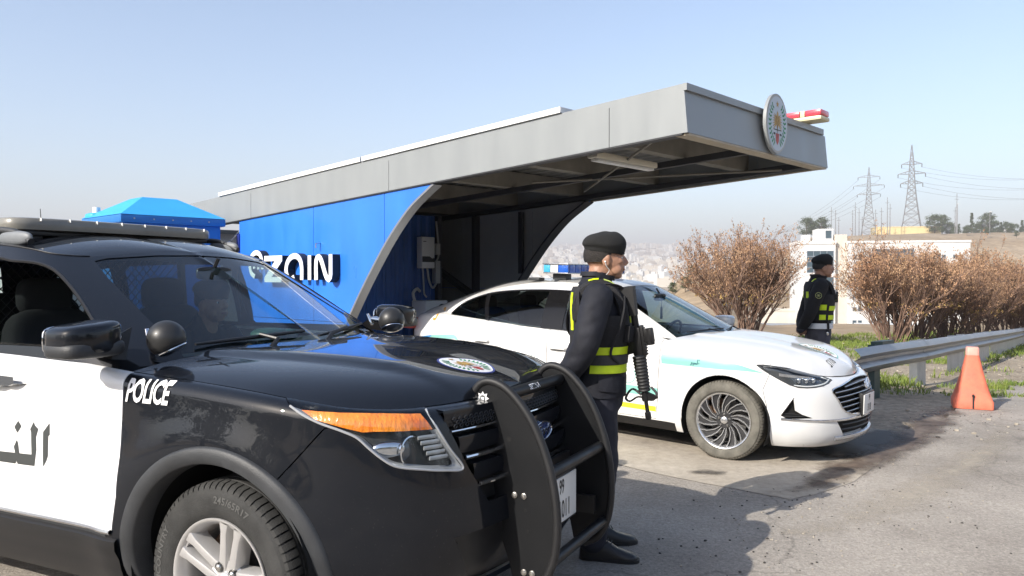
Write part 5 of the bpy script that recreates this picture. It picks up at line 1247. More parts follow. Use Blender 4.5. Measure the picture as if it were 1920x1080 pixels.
    # livery
    for sg in (-1, 1):
        S = side[sg]; fx = (lambda l: l)
        decal('fender_stripe', poly_mesh([[(-.552, .830), (-.25, .840), (-.02, .832), (.17, .795), (.335, .752), (.2, .756), (-.155, .749), (-.545, .750)]]), S, [band], .0025, 'teal', sed, .03)
        decal('door_stripe', poly_mesh([[(-1.75, .525), (-.585, .528), (-.585, .450), (-1.75, .466)]]), S, [band], .0025, 'teal', sed, .03)
        decal('door_stripe', poly_mesh([[(-1.762, .525), (-2.40, .523), (-2.42, .466), (-1.762, .466)]]), S, [band], .0025, 'teal', sed, .03)
        decal('door_stripe', poly_mesh([[(-1.75, .368), (-.60, .368), (-.60, .325), (-1.75, .325)]]), S, [band], .0025, 'stripe_yellow', sed, .03)
        decal('quarter_stripe', poly_mesh([[(-3.78, .66), (-3.62, .735), (-3.30, .785), (-3.42, .69), (-3.6, .665)]]), S, [band], .0025, 'stripe_blue', sed, .03)
        decal('quarter_stripe', poly_mesh([[(-3.296, .785), (-2.96, .818), (-2.90, .78), (-3.375, .73)], [(-2.955, .818), (-2.905, .80), (-2.80, .66), (-2.86, .66)]]), S, [band], .0025, 'teal', sed, .03)
        sgn = decal('door_sign', poly_mesh([[(-2.04 + .27 * math.copysign(abs(math.cos(t)) ** .5, math.cos(t)), .665 + .062 * math.copysign(abs(math.sin(t)) ** .6, math.sin(t))) for t in (2 * math.pi * k / 60 for k in range(60))]]), S, [band], .002, 'pale_line', sed, .04)
        decal('sign_field', poly_mesh([[(-2.04 + .264 * math.copysign(abs(math.cos(t)) ** .5, math.cos(t)), .665 + .056 * math.copysign(abs(math.sin(t)) ** .6, math.sin(t))) for t in (2 * math.pi * k / 60 for k in range(60))]]), S, [band], .003, 'decal_white', sgn, .04)
        k = 1 if sg < 0 else -1
        def flip(polys, cx): return [[(cx + (p[0] - cx) * k, p[1]) for p in P] for P in polys]
        decal('sign_lettering', poly_mesh(flip(arabic('idara', -1.85, .648, .052, .009), -2.04) + flip(arabic('alsayr', -1.99, .648, .052, .009), -2.04)), S, [band], .004, 'ink_teal', sgn, .05)
        decal('stripe_lettering', poly_mesh(flip(arabic('alsayr', -.20, .772, .040, .008), -.25)), S, [band], .004, 'ink_teal', sed, .05)
        tv, tf = text_mesh('3', .19, .75, .004, .12, (-3.30, 1.0)); tv = tv if sg < 0 else [(-6.6 - p[0], p[1]) for p in tv]
        decal('unit_number', (tv, tf), S, [band, green], .003, 'gold_paint', sed, .03)
        pp = [(-.87 + .075 * math.cos(t), .62 + .075 * math.sin(t)) for t in (2 * math.pi * q / 40 for q in range(40))]
        dc = decal('door_crest', poly_mesh([pp]), S, [band], .002, 'teal', sed, .04); decal('crest_field', poly_mesh([[(-.87 + (a + .87) * .9, .62 + (c - .62) * .9) for a, c in pp]]), S, [band], .003, 'decal_white', dc, .04)
    # wheels
    def rim(root, mt):
        b = MB(); b.lathe([(.222, .088), (.230, .094), (.228, .100), (.222, .098), (.214, .085), (.205, .05), (.200, -.09), (.222, -.095)], 72, 'y'); b.build('rim', 'alloy_bright', root, angle=50)
        b = MB(); b.lathe([(.070, .02), (.072, .060), (.064, .068), (.030, .066)], 40, 'y'); b.build('hub', 'alloy_dark', root)
        b = MB(); b.lathe([(.030, .062), (.029, .072), (.022, .077), (.001, .078)], 24, 'y'); b.build('centre_cap', 'alloy_bright', root)
        for k in range(10):
            a0 = 2 * math.pi * k / 10
            def bl(da0, da1, w0, w1, m_, dy, nm, r0=.062, r1=.218):
                rows = []
                for f in (0, .35, .7, 1):
                    r_ = r0 + (r1 - r0) * f; a = a0 + da0 + (da1 - da0) * f; w = w0 + (w1 - w0) * f; c = Vector((r_ * math.cos(a), .066 + .022 * f + dy, r_ * math.sin(a))); t = Vector((-math.sin(a), 0, math.cos(a)))
                    rows.append([c + t * (q * w) + Vector((0, e, 0)) for q, e in ((-1.05, -.03), (-1, -.004), (-.7, 0), (.7, 0), (1, -.004), (1.05, -.03))])
                MB().grid(rows).build(nm, m_, root, angle=30)
            bl(R(0), R(26), .0035, .0075, 'alloy_bright', 0, 'spoke'); bl(R(13), R(46), .0035, .0075, 'alloy_bright', 0, 'spoke') if k % 1 == 0 else None
            bl(R(6), R(36), .006, .026, 'alloy_dark', -.012, 'spoke_infill')
        for k in range(5):
            a = 2 * math.pi * k / 5 + .3; b = MB(); b.lathe([(.011, .05), (.011, .072), (.006, .078), (.001, .078)], 6, 'y', (.047 * math.cos(a), 0, .047 * math.sin(a))); b.build('wheel_nut', 'bolt', root)
    for i, x in enumerate((.0, -2.84)):
        for sg in (-1, 1): wheel('wheel', sed, (x, sg * .795, .328), sg, 4 if i == 0 else 0, .328, .215, .226, rim, 'tyre_dusty', 'alloy_bright', tread=80)
    # cabin
    b = MB(); b.box((-3.4, -.78, .30), (-.35, .78, .36)); b.build('cabin_floor', 'fabric_dark', sed)
    rows = [[Vector((x, -.78 + 1.56 * k / 16, z)) for x, z in ((-.40, .93), (-.62, .955), (-.85, .93), (-.92, .82), (-.8, .45))] for k in range(17)]; MB().grid(rows).build('dashboard', 'dash', sed)
    for x, y in ((-1.62, -.37), (-1.62, .37), (-2.55, -.37), (-2.55, .37)):
        st = bpy.data.objects.new('seat', None); link(st, sed); st.location = (x, y, .33); st.empty_display_size = .1
        MB().superq((0, 0, .16), (.27, .25, .10), .5, .5).build('cushion', 'fabric_dark', st); MB().superq((-.28, 0, .45), (.08, .24, .32), .5, .5, mtx=Matrix.Rotation(R(-16), 3, 'Y')).build('backrest', 'fabric_dark', st); MB().superq((-.40, 0, .80), (.05, .13, .085), .6, .6).build('headrest', 'fabric_dark', st)
    c = Vector((-1.12, .37, .86)); ax = Vector((-.92, 0, .4)).normalized(); u_, v_, _ = frame(ax); b = MB()
    b.tube([c + u_ * (.18 * math.cos(2 * math.pi * k / 36)) + v_ * (.18 * math.sin(2 * math.pi * k / 36)) for k in range(37)], .014, 8, cap=False); b.tube([c - u_ * .17, c + u_ * .17], .014, 6); b.tube([c, c - ax * .22], .03, 8); b.build('steering_wheel', 'plastic_black', sed)
    b = MB(); b.superq((-1.06, 0, 1.275), (.015, .115, .036), .5, .5); b.tube([(-1.06, 0, 1.30), (-1.10, 0, 1.36)], .009, 6); b.build('rear_view_mirror', 'plastic_black', sed)
    b = MB(); b.tube([(-1.05, .02, 1.24), (-1.05, .02, 1.17)], .003, 5); b.tube([(-1.05, .02, 1.18), (-1.05, .025, 1.06)], [.010, .014], 8); b.build('hanging_beads', 'plastic_black', sed)
    for sg in (-1, 1): MB().superq((-3.77, sg * .70, .88), (.09, .13, .06), .5, .5).build('tail_lamp', 'decal_red', sed)
    MB().box((-3.5, -.7, .19), (.6, .7, .23)).build('underbody', 'gap_black', sed)
sed_parts()
# ================================================================ checkpoint booth with cantilevered canopy
mat('fascia_grey', (0.265, 0.28, 0.283), 0.38, metal=0.15, var=0.05, vscale=1.6, rvar=0.08, stretch=(2.5, 2.5, .5))
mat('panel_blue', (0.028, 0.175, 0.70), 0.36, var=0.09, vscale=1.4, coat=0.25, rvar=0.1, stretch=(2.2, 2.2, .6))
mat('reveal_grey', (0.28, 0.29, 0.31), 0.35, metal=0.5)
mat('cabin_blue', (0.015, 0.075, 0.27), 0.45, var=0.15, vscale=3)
mat('liner_grey', (0.34, 0.345, 0.34), 0.7, var=0.08, vscale=1.5)
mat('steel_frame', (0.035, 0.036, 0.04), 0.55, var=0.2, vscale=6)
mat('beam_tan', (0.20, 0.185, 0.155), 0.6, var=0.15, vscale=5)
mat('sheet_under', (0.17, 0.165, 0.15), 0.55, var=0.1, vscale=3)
mat('white_paint', (0.80, 0.80, 0.79), 0.5, var=0.03)
mat('trim_tan', (0.42, 0.36, 0.27), 0.6, var=0.1)
mat('letter_side', (0.012, 0.012, 0.014), 0.5)
mat('device_white', (0.66, 0.67, 0.66), 0.45)
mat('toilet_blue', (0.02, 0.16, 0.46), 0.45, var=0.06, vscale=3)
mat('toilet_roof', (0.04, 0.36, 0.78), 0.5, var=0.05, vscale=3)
mat('beacon_red', (0.62, 0.06, 0.09), 0.25, coat=0.6)
mat('beacon_cream', (0.62, 0.56, 0.36), 0.4)
mat('glass_dark', (0.02, 0.03, 0.035), 0.08, coat=0.5)
mat('crest_pale', (0.50, 0.56, 0.62), 0.5)
mat('tube_light', (0.62, 0.58, 0.48), 0.4)
mat('conduit', (0.42, 0.42, 0.40), 0.6)
BO = Vector((1.203, 5.64, .09)); BS = .94     # front left corner and scale of the booth
booth = empty('checkpoint_booth', BO, -CT, 'blue checkpoint booth with a grey cantilevered canopy roof', 'booth'); booth.scale = (BS, BS, BS)
def zt(t): return 2.95 - .0485 * t          # top edge of the roof
def zf(t): return zt(t) - .37               # lower edge of the fascia
def bx(o, a, b_, **k): return o.box(a, b_, **k)
def slab(b, t0, t1, s0, s1, za, zb_):
    # block following the roof slope: za, zb_ are functions of t; local x = -t
    vs = []
    for z in (za, zb_):
        for s in (s0, s1):
            for t in (t0, t1): vs.append((-t, s, z(t)))
    b.add(vs, [(0, 1, 3, 2), (4, 6, 7, 5), (0, 4, 5, 1), (2, 3, 7, 6), (0, 2, 6, 4), (1, 5, 7, 3)]); return b
W = 2.61
rf = bpy.data.objects.new('canopy_roof', None); link(rf, booth)
for sd, (s0, s1) in enumerate(((-.02, .02), (W - .02, W + .02))):
    ed = [0.0, .66, 3.5, 6.35, 8.3]
    for i in range(4):
        b = MB(); t0 = ed[i] + (.003 if i else -.02); t1 = ed[i + 1] - .003; slab(b, t0, t1, s0, s1, zf, lambda t: zt(t) - .055); b.build('fascia_panel', 'fascia_grey', rf)
    b = MB(); slab(b, -.02, 8.3, s0 + .006 if sd == 0 else s0, s1 if sd == 0 else s1 - .006, lambda t: zt(t) - .053, zt); b.build('fascia_cap', 'fascia_grey', rf)
    b = MB(); slab(b, -.01, 8.3, s0 - .004 if sd else s0 + .002, s1 + .055 if sd == 0 else s1 - .002, lambda t: zf(t) - .012, lambda t: zf(t) - .002); b.build('fascia_lower_lip', 'steel_frame' if sd == 0 else 'trim_tan', rf)
def frontslab(s0, s1, z0, z1, x0, x1, lean=.03):
    vs = [(x + (lean * (1 - (z - z0) / (z1 - z0))) - lean, s, z) for z in (z0, z1) for s in (s0, s1) for x in (x0, x1)]
    return vs, [(0, 1, 3, 2), (4, 6, 7, 5), (0, 4, 5, 1), (2, 3, 7, 6), (0, 2, 6, 4), (1, 5, 7, 3)]
b = MB(); b.add(*frontslab(-.025, W + .025, zf(0), zt(0) - .055, .022, .06)); b.build('front_fascia', 'fascia_grey', rf)
b = MB(); b.add(*frontslab(-.025, W - .06, zt(0) - .053, zt(0), .018, .052, 0)); b.build('front_cap', 'fascia_grey', rf)
b = MB(); b.box((-.06, .0, zf(0) - .016), (.058, W, zf(0) - .002)); b.build('front_soffit_trim', 'trim_tan', rf)
# two white sandwich panels lying on the roof
for t0, t1 in ((1.16, 3.955), (3.985, 7.2)):
    b = MB(); slab(b, t0, t1, -.035, W + .02, lambda t: zt(t) + .004, lambda t: zt(t) + .052); b.build('roof_panel', 'white_paint', rf)
# corrugated sheet seen from below
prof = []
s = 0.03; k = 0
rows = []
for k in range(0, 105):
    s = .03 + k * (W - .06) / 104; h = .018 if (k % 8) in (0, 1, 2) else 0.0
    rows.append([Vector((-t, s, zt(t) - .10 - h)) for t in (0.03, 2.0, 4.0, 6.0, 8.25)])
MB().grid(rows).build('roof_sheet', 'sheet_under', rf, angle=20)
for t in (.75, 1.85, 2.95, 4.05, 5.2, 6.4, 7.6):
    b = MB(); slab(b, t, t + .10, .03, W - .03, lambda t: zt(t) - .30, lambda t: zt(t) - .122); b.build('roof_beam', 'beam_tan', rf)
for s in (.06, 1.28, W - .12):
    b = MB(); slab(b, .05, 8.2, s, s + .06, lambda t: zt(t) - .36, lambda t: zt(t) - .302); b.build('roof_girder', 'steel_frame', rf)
for p, q in (((-.35, W - .12, zf(.35) + .02), (-2.3, .9, zf(2.3) + .01)), ((-.3, .10, zf(.3) + .02), (-2.4, 1.9, zf(2.4) + .01))):
    MB().cyl(p, q, .012, 8).build('tie_rod', 'beam_tan', rf)
# tube light under the roof
tl = bpy.data.objects.new('tube_light_fitting', None); link(tl, rf)
MB().box((-1.055, .2, zf(1) - .01), (-.945, 1.14, zf(1) + .045), bev=.012).build('housing', 'tube_light', tl); MB().box((-1.04, .23, zf(1) - .035), (-.96, 1.11, zf(1) - .011), bev=.012).build('diffuser', 'device_white', tl)
# ---- side walls with a curved front edge
curve = [(2.83, zf(2.83) - .004), (3.02, 2.335), (3.2, 2.225), (3.4, 2.06), (3.6, 1.865), (3.8, 1.64), (4.0, 1.40), (4.2, 1.14), (4.4, .86), (4.56, .56), (4.68, .28), (4.74, -.05)]
cv = spl2(curve, 60, False)
def ct(z): 
    for i in range(len(cv) - 1):
        if (cv[i][1] - z) * (cv[i + 1][1] - z) <= 0: f = (cv[i][1] - z) / (cv[i][1] - cv[i + 1][1] + 1e-9); return cv[i][0] + (cv[i + 1][0] - cv[i][0]) * f
    return cv[-1][0]
def cz(t):
    for i in range(len(cv) - 1):
        if cv[i][0] <= t <= cv[i + 1][0]: f = (t - cv[i][0]) / (cv[i + 1][0] - cv[i][0]); return cv[i][1] + (cv[i + 1][1] - cv[i][1]) * f
    return cv[-1][1]
def wall_panels(s_out, s_in, mt, nm, parent, seam_t=(3.6, 4.94), tend=6.69, zs=.99):
    g = .003; P = []
    P.append([(p[0], p[1]) for p in cv if p[0] < seam_t[0] - g] + [(seam_t[0] - g, cz(seam_t[0] - g)), (seam_t[0] - g, zf(seam_t[0]) - .004)])
    up = [(seam_t[0] + g, zf(seam_t[0]) - .004), (seam_t[0] + g, cz(seam_t[0] + g))] + [p for p in cv if p[0] > seam_t[0] + g and p[1] > zs + g] + [(ct(zs + g), zs + g), (seam_t[1] - g, zs + g), (seam_t[1] - g, zf(seam_t[1]) - .004)]
    P.append(up); P.append([(ct(zs - g), zs - g)] + [p for p in cv if p[1] < zs - g] + [(seam_t[1] - g, -.05), (seam_t[1] - g, zs - g)])
    P.append([(seam_t[1] + g, zf(seam_t[1]) - .004), (seam_t[1] + g, zs + g), (tend, zs + g), (tend, zf(tend) - .004)]); P.append([(seam_t[1] + g, zs - g), (seam_t[1] + g, -.05), (tend, -.05), (tend, zs - g)])
    for p in P: MB().prism([(-t, z) for t, z in p], s_out, s_in).build(nm, mt, parent, angle=20)
lw = bpy.data.objects.new('left_wall', None); link(lw, booth); wall_panels(0.0, .05, 'panel_blue', 'wall_panel', lw)
rw = bpy.data.objects.new('right_wall', None); link(rw, booth); wall_panels(W - .05, W, 'panel_blue', 'wall_panel', rw); wall_panels(W - .075, W - .053, 'liner_grey', 'liner_panel', rw, (3.75, 5.1), 6.6, 1.35)
for sd, (s0, s1) in ((lw, (-.004, .11)), (rw, (W - .15, W + .004))):
    rows = [[Vector((-t + dx, s, z - dz)) for s, dx, dz in ((s0, .004, .003), (s0, .022, .018), (s1, .022, .018), (s1, -.02, -.012))] for t, z in cv]; MB().grid(rows).build('arch_reveal', 'reveal_grey' if sd is lw else 'steel_frame', sd, angle=30)
b = MB(); MB().box((-6.69 - .035, -.02, 1.2), (-6.69 + .02, -.003, 2.08), bev=.02).build('corner_guard', 'decal_navy', lw)
# inside steelwork of the right wall
for (t0, z0, t1, z1, w) in ((4.75, .0, 4.75, 2.35, .10), (6.5, .0, 6.5, 2.3, .10), (6.4, 2.05, 4.2, .95, .13), (3.9, 1.55, 3.9, 2.36, .05), (5.6, 0, 5.6, 2.3, .05)):
    MB().bar((-t0, W - .13, z0), (-t1, W - .13, z1), .06, w, up=(0, 1, 0)).build('steel_post', 'steel_frame', rw)
for t, z in ((4.28, .99), (4.36, 1.03), (6.3, 2.0)): MB().cyl((-t, W - .165, z), (-t, W - .18, z), .014, 8).build('bolt', 'bolt', rw)
# back cabin with corrugated face, devices on it
cb = bpy.data.objects.new('inner_cabin', None); link(cb, booth)
b = MB(); rows = []
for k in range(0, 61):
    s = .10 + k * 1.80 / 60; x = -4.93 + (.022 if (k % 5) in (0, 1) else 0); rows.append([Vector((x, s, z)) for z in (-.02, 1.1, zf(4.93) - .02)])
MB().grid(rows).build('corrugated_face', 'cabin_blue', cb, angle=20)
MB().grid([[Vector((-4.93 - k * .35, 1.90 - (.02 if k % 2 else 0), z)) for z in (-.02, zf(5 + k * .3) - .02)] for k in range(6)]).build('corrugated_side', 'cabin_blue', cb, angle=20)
MB().box((-6.7, .06, -.02), (-6.62, W - .09, zf(6.7) - .02)).build('back_wall', 'liner_grey', cb)
MB().box((-4.94, 1.88, -.02), (-4.86, 1.95, zf(4.9) - .02)).build('corner_post', 'steel_frame', cb)
inv = bpy.data.objects.new('power_inverter', None); link(inv, cb)
MB().box((-4.885, 1.53, 1.62), (-4.78, 1.75, 2.03), bev=.01).build('case', 'device_white', inv); MB().prism([(1.535, 1.70), (1.745, 1.70), (1.745, 1.755), (1.70, 1.75), (1.66, 1.775), (1.535, 1.775)], -4.779, -4.776, 'yz').build('dark_panel', 'ink_black', inv)
MB().box((-4.777, 1.55, 1.965), (-4.774, 1.60, 1.975)).build('maker_mark', 'ink_grey', inv)
MB().box((-4.885, 1.80, 1.80), (-4.80, 1.87, 1.95), bev=.006).build('junction_box', 'conduit', cb); MB().box((-4.885, 1.79, 1.42), (-4.80, 1.87, 1.72), bev=.006).build('junction_box', 'conduit', cb)
for pts, r_ in (([(-4.85, 1.60, 1.62), (-4.83, 1.60, 1.42), (-4.84, 1.62, 1.28), (-4.84, 1.66, 1.24)], .012), ([(-4.85, 1.68, 1.62), (-4.82, 1.69, 1.45), (-4.83, 1.76, 1.36), (-4.85, 1.84, 1.42)], .014), ([(-4.85, 1.84, 1.72), (-4.83, 1.86, 1.78), (-4.85, 1.84, 2.25)], .012), ([(-4.80, 1.42, 1.20), (-4.78, 1.38, 1.30), (-4.80, 1.46, 1.35), (-4.85, 1.55, 1.32)], .02)):
    MB().tube(catmull(pts, 24), r_, 8).build('conduit', 'conduit', cb)
ac = bpy.data.objects.new('air_conditioner', None); link(ac, cb)
MB().box((-4.86, 1.42, .86), (-4.58, 1.80, 1.20), bev=.015).build('case', 'device_white', ac); b = MB(); b.prism(ellipse(1.70, 1.04, .10, .115, 32), -4.578, -4.574, 'yz'); b.build('fan_opening', 'ink_black', ac); MB().box((-4.86, 1.44, -.02), (-4.60, 1.48, .86)).build('stand', 'steel_frame', ac); MB().box((-4.86, 1.74, -.02), (-4.60, 1.78, .86)).build('stand', 'steel_frame', ac)
MB().tube(catmull([(-6.7, .02, 2.12), (-6.95, .0, 1.98), (-7.15, -.02, 1.93), (-7.4, 0, 1.95)], 16), .012, 8).build('hanging_cable', 'white_paint', booth)
# shower-head shaped hook above the letters
MB().tube([(-4.80, -.01, 1.90), (-4.80, -.06, 1.89), (-4.80, -.06, 1.84)], .008, 6).build('wall_hook', 'bolt', lw)
# ---- raised letters
sg_ = bpy.data.objects.new('letter_sign', None); link(sg_, booth); sg_.location = (0, 0, 0)
def letter(polys, nm='letter'):
    for P in polys:
        Q = [(-t, z) for t, z in P]
        MB().prism(Q, -.100, -.001).build(nm, 'letter_side', sg_, angle=25)
        MB().prism(Q, -.106, -.1005).build('letter_face', 'decal_white', sg_, angle=25)
def stk(pts, w=.066): return stroke([(t, z) for t, z in pts], w, 26)
zz = 1.475
letter([stk([(5.87, 1.735), (5.65, 1.735)][:2]) if False else [(5.87, 1.765), (5.87, 1.70), (5.62, 1.70), (5.87, 1.50), (5.87, 1.44), (5.48, 1.44), (5.48, 1.505), (5.70, 1.505), (5.46, 1.70), (5.46, 1.765)]])
letter([stk([(5.03, 1.47), (5.03, 1.62), (5.06, 1.70), (5.14, 1.75), (5.24, 1.745), (5.33, 1.69), (5.37, 1.60), (5.34, 1.51), (5.26, 1.475), (5.19, 1.50)])])
letter([stk([(4.865, 1.755), (4.865, 1.47)])])
letter([stk([(4.73, 1.47), (4.73, 1.66), (4.715, 1.72), (4.67, 1.735), (4.63, 1.70), (4.52, 1.50), (4.48, 1.475), (4.445, 1.51), (4.44, 1.60), (4.44, 1.76)])])
letter([stk([(5.93, 1.60), (5.93, 1.70), (5.99, 1.79), (6.09, 1.81), (6.19, 1.76), (6.23, 1.66), (6.20, 1.56), (6.11, 1.51)], .06)], 'logo'); letter([stk([(6.02, 1.60), (6.03, 1.68), (6.08, 1.71), (6.13, 1.67), (6.12, 1.61)], .045)], 'logo')
# ---- crest on the front fascia
class FlatSurf:
    def __init__(s, x): s.x = x
    def hit(s, p, d): return Vector((s.x, p.y, p.z)), Vector((1, 0, 0))
cr = empty('crest_sign', BO, -CT, 'round crest sign with gold eagle on the canopy front edge', 'sign'); cr.scale = (BS, BS, BS)
b = MB(); b.prism(ellipse(1.385, 2.835, .212, .258, 56), .078, .108, 'yz'); b.build('disc', 'fascia_grey', cr, angle=30)
prF = (Vector((0, 1, 0)), Vector((0, 0, 1)), Vector((-1, 0, 0)))
crest_decals(cr, 'crest', 1.385, 2.835, .207, .253, prF, [FlatSurf(.108)], .001, ring='conduit', field='crest_pale')
for s in (1.25, 1.52): MB().cyl((.04, s, 2.80), (.078, s, 2.80), .012, 8).build('standoff', 'steel_frame', cr)
# ---- red beacon bar on the roof corner
be = empty('roof_beacon', BO, -CT, 'faded red emergency light bar on the canopy roof corner', 'light bar'); be.scale = (BS, BS, BS)
zb0 = zt(0) + .055
MB().box((-.85, 2.14, zb0 - .030), (.19, 2.36, zb0 + .012), bev=.02).build('base', 'beacon_cream', be)
for x0, x1 in ((-.83, -.52), (-.49, -.26), (-.23, -.02), (.03, .185)): MB().box((x0, 2.145, zb0 + .0125), (x1, 2.355, zb0 + .072), bev=.02).build('red_lens', 'beacon_red', be)
for x in (-.505, -.245, .005): MB().box((x - .013 if x < -.2 else x - .022, 2.15, zb0 + .0125), (x + .013 if x < -.2 else x + .022, 2.35, zb0 + .070), bev=.006).build('divider', 'beacon_cream', be)
# ---- portable toilet beside the booth
tp = cts(6.19, -1.67); tz = gz(tp[0], tp[1])
wc = empty('portable_toilet', (tp[0], tp[1], tz), -CT, 'blue portable toilet with light blue hipped roof beside the booth', 'toilet')
D, Wd = 1.12, 1.15
for nm, a, c in (('front_wall', (-.03, 0, .12), (.0, Wd, 2.12)), ('back_wall', (-D, 0, .12), (-D + .03, Wd, 2.12)), ('side_wall', (-D + .031, 0, .12), (-.031, .03, 2.12)), ('side_wall', (-D + .031, Wd - .03, .12), (-.031, Wd, 2.12))): MB().box(a, c).build(nm, 'toilet_blue', wc)
MB().box((-D - .02, -.02, .0), (.02, Wd + .02, .119), bev=.02).build('base', 'plastic_dark', wc)
dr = MB().prism([(.14, .2), (1.02, .2), (1.02, 1.93), (.9, 1.98), (.58, 2.0), (.26, 1.98), (.14, 1.93)], .001, .022, 'yz').build('door', 'toilet_blue', wc, angle=25)
MB().tube(catmull([(.024, .17, 1.86), (.026, .3, 1.955), (.027, .58, 1.985), (.026, .86, 1.955), (.024, .99, 1.86)], 24), .008, 6).build('door_seam', 'toilet_roof', dr); MB().superq((.04, .92, 1.05), (.02, .05, .03), .6, .6).build('handle', 'plastic_black', dr)
MB().box((-D - .05, -.05, 2.121), (.05, Wd + .05, 2.215), bev=.02).build('eave', 'toilet_blue', wc)
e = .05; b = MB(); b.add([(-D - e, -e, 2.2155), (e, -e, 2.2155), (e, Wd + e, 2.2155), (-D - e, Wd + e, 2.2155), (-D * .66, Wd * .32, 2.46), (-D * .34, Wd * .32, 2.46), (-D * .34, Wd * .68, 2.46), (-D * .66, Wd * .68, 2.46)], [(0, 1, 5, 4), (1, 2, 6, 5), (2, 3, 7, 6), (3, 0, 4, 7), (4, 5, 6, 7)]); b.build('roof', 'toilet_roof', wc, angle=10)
MB().cyl((-D + .03, .10, 2.2), (-D + .03, .10, 2.36), .045, 14).build('vent_pipe', 'white_paint', wc); MB().superq((-D + .03, .10, 2.24), (.13, .11, .05), .5, .5).build('vent_base', 'toilet_roof', wc)
for k in range(5): MB().cyl((.051, .1 + .22 * k, 2.17), (.056, .1 + .22 * k, 2.17), .009, 8).build('rivet', 'conduit', wc)
# ---- white site cabin behind
wcab = empty('site_cabin', (-8.2, 13.2, 0), R(-30), 'plain white site cabin standing behind the portable toilet', 'cabin')
MB().box((-3.2, -1.2, 0), (3.2, 1.2, 2.12)).build('wall', 'white_paint', wcab); MB().box((-3.3, -1.3, 2.121), (3.3, 1.3, 2.25), bev=.02).build('roof', 'white_paint', wcab)
for k in range(9): MB().prism([(-1.4 + k * .2 - .025, 2.0), (-1.4 + k * .2 + .025, 2.0), (-1.4 + k * .2 + .01, 2.03), (-1.4 + k * .2, 2.10), (-1.4 + k * .2 - .01, 2.03)], -1.212, -1.2005).build('vent_slot', 'ink_black', wcab)
for x in (-2.4, .9): MB().box((x, -1.215, 1.0), (x + .9, -1.2005, 1.8), bev=.006).build('window', 'glass_dark', wcab)
MB().box((2.0, -1.215, .05), (2.8, -1.2005, 1.95), bev=.006).build('door', 'conduit', wcab)
wc2 = empty('storage_container', cts(7.9, .3) + (gz(*cts(7.9, .3)),), -CT, 'white storage container behind the booth wall', 'container')
MB().box((-2.4, -.2, 0), (0, 2.1, 2.0)).build('wall', 'white_paint', wc2); MB().box((-2.45, -.25, 2.001), (.05, 2.15, 2.06)).build('roof', 'fascia_grey', wc2)
for k in range(10): MB().box((.0005, -.1 + k * .22, .1), (.014, -.02 + k * .22, 1.9)).build('rib', 'white_paint', wc2)
# ================================================================ guard rail, cone, stones, grass
mat('galv', (0.34, 0.335, 0.33), 0.45, metal=0.65, var=0.30, vscale=2.2, rvar=0.15, stretch=(1, 1, 5))
mat('galv_post', (0.50, 0.50, 0.49), 0.5, metal=0.35, var=0.12, vscale=5)
mat('post_green', (0.045, 0.075, 0.07), 0.5, var=0.2)
mat('cone_orange', (0.62, 0.15, 0.085), 0.6, var=0.22, vscale=7, bump=0.12, bscale=30, rvar=.15)
mat('cone_pale', (0.62, 0.30, 0.24), 0.5)
mat('stone_pale', (0.36, 0.32, 0.26), 0.9, var=0.25, vscale=9, bump=0.4, bscale=40)
mat('stone_dark', (0.06, 0.055, 0.05), 0.85, var=0.4, vscale=15)
mat('grass_green', (0.085, 0.145, 0.022), 0.75, col2=(0.20, 0.235, 0.045), vscale=3)
RB = Vector((6.04, 11.75, 0)); RD = Vector((.60, .80, 0)); RN = Vector((.80, -.60, 0))
def rail_pt(u): 
    d = max(0, u - 3); p = RB + RD * u + Vector((-.0016, .0012, 0)) * (d * d) * .5
    if u < 0: p = RB + Vector((.655, .755, 0)) * u
    return Vector((p.x, p.y, gz(p.x, p.y)))
rail = empty('guard_rail', rail_pt(-3.2), 0, 'galvanised steel guard rail along the road verge', 'guard rail')
ro = rail.location.copy()
wprof = [(-.155, .0), (-.150, .012), (-.105, .062), (-.075, .080), (-.050, .066), (-.018, .012), (.018, .012), (.050, .066), (.075, .080), (.105, .062), (.150, .012), (.155, .0)]
def beam(u0, u1, lift):
    n = max(3, int((u1 - u0) / .5)); rows = []
    for k in range(n + 1):
        u = u0 + (u1 - u0) * k / n; p = rail_pt(u); t = (rail_pt(u + .1) - rail_pt(u - .1)).normalized(); nr = Vector((t.y, -t.x, 0)).normalized()
        rows.append([p - ro + nr * (d + .06 + lift) + Vector((0, 0, .505 + z)) for z, d in wprof])
    return MB().grid(rows)
us = [-3.2, -.15, 3.85, 7.85, 11.85, 15.85, 19.85, 23.85, 27.85, 31.85, 35.85]
for i in range(len(us) - 1): beam(us[i], us[i + 1] + .16, .0045 * (i % 2)).build('rail_beam', 'galv', rail, angle=50)
for k, u in enumerate([-2.1, 0.05, 3.85, 7.85, 11.85, 15.85, 19.85, 23.85, 27.85, 31.85]):
    p = rail_pt(u) - ro; t = (rail_pt(u + .1) - rail_pt(u - .1)).normalized(); nr = Vector((t.y, -t.x, 0)); b = MB()
    mt = Matrix.Translation(p) @ Matrix((t.to_4d(), nr.to_4d(), Vector((0, 0, 1, 0)), (0, 0, 0, 1))).transposed()
    for r_ in range(4): mt[3][r_] = 1 if r_ == 3 else 0
    mt[0][3], mt[1][3], mt[2][3] = p
    b.box((-.055, -.005, -.1), (.055, .003, .66), mt); b.box((-.055, -.06, -.1), (-.049, -.005, .66), mt); b.box((.049, -.06, -.1), (.055, -.005, .66), mt)
    if k == 0: b.box((-.02, -.05, .655), (.22, .06, .70), mt)
    b.build('rail_post', 'post_green' if k == 0 else 'galv_post', rail)
    for dz in (.455, .555):
        q = p + nr * (.078 + .0) + Vector((0, 0, dz - .0)); MB().sphere(q, .014, 8, 6).build('bolt', 'bolt', rail)
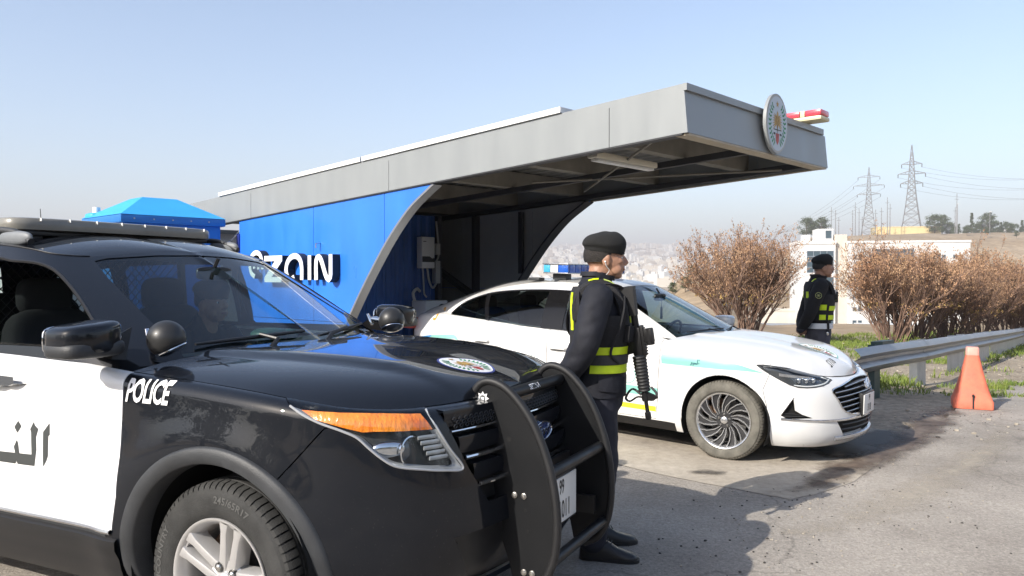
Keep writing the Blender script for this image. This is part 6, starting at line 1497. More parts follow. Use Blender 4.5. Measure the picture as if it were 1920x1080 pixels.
# ---- traffic cone (hollow four sided plastic)
cpos = (5.335, 9.22); cone = empty('traffic_cone', (*cpos, gz(*cpos) + .012), R(-26), 'faded orange plastic traffic cone in front of the guard rail', 'traffic cone')
def sq(w, r_, z, n=6):
    pts = []
    for cx, cy, a0 in ((1, 1, 0), (-1, 1, 90), (-1, -1, 180), (1, -1, 270)):
        for k in range(n): a = R(a0 + 90 * k / (n - 1)); pts.append(Vector((cx * (w - r_) + r_ * math.cos(a), cy * (w - r_) + r_ * math.sin(a), z)))
    return pts
rows = [sq(.205, .03, 0), sq(.205, .03, .085), sq(.196, .035, .10), sq(.165, .045, .20), sq(.125, .045, .345), sq(.092, .04, .49), sq(.070, .032, .60)]
b = MB(); b.grid(rows, wrap=True); b.build('body', 'cone_orange', cone, angle=50)
b = MB(); b.grid([sq(.0705, .032, .601), sq(.066, .03, .685), sq(.058, .028, .695)], wrap=True); b.add(sq(.058, .028, .695), [tuple(range(24))]); b.build('top', 'cone_pale', cone, angle=50)
b = MB(); b.box((-.009, -.2075, .004), (.009, -.19, .15)); b.prism(ellipse(0, .15, .014, .016, 14), -.2075, -.17); b.xf(Matrix.Rotation(R(14), 4, 'X') @ Matrix.Translation((0, .0, 0))) if False else None; b.build('slot', 'ink_black', cone)
MB().add([(-.15, -.19, .1), (.15, -.19, .1)], []) 
# ---- loose stones along the verge and the broken edge of the asphalt (uncountable)
def rock(b, x, y, z, r_, rg):
    vs = []; k = rg.random() * 6.28
    for i, (h, rr) in enumerate(((-.3, .8), (.25, 1.0), (.6, .55))):
        for j in range(5): a = k + j * 1.257 + i * .5; q = r_ * rr * rg.uniform(.7, 1.2); vs.append((x + q * math.cos(a), y + q * math.sin(a), z + h * r_))
    fs = [(i * 5 + j, i * 5 + (j + 1) % 5, (i + 1) * 5 + (j + 1) % 5, (i + 1) * 5 + j) for i in range(2) for j in range(5)] + [(10, 11, 12, 13, 14)]
    b.add(vs, fs)
rg = random.Random(3); b = MB(); b2 = MB()
for _ in range(1500):
    # verge between pad, rail and road
    u = rg.uniform(-5, 14) if rg.random() < .8 else rg.uniform(10, 30); off = rg.gauss(-.2, 1.2); p = RB + RD * u + RN * off; x, y = p.x, p.y
    t, s = canopy_ts(x, y)
    if s < 3.0 and t > -1.0: continue
    if off > 1.6: continue
    rock(b if rg.random() < .8 else b2, x, y, gz(x, y) + .004, rg.choice((.006, .008, .012, .015, .018, .028)) * rg.uniform(.6, 1.1), rg)
b.build('verge_gravel', 'stone_pale', angle=10)['kind'] = 'stuff'; b2.build('dark_gravel', 'stone_dark', angle=10)['kind'] = 'stuff'
b = MB(); b2 = MB()
for _ in range(900):
    f = rg.random(); A, B = ((1.4, 5.3), (5.6, 9.6)) if rg.random() < .7 else ((.8, 4.3), (2.8, 5.6))
    x = A[0] + (B[0] - A[0]) * f + rg.gauss(.15, .32); y = A[1] + (B[1] - A[1]) * f + rg.gauss(-.15, .28)
    rock(b if rg.random() < .5 else b2, x, y, gz(x, y) + .006, rg.choice((.003, .004, .005, .008)) * rg.uniform(.6, 1.2), rg)
for _ in range(160):
    x, y = rg.uniform(-1.5, 3.5), rg.uniform(2.6, 5.6); rock(b if rg.random() < .5 else b2, x, y, gz(x, y) + .005, rg.choice((.003, .004, .007)), rg)
b.build('road_grit', 'stone_pale', angle=10)['kind'] = 'stuff'; b2.build('road_chippings', 'stone_dark', angle=10)['kind'] = 'stuff'
# ---- grass by the rail and on the brink of the slope
def tuft(b, x, y, z, h, rg, n=7):
    for _ in range(n):
        a = rg.random() * 6.28; l = h * rg.uniform(.5, 1.1); lean = rg.uniform(.1, .7); w = rg.uniform(.003, .008) * (1 + h * 3); d = Vector((math.cos(a), math.sin(a), 0)); o = Vector((x + rg.gauss(0, h * .35), y + rg.gauss(0, h * .35), z)); sd = Vector((-d.y, d.x, 0)) * w
        b.add([o - sd, o + sd, o + d * (lean * l * .5) + Vector((0, 0, l * .7)) + sd * .7, o + d * (lean * l) + Vector((0, 0, l))], [(0, 1, 2), (0, 2, 3)])
b = MB()
for _ in range(1500):
    u = rg.uniform(-1.8, 12) if rg.random() < .75 else rg.uniform(8, 30); off = rg.gauss(-.55, .35) if rg.random() < .7 else rg.gauss(-1.3, .9)
    if noise.noise(Vector((u * .55, off * .9, 2.0))) < -.05: continue
    p = RB + RD * u + RN * off; tuft(b, p.x, p.y, gz(p.x, p.y), rg.uniform(.05, .16), rg)
for cx, cy in ((7.6, 11.9), (6.7, 11.3), (6.1, 10.4)):
    for _ in range(60): x, y = cx + rg.gauss(0, .25), cy + rg.gauss(0, .12); tuft(b, x, y, gz(x, y), rg.uniform(.04, .10), rg)
b.build('verge_grass', 'grass_green', smooth=False)['kind'] = 'stuff'
b = MB()
for _ in range(5200):
    x = rg.uniform(4, 26); y = 15.5 + max(0, x - 6) * .66 + rg.uniform(0, 11) + (0 if x > 7 else 2); z = terrain(x, y)
    if noise.noise(Vector((x * .35, y * .35, 7.0))) < -.12: continue
    tuft(b, x, y, z, rg.uniform(.06, .16), rg, 8)
b.build('slope_grass', 'grass_green', smooth=False)['kind'] = 'stuff'
# ================================================================ people
mat('skin', (0.34, 0.185, 0.122), 0.5, var=0.09, vscale=30, sub=0.08, bump=0.05, bscale=220)
mat('lips', (0.26, 0.10, 0.08), 0.5)
mat('hair_black', (0.016, 0.012, 0.010), 0.6, bump=0.7, bscale=260)
mat('eye_white', (0.7, 0.68, 0.65), 0.3)
mat('jacket_navy', (0.013, 0.014, 0.020), 0.75, var=0.22, vscale=9, bump=0.35, bscale=24, spec=0.35)
mat('trouser_navy', (0.014, 0.015, 0.024), 0.8, var=0.2, vscale=9, bump=0.35, bscale=20)
mat('trouser_grey', (0.055, 0.055, 0.07), 0.8, var=0.2, vscale=9, bump=0.35, bscale=20)
mat('black_knit', (0.010, 0.010, 0.012), 0.9, var=0.2, vscale=14, bump=0.3, bscale=60)
mat('boot_black', (0.012, 0.012, 0.014), 0.35, bump=0.1, bscale=60)
mat('beret_black', (0.011, 0.011, 0.011), 0.95, bump=0.35, bscale=300, var=0.15, vscale=40)
mat('vest_black', (0.014, 0.014, 0.016), 0.8, var=0.2, vscale=14, bump=0.35, bscale=120)
mat('strap_grey', (0.045, 0.045, 0.047), 0.75, bump=0.3, bscale=200)
mat('hivis', (0.62, 0.80, 0.015), 0.5, emit=None, bump=0.15, bscale=90, var=0.08, vscale=18)
mat('hivis_pale', (0.62, 0.74, 0.18), 0.5, bump=0.2, bscale=120, var=0.1, vscale=30)
mat('belt_white', (0.62, 0.64, 0.66), 0.45)
mat('gun_black', (0.012, 0.012, 0.013), 0.42, metal=0.2, var=0.25, vscale=30)
mat('gun_poly', (0.016, 0.016, 0.017), 0.55)
def remesh(mb, voxel, smooth_it, name='tmp'):
    o = mb.build(name, 'skin', None, smooth=False); m = o.modifiers.new('r', 'REMESH'); m.mode = 'VOXEL'; m.voxel_size = voxel; m.adaptivity = 0
    if smooth_it: s = o.modifiers.new('s', 'SMOOTH'); s.factor = .5; s.iterations = smooth_it
    bpy.context.view_layer.update(); ev = o.evaluated_get(bpy.context.evaluated_depsgraph_get()); me = ev.to_mesh()
    vs = [v.co.copy() for v in me.vertices]; fs = [tuple(p.vertices) for p in me.polygons]; ev.to_mesh_clear()
    om = o.data; bpy.data.objects.remove(o); bpy.data.meshes.remove(om); return vs, fs
def limb(b, pts, rad, n=14):
    # tapered limb through joints with rounded ends
    P = catmull(pts, 4 * len(pts)) if len(pts) > 2 else [Vector(p) for p in pts]; m = len(P)
    tot = [0.0]
    for i in range(1, len(pts)): tot.append(tot[-1] + (Vector(pts[i]) - Vector(pts[i - 1])).length)
    tab = [(t, r_) for t, r_ in zip(tot, rad)]; acc = 0; rr = []
    for i, p in enumerate(P):
        if i: acc += (p - P[i - 1]).length
        rr.append(interp(tab, acc))
    b.tube(P, rr, n); b.sphere(P[0], rr[0], n, 8); b.sphere(P[-1], rr[-1], n, 8)
def rings(b, tab, n=28):
    # (z, cx, cy, rx, ry) stacked
    rows = [[Vector((cx + rx * math.cos(2 * math.pi * k / n), cy + ry * math.copysign(abs(math.sin(2 * math.pi * k / n)) ** .85, math.sin(2 * math.pi * k / n)), z)) for k in range(n)] for z, cx, cy, rx, ry in tab]
    b.grid(rows, wrap=True); b.add(rows[0], [tuple(range(n))[::-1]]); b.add(rows[-1], [tuple(range(n))])
def hand(b, w, d, up, sg):
    # palm and five bent fingers from wrist w along d; up is the back of the hand
    w = Vector(w); d = Vector(d).normalized(); up = Vector(up); sdv = d.cross(up).normalized() * sg; up = sdv.cross(d).normalized() * sg
    b.tube([w, w + d * .03, w + d * .075], [.026, .036, .036], 12, flat=(1, .55) if abs(d.z) > .9 else None); b.sphere(w + d * .05, .036, 12, 8, (1, 1, .7))
    for k, (o, l) in enumerate(((-.030, .062), (-.010, .074), (.010, .078), (.029, .070))):
        p0 = w + d * .075 + sdv * o; p1 = p0 + d * (l * .45) - up * .010; p2 = p1 + d * (l * .28) - up * .022; p3 = p2 + d * (l * .10) - up * .022; limb(b, [p0, p1, p2, p3], [.0095, .009, .0082, .0072], 8)
    q = w + d * .02 - sdv * .032; limb(b, [q, q + d * .03 - sdv * .022 - up * .008, q + d * .055 - sdv * .018 - up * .022], [.012, .0105, .0085], 8)
def head_geo(b, c, face=(1, 0), chin=True):
    # skull, jaw, nose, brow, lips, ears around the head centre c (facing +x)
    c = Vector(c); E = lambda x, y, z, r_: b.sphere(c + Vector((x, y, z)), 1.0, 18, 12, r_)
    E(-.012, 0, .028, (.098, .077, .092)); E(.018, 0, -.010, (.080, .068, .090)); E(.030, 0, -.062, (.062, .054, .046)); E(.062, 0, -.088, (.026, .026, .020))
    E(.050, 0, -.035, (.048, .050, .050)); E(.074, 0, .030, (.022, .052, .014))
    for s in (-1, 1): E(.060, s * .034, -.012, (.030, .024, .022)); E(-.004, s * .073, -.008, (.022, .009, .034)); E(.004, s * .076, .004, (.012, .009, .020)); E(.045, s * .045, -.055, (.035, .016, .030))
    b.tube([c + Vector((.086, 0, .022)), c + Vector((.100, 0, .0)), c + Vector((.108, 0, -.018)), c + Vector((.099, 0, -.030))], [.010, .0125, .0155, .011], 10)
    for s in (-1, 1): E(.096, s * .012, -.026, (.012, .010, .009))
    E(.090, 0, -.049, (.012, .022, .007)); E(.088, 0, -.060, (.012, .020, .008)); E(.080, 0, -.040, (.014, .030, .012))
    limb(b, [c + Vector((-.030, 0, -.06)), c + Vector((-.038, 0, -.16))], [.056, .060])
def person(name, label, loc, rz, o):
    root = empty(name, loc, rz, label, 'person', o.get('group'))
    hc = Vector(o.get('head', (.035, 0, 1.598))); sit = o.get('sit', False)
    b = MB()
    if not sit:
        rings(b, [(.80, -.005, 0, .128, .168), (.86, -.005, 0, .134, .178), (.95, -.005, 0, .132, .174), (1.04, 0, 0, .122, .160), (1.14, .005, 0, .128, .166), (1.25, .01, 0, .136, .182), (1.34, .0, 0, .128, .190), (1.41, -.015, 0, .108, .178), (1.455, -.022, 0, .082, .130), (1.49, -.018, 0, .066, .078), (1.53, -.008, 0, .062, .066)])
        for s in (-1, 1): limb(b, [(0, s * .088, .86), (.012, s * .096, .66), (.022, s * .102, .49), (-.004, s * .108, .28), (-.028, s * .112, .10)], [.098, .090, .078, .072, .070]); 
        hem = .80
    else:
        rings(b, [(.60, 0, 0, .13, .17), (.75, -.01, 0, .125, .165), (.9, -.01, 0, .128, .175), (1.02, -.015, 0, .12, .185), (1.09, -.02, 0, .10, .17), (1.14, -.02, 0, .075, .12), (1.18, -.012, 0, .062, .07), (1.22, 0, 0, .058, .06)])
        for s in (-1, 1): limb(b, [(0, s * .09, .64), (.22, s * .11, .66), (.43, s * .12, .64), (.50, s * .12, .40), (.55, s * .12, .12)], [.09, .085, .065, .06, .05])
    for s in (-1, 1): limb(b, o['arms'][0 if s < 0 else 1], [.080, .075, .068, .062, .048])
    V, F = remesh(b, .011, 6)
    # cloth folds
    fa = o.get('fold', .006); sd = o.get('seed', 0)
    for v in V:
        n = noise.noise(Vector((v.x * 9 + sd, v.y * 9, v.z * 16))) + .5 * noise.noise(Vector((v.x * 22 + sd, v.y * 22, v.z * 30))); r_ = Vector((v.x, v.y, 0)); r_ = r_.normalized() if r_.length > 1e-4 else Vector((1, 0, 0))
        amp = fa * (1.5 if .02 < v.z < .5 else 1.0); v += r_ * n * amp + Vector((0, 0, n * amp * .3))
    mats = []
    for f in F:
        z = sum(V[i].z for i in f) / len(f); mats.append(1 if z < o.get('belt_z', .88) and not sit else 0)
    HY = Matrix.Translation((-.01, 0, 0)) @ Matrix.Rotation(R(o.get('head_yaw', 0)), 4, 'Z') @ Matrix.Translation((.01, 0, 0))
    hb = MB(); head_geo(hb, hc); hb.xf(HY); HV, HF = remesh(hb, .0045, 3)
    root['_n'] = 0; del root['_n']; n_before = set(root.children)
    gb = MB()
    for k, (w, d, u_, s) in enumerate(o['hands']): hand(gb, w, d, u_, s)
    GV, GF = remesh(gb, .005, 2)
    me = bpy.data.meshes.new('body'); allv = V + HV + GV; o1 = len(V); o2 = o1 + len(HV)
    me.from_pydata([tuple(v) for v in allv], [], F + [tuple(i + o1 for i in f) for f in HF] + [tuple(i + o2 for i in f) for f in GF])
    for m_ in (o.get('jacket', 'jacket_navy'), o.get('trouser', 'trouser_navy'), 'skin', 'skin'): me.materials.append(M(m_))
    me.polygons.foreach_set('material_index', mats + [2] * len(HF) + [3] * len(GF)); smooth_mesh(me, None); link(bpy.data.objects.new('body', me), root)
    # face details
    for s in (-1, 1):
        MB().sphere(hc + Vector((.0765, s * .031, .006)), .0098, 12, 8).build('eye', 'eye_white', root); MB().sphere(hc + Vector((.0822, s * .0312, .006)), .0062, 8, 6).build('iris', 'hair_black', root)
        MB().tube(catmull([hc + Vector((.092, s * .014, .026)), hc + Vector((.093, s * .032, .031)), hc + Vector((.080, s * .050, .025))], 8), [.003, .004, .0042, .0042, .004, .0036, .003, .002], 6).build('eyebrow', 'hair_black', root)
    MB().superq(hc + Vector((.0965, 0, -.0545)), (.005, .020, .0075), .9, .9, 14, 8).build('lips', 'lips', root)
    if o.get('moustache'): MB().superq(hc + Vector((.099, 0, -.041)), (.006, .026, .0055), .9, .8, 14, 8).build('moustache', 'hair_black', root)
    # hair: shell over the back and sides of the skull
    hm = bmesh.new(); bmesh.ops.create_uvsphere(hm, u_segments=36, v_segments=24, radius=1)
    for v in hm.verts: v.co = hc + Vector((-.013 + v.co.x * .1015, v.co.y * .0805, .022 + v.co.z * .099))
    dl = [f for f in hm.faces if (lambda c: c.x > hc.x + .045 - (c.z - hc.z) * .2 or c.z < hc.z - .018 + max(0, (c.x - hc.x + .05)) * .60)(f.calc_center_median())]
    bmesh.ops.delete(hm, geom=dl, context='FACES'); x = MB(); x.addbm(hm); x.build('hair', 'hair_black', root)
    # beret: soft crown pulled to one side over a snug band
    tl = Matrix.Translation(hc + Vector((-.006, 0, .040))) @ Matrix.Rotation(R(o.get('beret_tilt', 7)), 4, 'Y'); bb = MB(); n = 40; rows = []
    for (r_, z, off) in ((.96, -.006, 0), (1.0, .002, 0), (1.03, .016, 0), (1.09, .032, 0), (1.09, .048, 0), (1.03, .067, 0), (.90, .085, 0), (.70, .099, 0), (.45, .108, 0), (.20, .112, 0), (.02, .113, 0)):
        row = []
        for k in range(n):
            a = 2 * math.pi * k / n; bulge = 1 + (.05 * math.cos(a - R(o.get('flop', 200))) if z > .03 else 0); w = noise.noise(Vector((math.cos(a) * 1.6, math.sin(a) * 1.6, z * 18))) * .004
            row.append(Vector((math.cos(a) * .106 * r_ * bulge + w, math.sin(a) * .087 * r_ * bulge * (1.03 if r_ > 1.05 else 1) + w, z + (-.012 * math.cos(a - R(o.get('flop', 200))) if .03 < z < .11 else 0) + w * .6)))
        rows.append(row)
    bb.grid(rows, wrap=True); bb.xf(tl); be_ = bb.build('beret', o.get('beret', 'beret_black'), root, angle=70); s_ = be_.modifiers.new('sub', 'SUBSURF'); s_.levels = 1; s_.render_levels = 2
    for ch in root.children:
        if ch not in n_before and ch.name.split('.')[0] != 'body':
            ch.data.transform(HY)
    return root, HY @ hc
def wrapband(name, mt, parent, tab, a0, a1, off, z0, z1, n=24, thick=.006, nz=4, slant=0.0):
    # strip of cloth wrapped on the torso between two angles (degrees from front, towards the left)
    def at(z, a):
        cx = interp([(t[0], t[1]) for t in tab], z); rx = interp([(t[0], t[3]) for t in tab], z) + off; ry = interp([(t[0], t[4]) for t in tab], z) + off
        return Vector((cx + rx * math.cos(a), ry * math.copysign(abs(math.sin(a)) ** .85, math.sin(a)), z)), Vector((math.cos(a), math.sin(a), 0))
    out = []; inn = []
    for j in range(nz + 1):
        ro_ = []; ri = []
        for k in range(n + 1):
            a = R(a0 + (a1 - a0) * k / n); z = z0 + (z1 - z0) * j / nz + slant * (k / n - .5); p, d = at(z, a); w = noise.noise(Vector((a * 5, z * 22, off * 90))) * .003
            ro_.append(p + d * (thick + w)); ri.append(p)
        out.append(ro_); inn.append(ri)
    b = MB(); b.grid(out); b.grid(inn); edge = [out[0], inn[0]]; b.grid(edge); b.grid([out[-1], inn[-1]]); b.grid([[r_[0] for r_ in out], [r_[0] for r_ in inn]]); b.grid([[r_[-1] for r_ in out], [r_[-1] for r_ in inn]])
    return b.build(name, mt, parent, angle=50)
TORSO = [(.80, -.005, 0, .134, .174), (.95, -.005, 0, .136, .178), (1.04, 0, 0, .126, .165), (1.14, .005, 0, .133, .172), (1.25, .01, 0, .141, .188), (1.34, .0, 0, .134, .194), (1.41, -.015, 0, .115, .180), (1.455, -.022, 0, .09, .135), (1.50, -.018, 0, .072, .082), (1.545, -.006, 0, .074, .078)]
def boots(root, feet, mt='boot_black'):
    for (x, y, yaw) in feet:
        bt = bpy.data.objects.new('boot', None); link(bt, root); bt.location = (x, y, 0); bt.rotation_euler = (0, 0, R(yaw)); bt.empty_display_size = .05
        rows = []
        for (px, w, h) in ((-.105, .022, .060), (-.095, .034, .085), (-.06, .041, .105), (-.01, .042, .112), (.04, .041, .100), (.085, .044, .072), (.13, .047, .056), (.165, .040, .046), (.185, .022, .036)):
            rows.append([Vector((px, w * math.copysign(abs(math.cos(a)) ** .7, math.cos(a)), .018 + (h - .018) * max(0, math.sin(a)) ** .8 if math.sin(a) > 0 else .018)) for a in (2 * math.pi * k / 20 for k in range(20))])
        b = MB(); b.grid(rows, wrap=True); b.add(rows[0], [tuple(range(20))]); b.add(rows[-1], [tuple(range(20))]); b.build('upper', mt, bt, angle=60)
        out = spl2([(-.11, 0), (-.09, .038), (0, .044), (.09, .048), (.15, .046), (.19, .024), (.196, 0), (.19, -.024), (.15, -.046), (.09, -.048), (0, -.044), (-.09, -.038)], 40)
        MB().prism(out, .0, .020, 'xy').build('sole', 'rubber_black', bt)
        b = MB(); b.tube([(-.03, 0, .08), (-.035, 0, .14), (-.03, 0, .20)], [.050, .052, .056], 16); b.build('shaft', mt, bt)
        b = MB()
        for k in range(5): b.tube([(.055 - k * .018, -.020, .098 + k * .010 - .004), (.055 - k * .018, .020, .100 + k * .010)], .003, 5)
        b.build('laces', 'strap_grey', bt)
def collar(root, mt, flare=.0):
    rows = []
    for z, ro_ in ((1.465, .010), (1.485, .006), (1.508, .006), (1.528, .010), (1.532, .016), (1.508, .018)):
        rows.append([Vector((interp([(t[0], t[1]) for t in TORSO], z) + (interp([(t[0], t[3]) for t in TORSO], z) + ro_ - .01) * math.cos(a) + (.018 if math.cos(a) > .6 else 0), (interp([(t[0], t[4]) for t in TORSO], z) + ro_ - .012) * math.sin(a), z - .022 * max(0, math.cos(a)) - (.0 if math.cos(a) < 0 else .006))) for a in (2 * math.pi * k / 36 for k in range(36))])
    MB().grid(rows, wrap=True).build('collar', mt, root, angle=70)
def straps(root, side, mt):
    # shoulder strap of the vest from chest over the shoulder to the back
    s = side; pth = [(.142, s * .105, 1.27), (.128, s * .105, 1.36), (.075, s * .105, 1.452), (.0, s * .105, 1.480), (-.07, s * .105, 1.458), (-.118, s * .105, 1.37), (-.118, s * .105, 1.29)]
    P = catmull(pth, 24); rows = []
    for i, p in enumerate(P):
        t = (P[min(i + 1, 23)] - P[max(i - 1, 0)]).normalized(); n = t.cross(Vector((0, s, 0))).normalized(); n = n if n.z > -.2 or abs(n.x) > .5 else -n
        if n.dot(Vector((p.x, 0, p.z - 1.3))) < 0: n = -n
        rows.append([p + Vector((0, y, 0)) + n * o_ - Vector((0, 0, max(0, abs(p.y + y) - .10) * .35)) for y, o_ in ((-.045, -.012), (-.045, .010), (-.02, .014), (.02, .014), (.045, .008), (.045, -.012))])
    return MB().grid(rows).build('shoulder_strap', mt, root, angle=50), rows
def officer_one():
    arms = ([(-.005, -.198, 1.395), (-.035, -.245, 1.27), (-.072, -.255, 1.13), (-.135, -.200, 1.02), (-.195, -.065, .948)], [(-.005, .190, 1.405), (-.045, .240, 1.27), (-.085, .256, 1.135), (-.135, .205, 1.02), (-.165, .06, .965)])
    r_, hc = person('police_officer', 'armed police officer in black beret standing beside the SUV push bar', (.47, 4.33, gz(.47, 4.33)), R(-6), dict(arms=arms, hands=[((-.207, -.055, .943), (.0, 1, -.25), (-1, 0, 0), 1), ((-.225, .055, .955), (0, -1, -.3), (-1, 0, 0), -1)], belt_z=.872, seed=3, fold=.007, flop=200, beret_tilt=8, head_yaw=7))
    r_.scale = (1.05, 1.05, 1.0)
    boots(r_, [(.012, -.112, -8), (.02, .113, 14)])
    # jacket skirt
    wrapband('jacket_hem', 'jacket_navy', r_, TORSO, -180, 180, .006, .868, 1.02, 48, .008, 6)
    wrapband('jacket_pocket', 'jacket_navy', r_, TORSO, -88, -30, .014, .90, .985, 12, .008, 3, -.02)
    collar(r_, 'jacket_navy')
    v = wrapband('vest', 'vest_black', r_, TORSO, -180, 180, .006, .995, 1.30, 56, .012, 10)
    wrapband('vest_back', 'vest_black', r_, TORSO, 128, 232, .006, 1.30, 1.45, 20, .012, 5); wrapband('vest_chest', 'vest_black', r_, TORSO, -48, 48, .006, 1.30, 1.42, 20, .014, 5)
    for s in (-1, 1):
        st, rows = straps(r_, s, 'vest_black')
        for (i0, i1, w0, w1, m_) in ((8, 11, -.030, .030, 'hivis_pale'), (12, 14, -.036, .036, 'hivis')):
            b = MB(); b.grid([[(rows[i][2].lerp(rows[i][3], .5 + q / .04 * .5) + (rows[i][2] - rows[i][0]).normalized() * .004) for q in (w0, 0, w1)] for i in range(i0, i1 + 1)]); b.build('reflective_patch', m_, r_)
        a0, a1 = (-100, -14) if s < 0 else (14, 100)
        wrapband('reflective_band', 'hivis', r_, TORSO, a0, a1, .019, 1.095, 1.135, 16, .004, 3); wrapband('reflective_band', 'hivis', r_, TORSO, a0 - 6 if s < 0 else a0, a1 if s < 0 else a1 + 6, .019, .998, 1.040, 18, .004, 3)
        wrapband('reflective_band', 'hivis', r_, TORSO, -24 if s < 0 else 8, -8 if s < 0 else 24, .022, 1.26, 1.325, 6, .004, 3)
        wrapband('side_strip', 'hivis', r_, TORSO, 205 if s < 0 else 147, 213 if s < 0 else 155, .019, 1.22, 1.42, 3, .004, 8)
        wrapband('side_strip', 'hivis', r_, TORSO, 222 if s < 0 else 128, 232 if s < 0 else 138, .019, 1.00, 1.06, 3, .004, 3)
    wrapband('vest_belt', 'strap_grey', r_, TORSO, -128, 128, .020, 1.043, 1.092, 40, .006, 3)
    for a0, z0, w in ((-40, 1.16, 26), (20, 1.16, 26)): wrapband('pouch', 'vest_black', r_, TORSO, a0, a0 + w, .018, z0, z0 + .085, 8, .030, 4)
    # rifle sling across the back and chest
    P = catmull([(.14, -.05, 1.40), (.10, -.12, 1.455), (.02, -.145, 1.462), (-.06, -.12, 1.445), (-.145, -.02, 1.33), (-.15, .08, 1.20), (-.06, .20, 1.12), (.08, .19, 1.10), (.17, .08, 1.14)], 60)
    b = MB(); b.tube(P, .014, 6, flat=(1, .3)); b.build('rifle_sling', 'strap_grey', r_)
    P = catmull([(.13, -.12, 1.40), (.125, -.175, 1.33), (.10, -.192, 1.22), (.06, -.188, 1.10), (.10, -.16, 1.05)], 24); MB().tube(P, .0065, 6).build('radio_cord', 'vest_black', r_)
    MB().sphere(hc + Vector((-.001, -.0825, -.014)), .005, 8, 6).build('earpiece', 'decal_white', r_); MB().tube(catmull([hc + Vector((-.002, -.084, -.016)), hc + Vector((.006, -.080, -.04)), hc + Vector((.020, -.070, -.06)), hc + Vector((.0, -.07, -.09))], 12), .0016, 5).build('earpiece_wire', 'belt_white', r_)
    return r_
off1 = officer_one()
def rifle(owner):
    # slung muzzle down in front of the chest; built along local -z
    w = owner.matrix_world if False else Matrix.Translation(owner.location) @ Matrix.Rotation(owner.rotation_euler.z, 4, 'Z')
    top = w @ Vector((.160, -.105, 1.450)); bot = w @ Vector((.262, -.075, .775))
    r_ = empty('assault_rifle', top, 0, 'black assault rifle slung muzzle down on the chest of the armed officer', 'rifle')
    d = (bot - top).normalized(); side = (w.to_3x3() @ Vector((.93, -.37, 0))).normalized(); x = (side - d * side.dot(d)).normalized(); y = (-d).cross(x)
    r_.rotation_euler = Matrix((x, y, -d)).transposed().to_euler()
    G = 'gun_black'; Pm = 'gun_poly'
    MB().prism([(-.052, .0), (.022, .0), (.020, -.02), (.016, -.150), (-.014, -.150), (-.020, -.09), (-.046, -.03)], -.017, .017).build('stock', Pm, r_)
    MB().cyl((.004, 0, -.02), (.004, 0, -.225), .014, 14).build('buffer_tube', G, r_)
    b = MB(); b.box((-.020, -.014, -.36), (.022, .014, -.215), bev=.004); b.box((-.030, -.012, -.345), (-.018, .012, -.26), bev=.003); b.build('receiver', G, r_)
    b = MB(); b.box((.022, -.011, -.365), (.034, .011, -.205), bev=.002)
    for k in range(10): b.box((.034, -.011, -.36 + k * .015), (.038, .011, -.352 + k * .015))
    b.build('top_rail', G, r_)
    b = MB(); b.box((.036, -.016, -.30), (.072, .016, -.225), bev=.006); b.cyl((.056, 0, -.225), (.056, 0, -.31), .017, 14); b.build('sight', G, r_)
    MB().prism([(-.020, -.225), (-.020, -.262), (-.085, -.232), (-.098, -.205), (-.088, -.192)], -.012, .012).build('pistol_grip', Pm, r_)
    MB().prism([(-.022, -.288), (-.022, -.348), (-.10, -.362), (-.165, -.382), (-.172, -.328), (-.10, -.300)], -.011, .011).build('magazine', G, r_)
    MB().tube(catmull([(-.022, 0, -.265), (-.048, 0, -.272), (-.05, 0, -.29), (-.024, 0, -.296)], 12), .003, 6).build('trigger_guard', G, r_)
    b = MB(); rows = []
    for k in range(33):
        z = -.365 - k * .0058; q = .0285 - .004 * k / 32 + (.0022 if k % 3 == 1 else -.0012); rows.append([Vector((q * math.cos(a), q * .9 * math.sin(a), z)) for a in (2 * math.pi * j / 18 for j in range(18))])
    b.grid(rows, wrap=True); b.add(rows[0], [tuple(range(18))]); b.add(rows[-1], [tuple(range(18))]); b.build('handguard', Pm, r_, angle=25)
    MB().cyl((0, 0, -.54), (0, 0, -.665), .0085, 12).build('barrel', G, r_)
    b = MB(); b.prism([(-.014, -.575), (.012, -.555), (.052, -.582), (.052, -.592), (.012, -.60), (-.014, -.598)], -.006, .006); b.cyl((0, 0, -.555), (0, 0, -.602), .014, 12); b.build('front_sight', G, r_)
    b = MB(); b.lathe([(.008, -.66), (.0125, -.665), (.0125, -.695), (.0105, -.700), (.004, -.700)], 14, 'z'); b.build('flash_hider', G, r_)
    MB().tube(catmull([(-.014, .0, -.57), (-.05, .0, -.535), (-.085, 0, -.585), (-.07, 0, -.60), (-.03, 0, -.578), (.03, 0, -.60), (.05, 0, -.57), (.03, 0, -.53)], 30), .0055, 6).build('sling_end', 'strap_grey', r_)
    r_.scale = (1.3, 1.3, 1.02)
    return r_
rifle(off1)
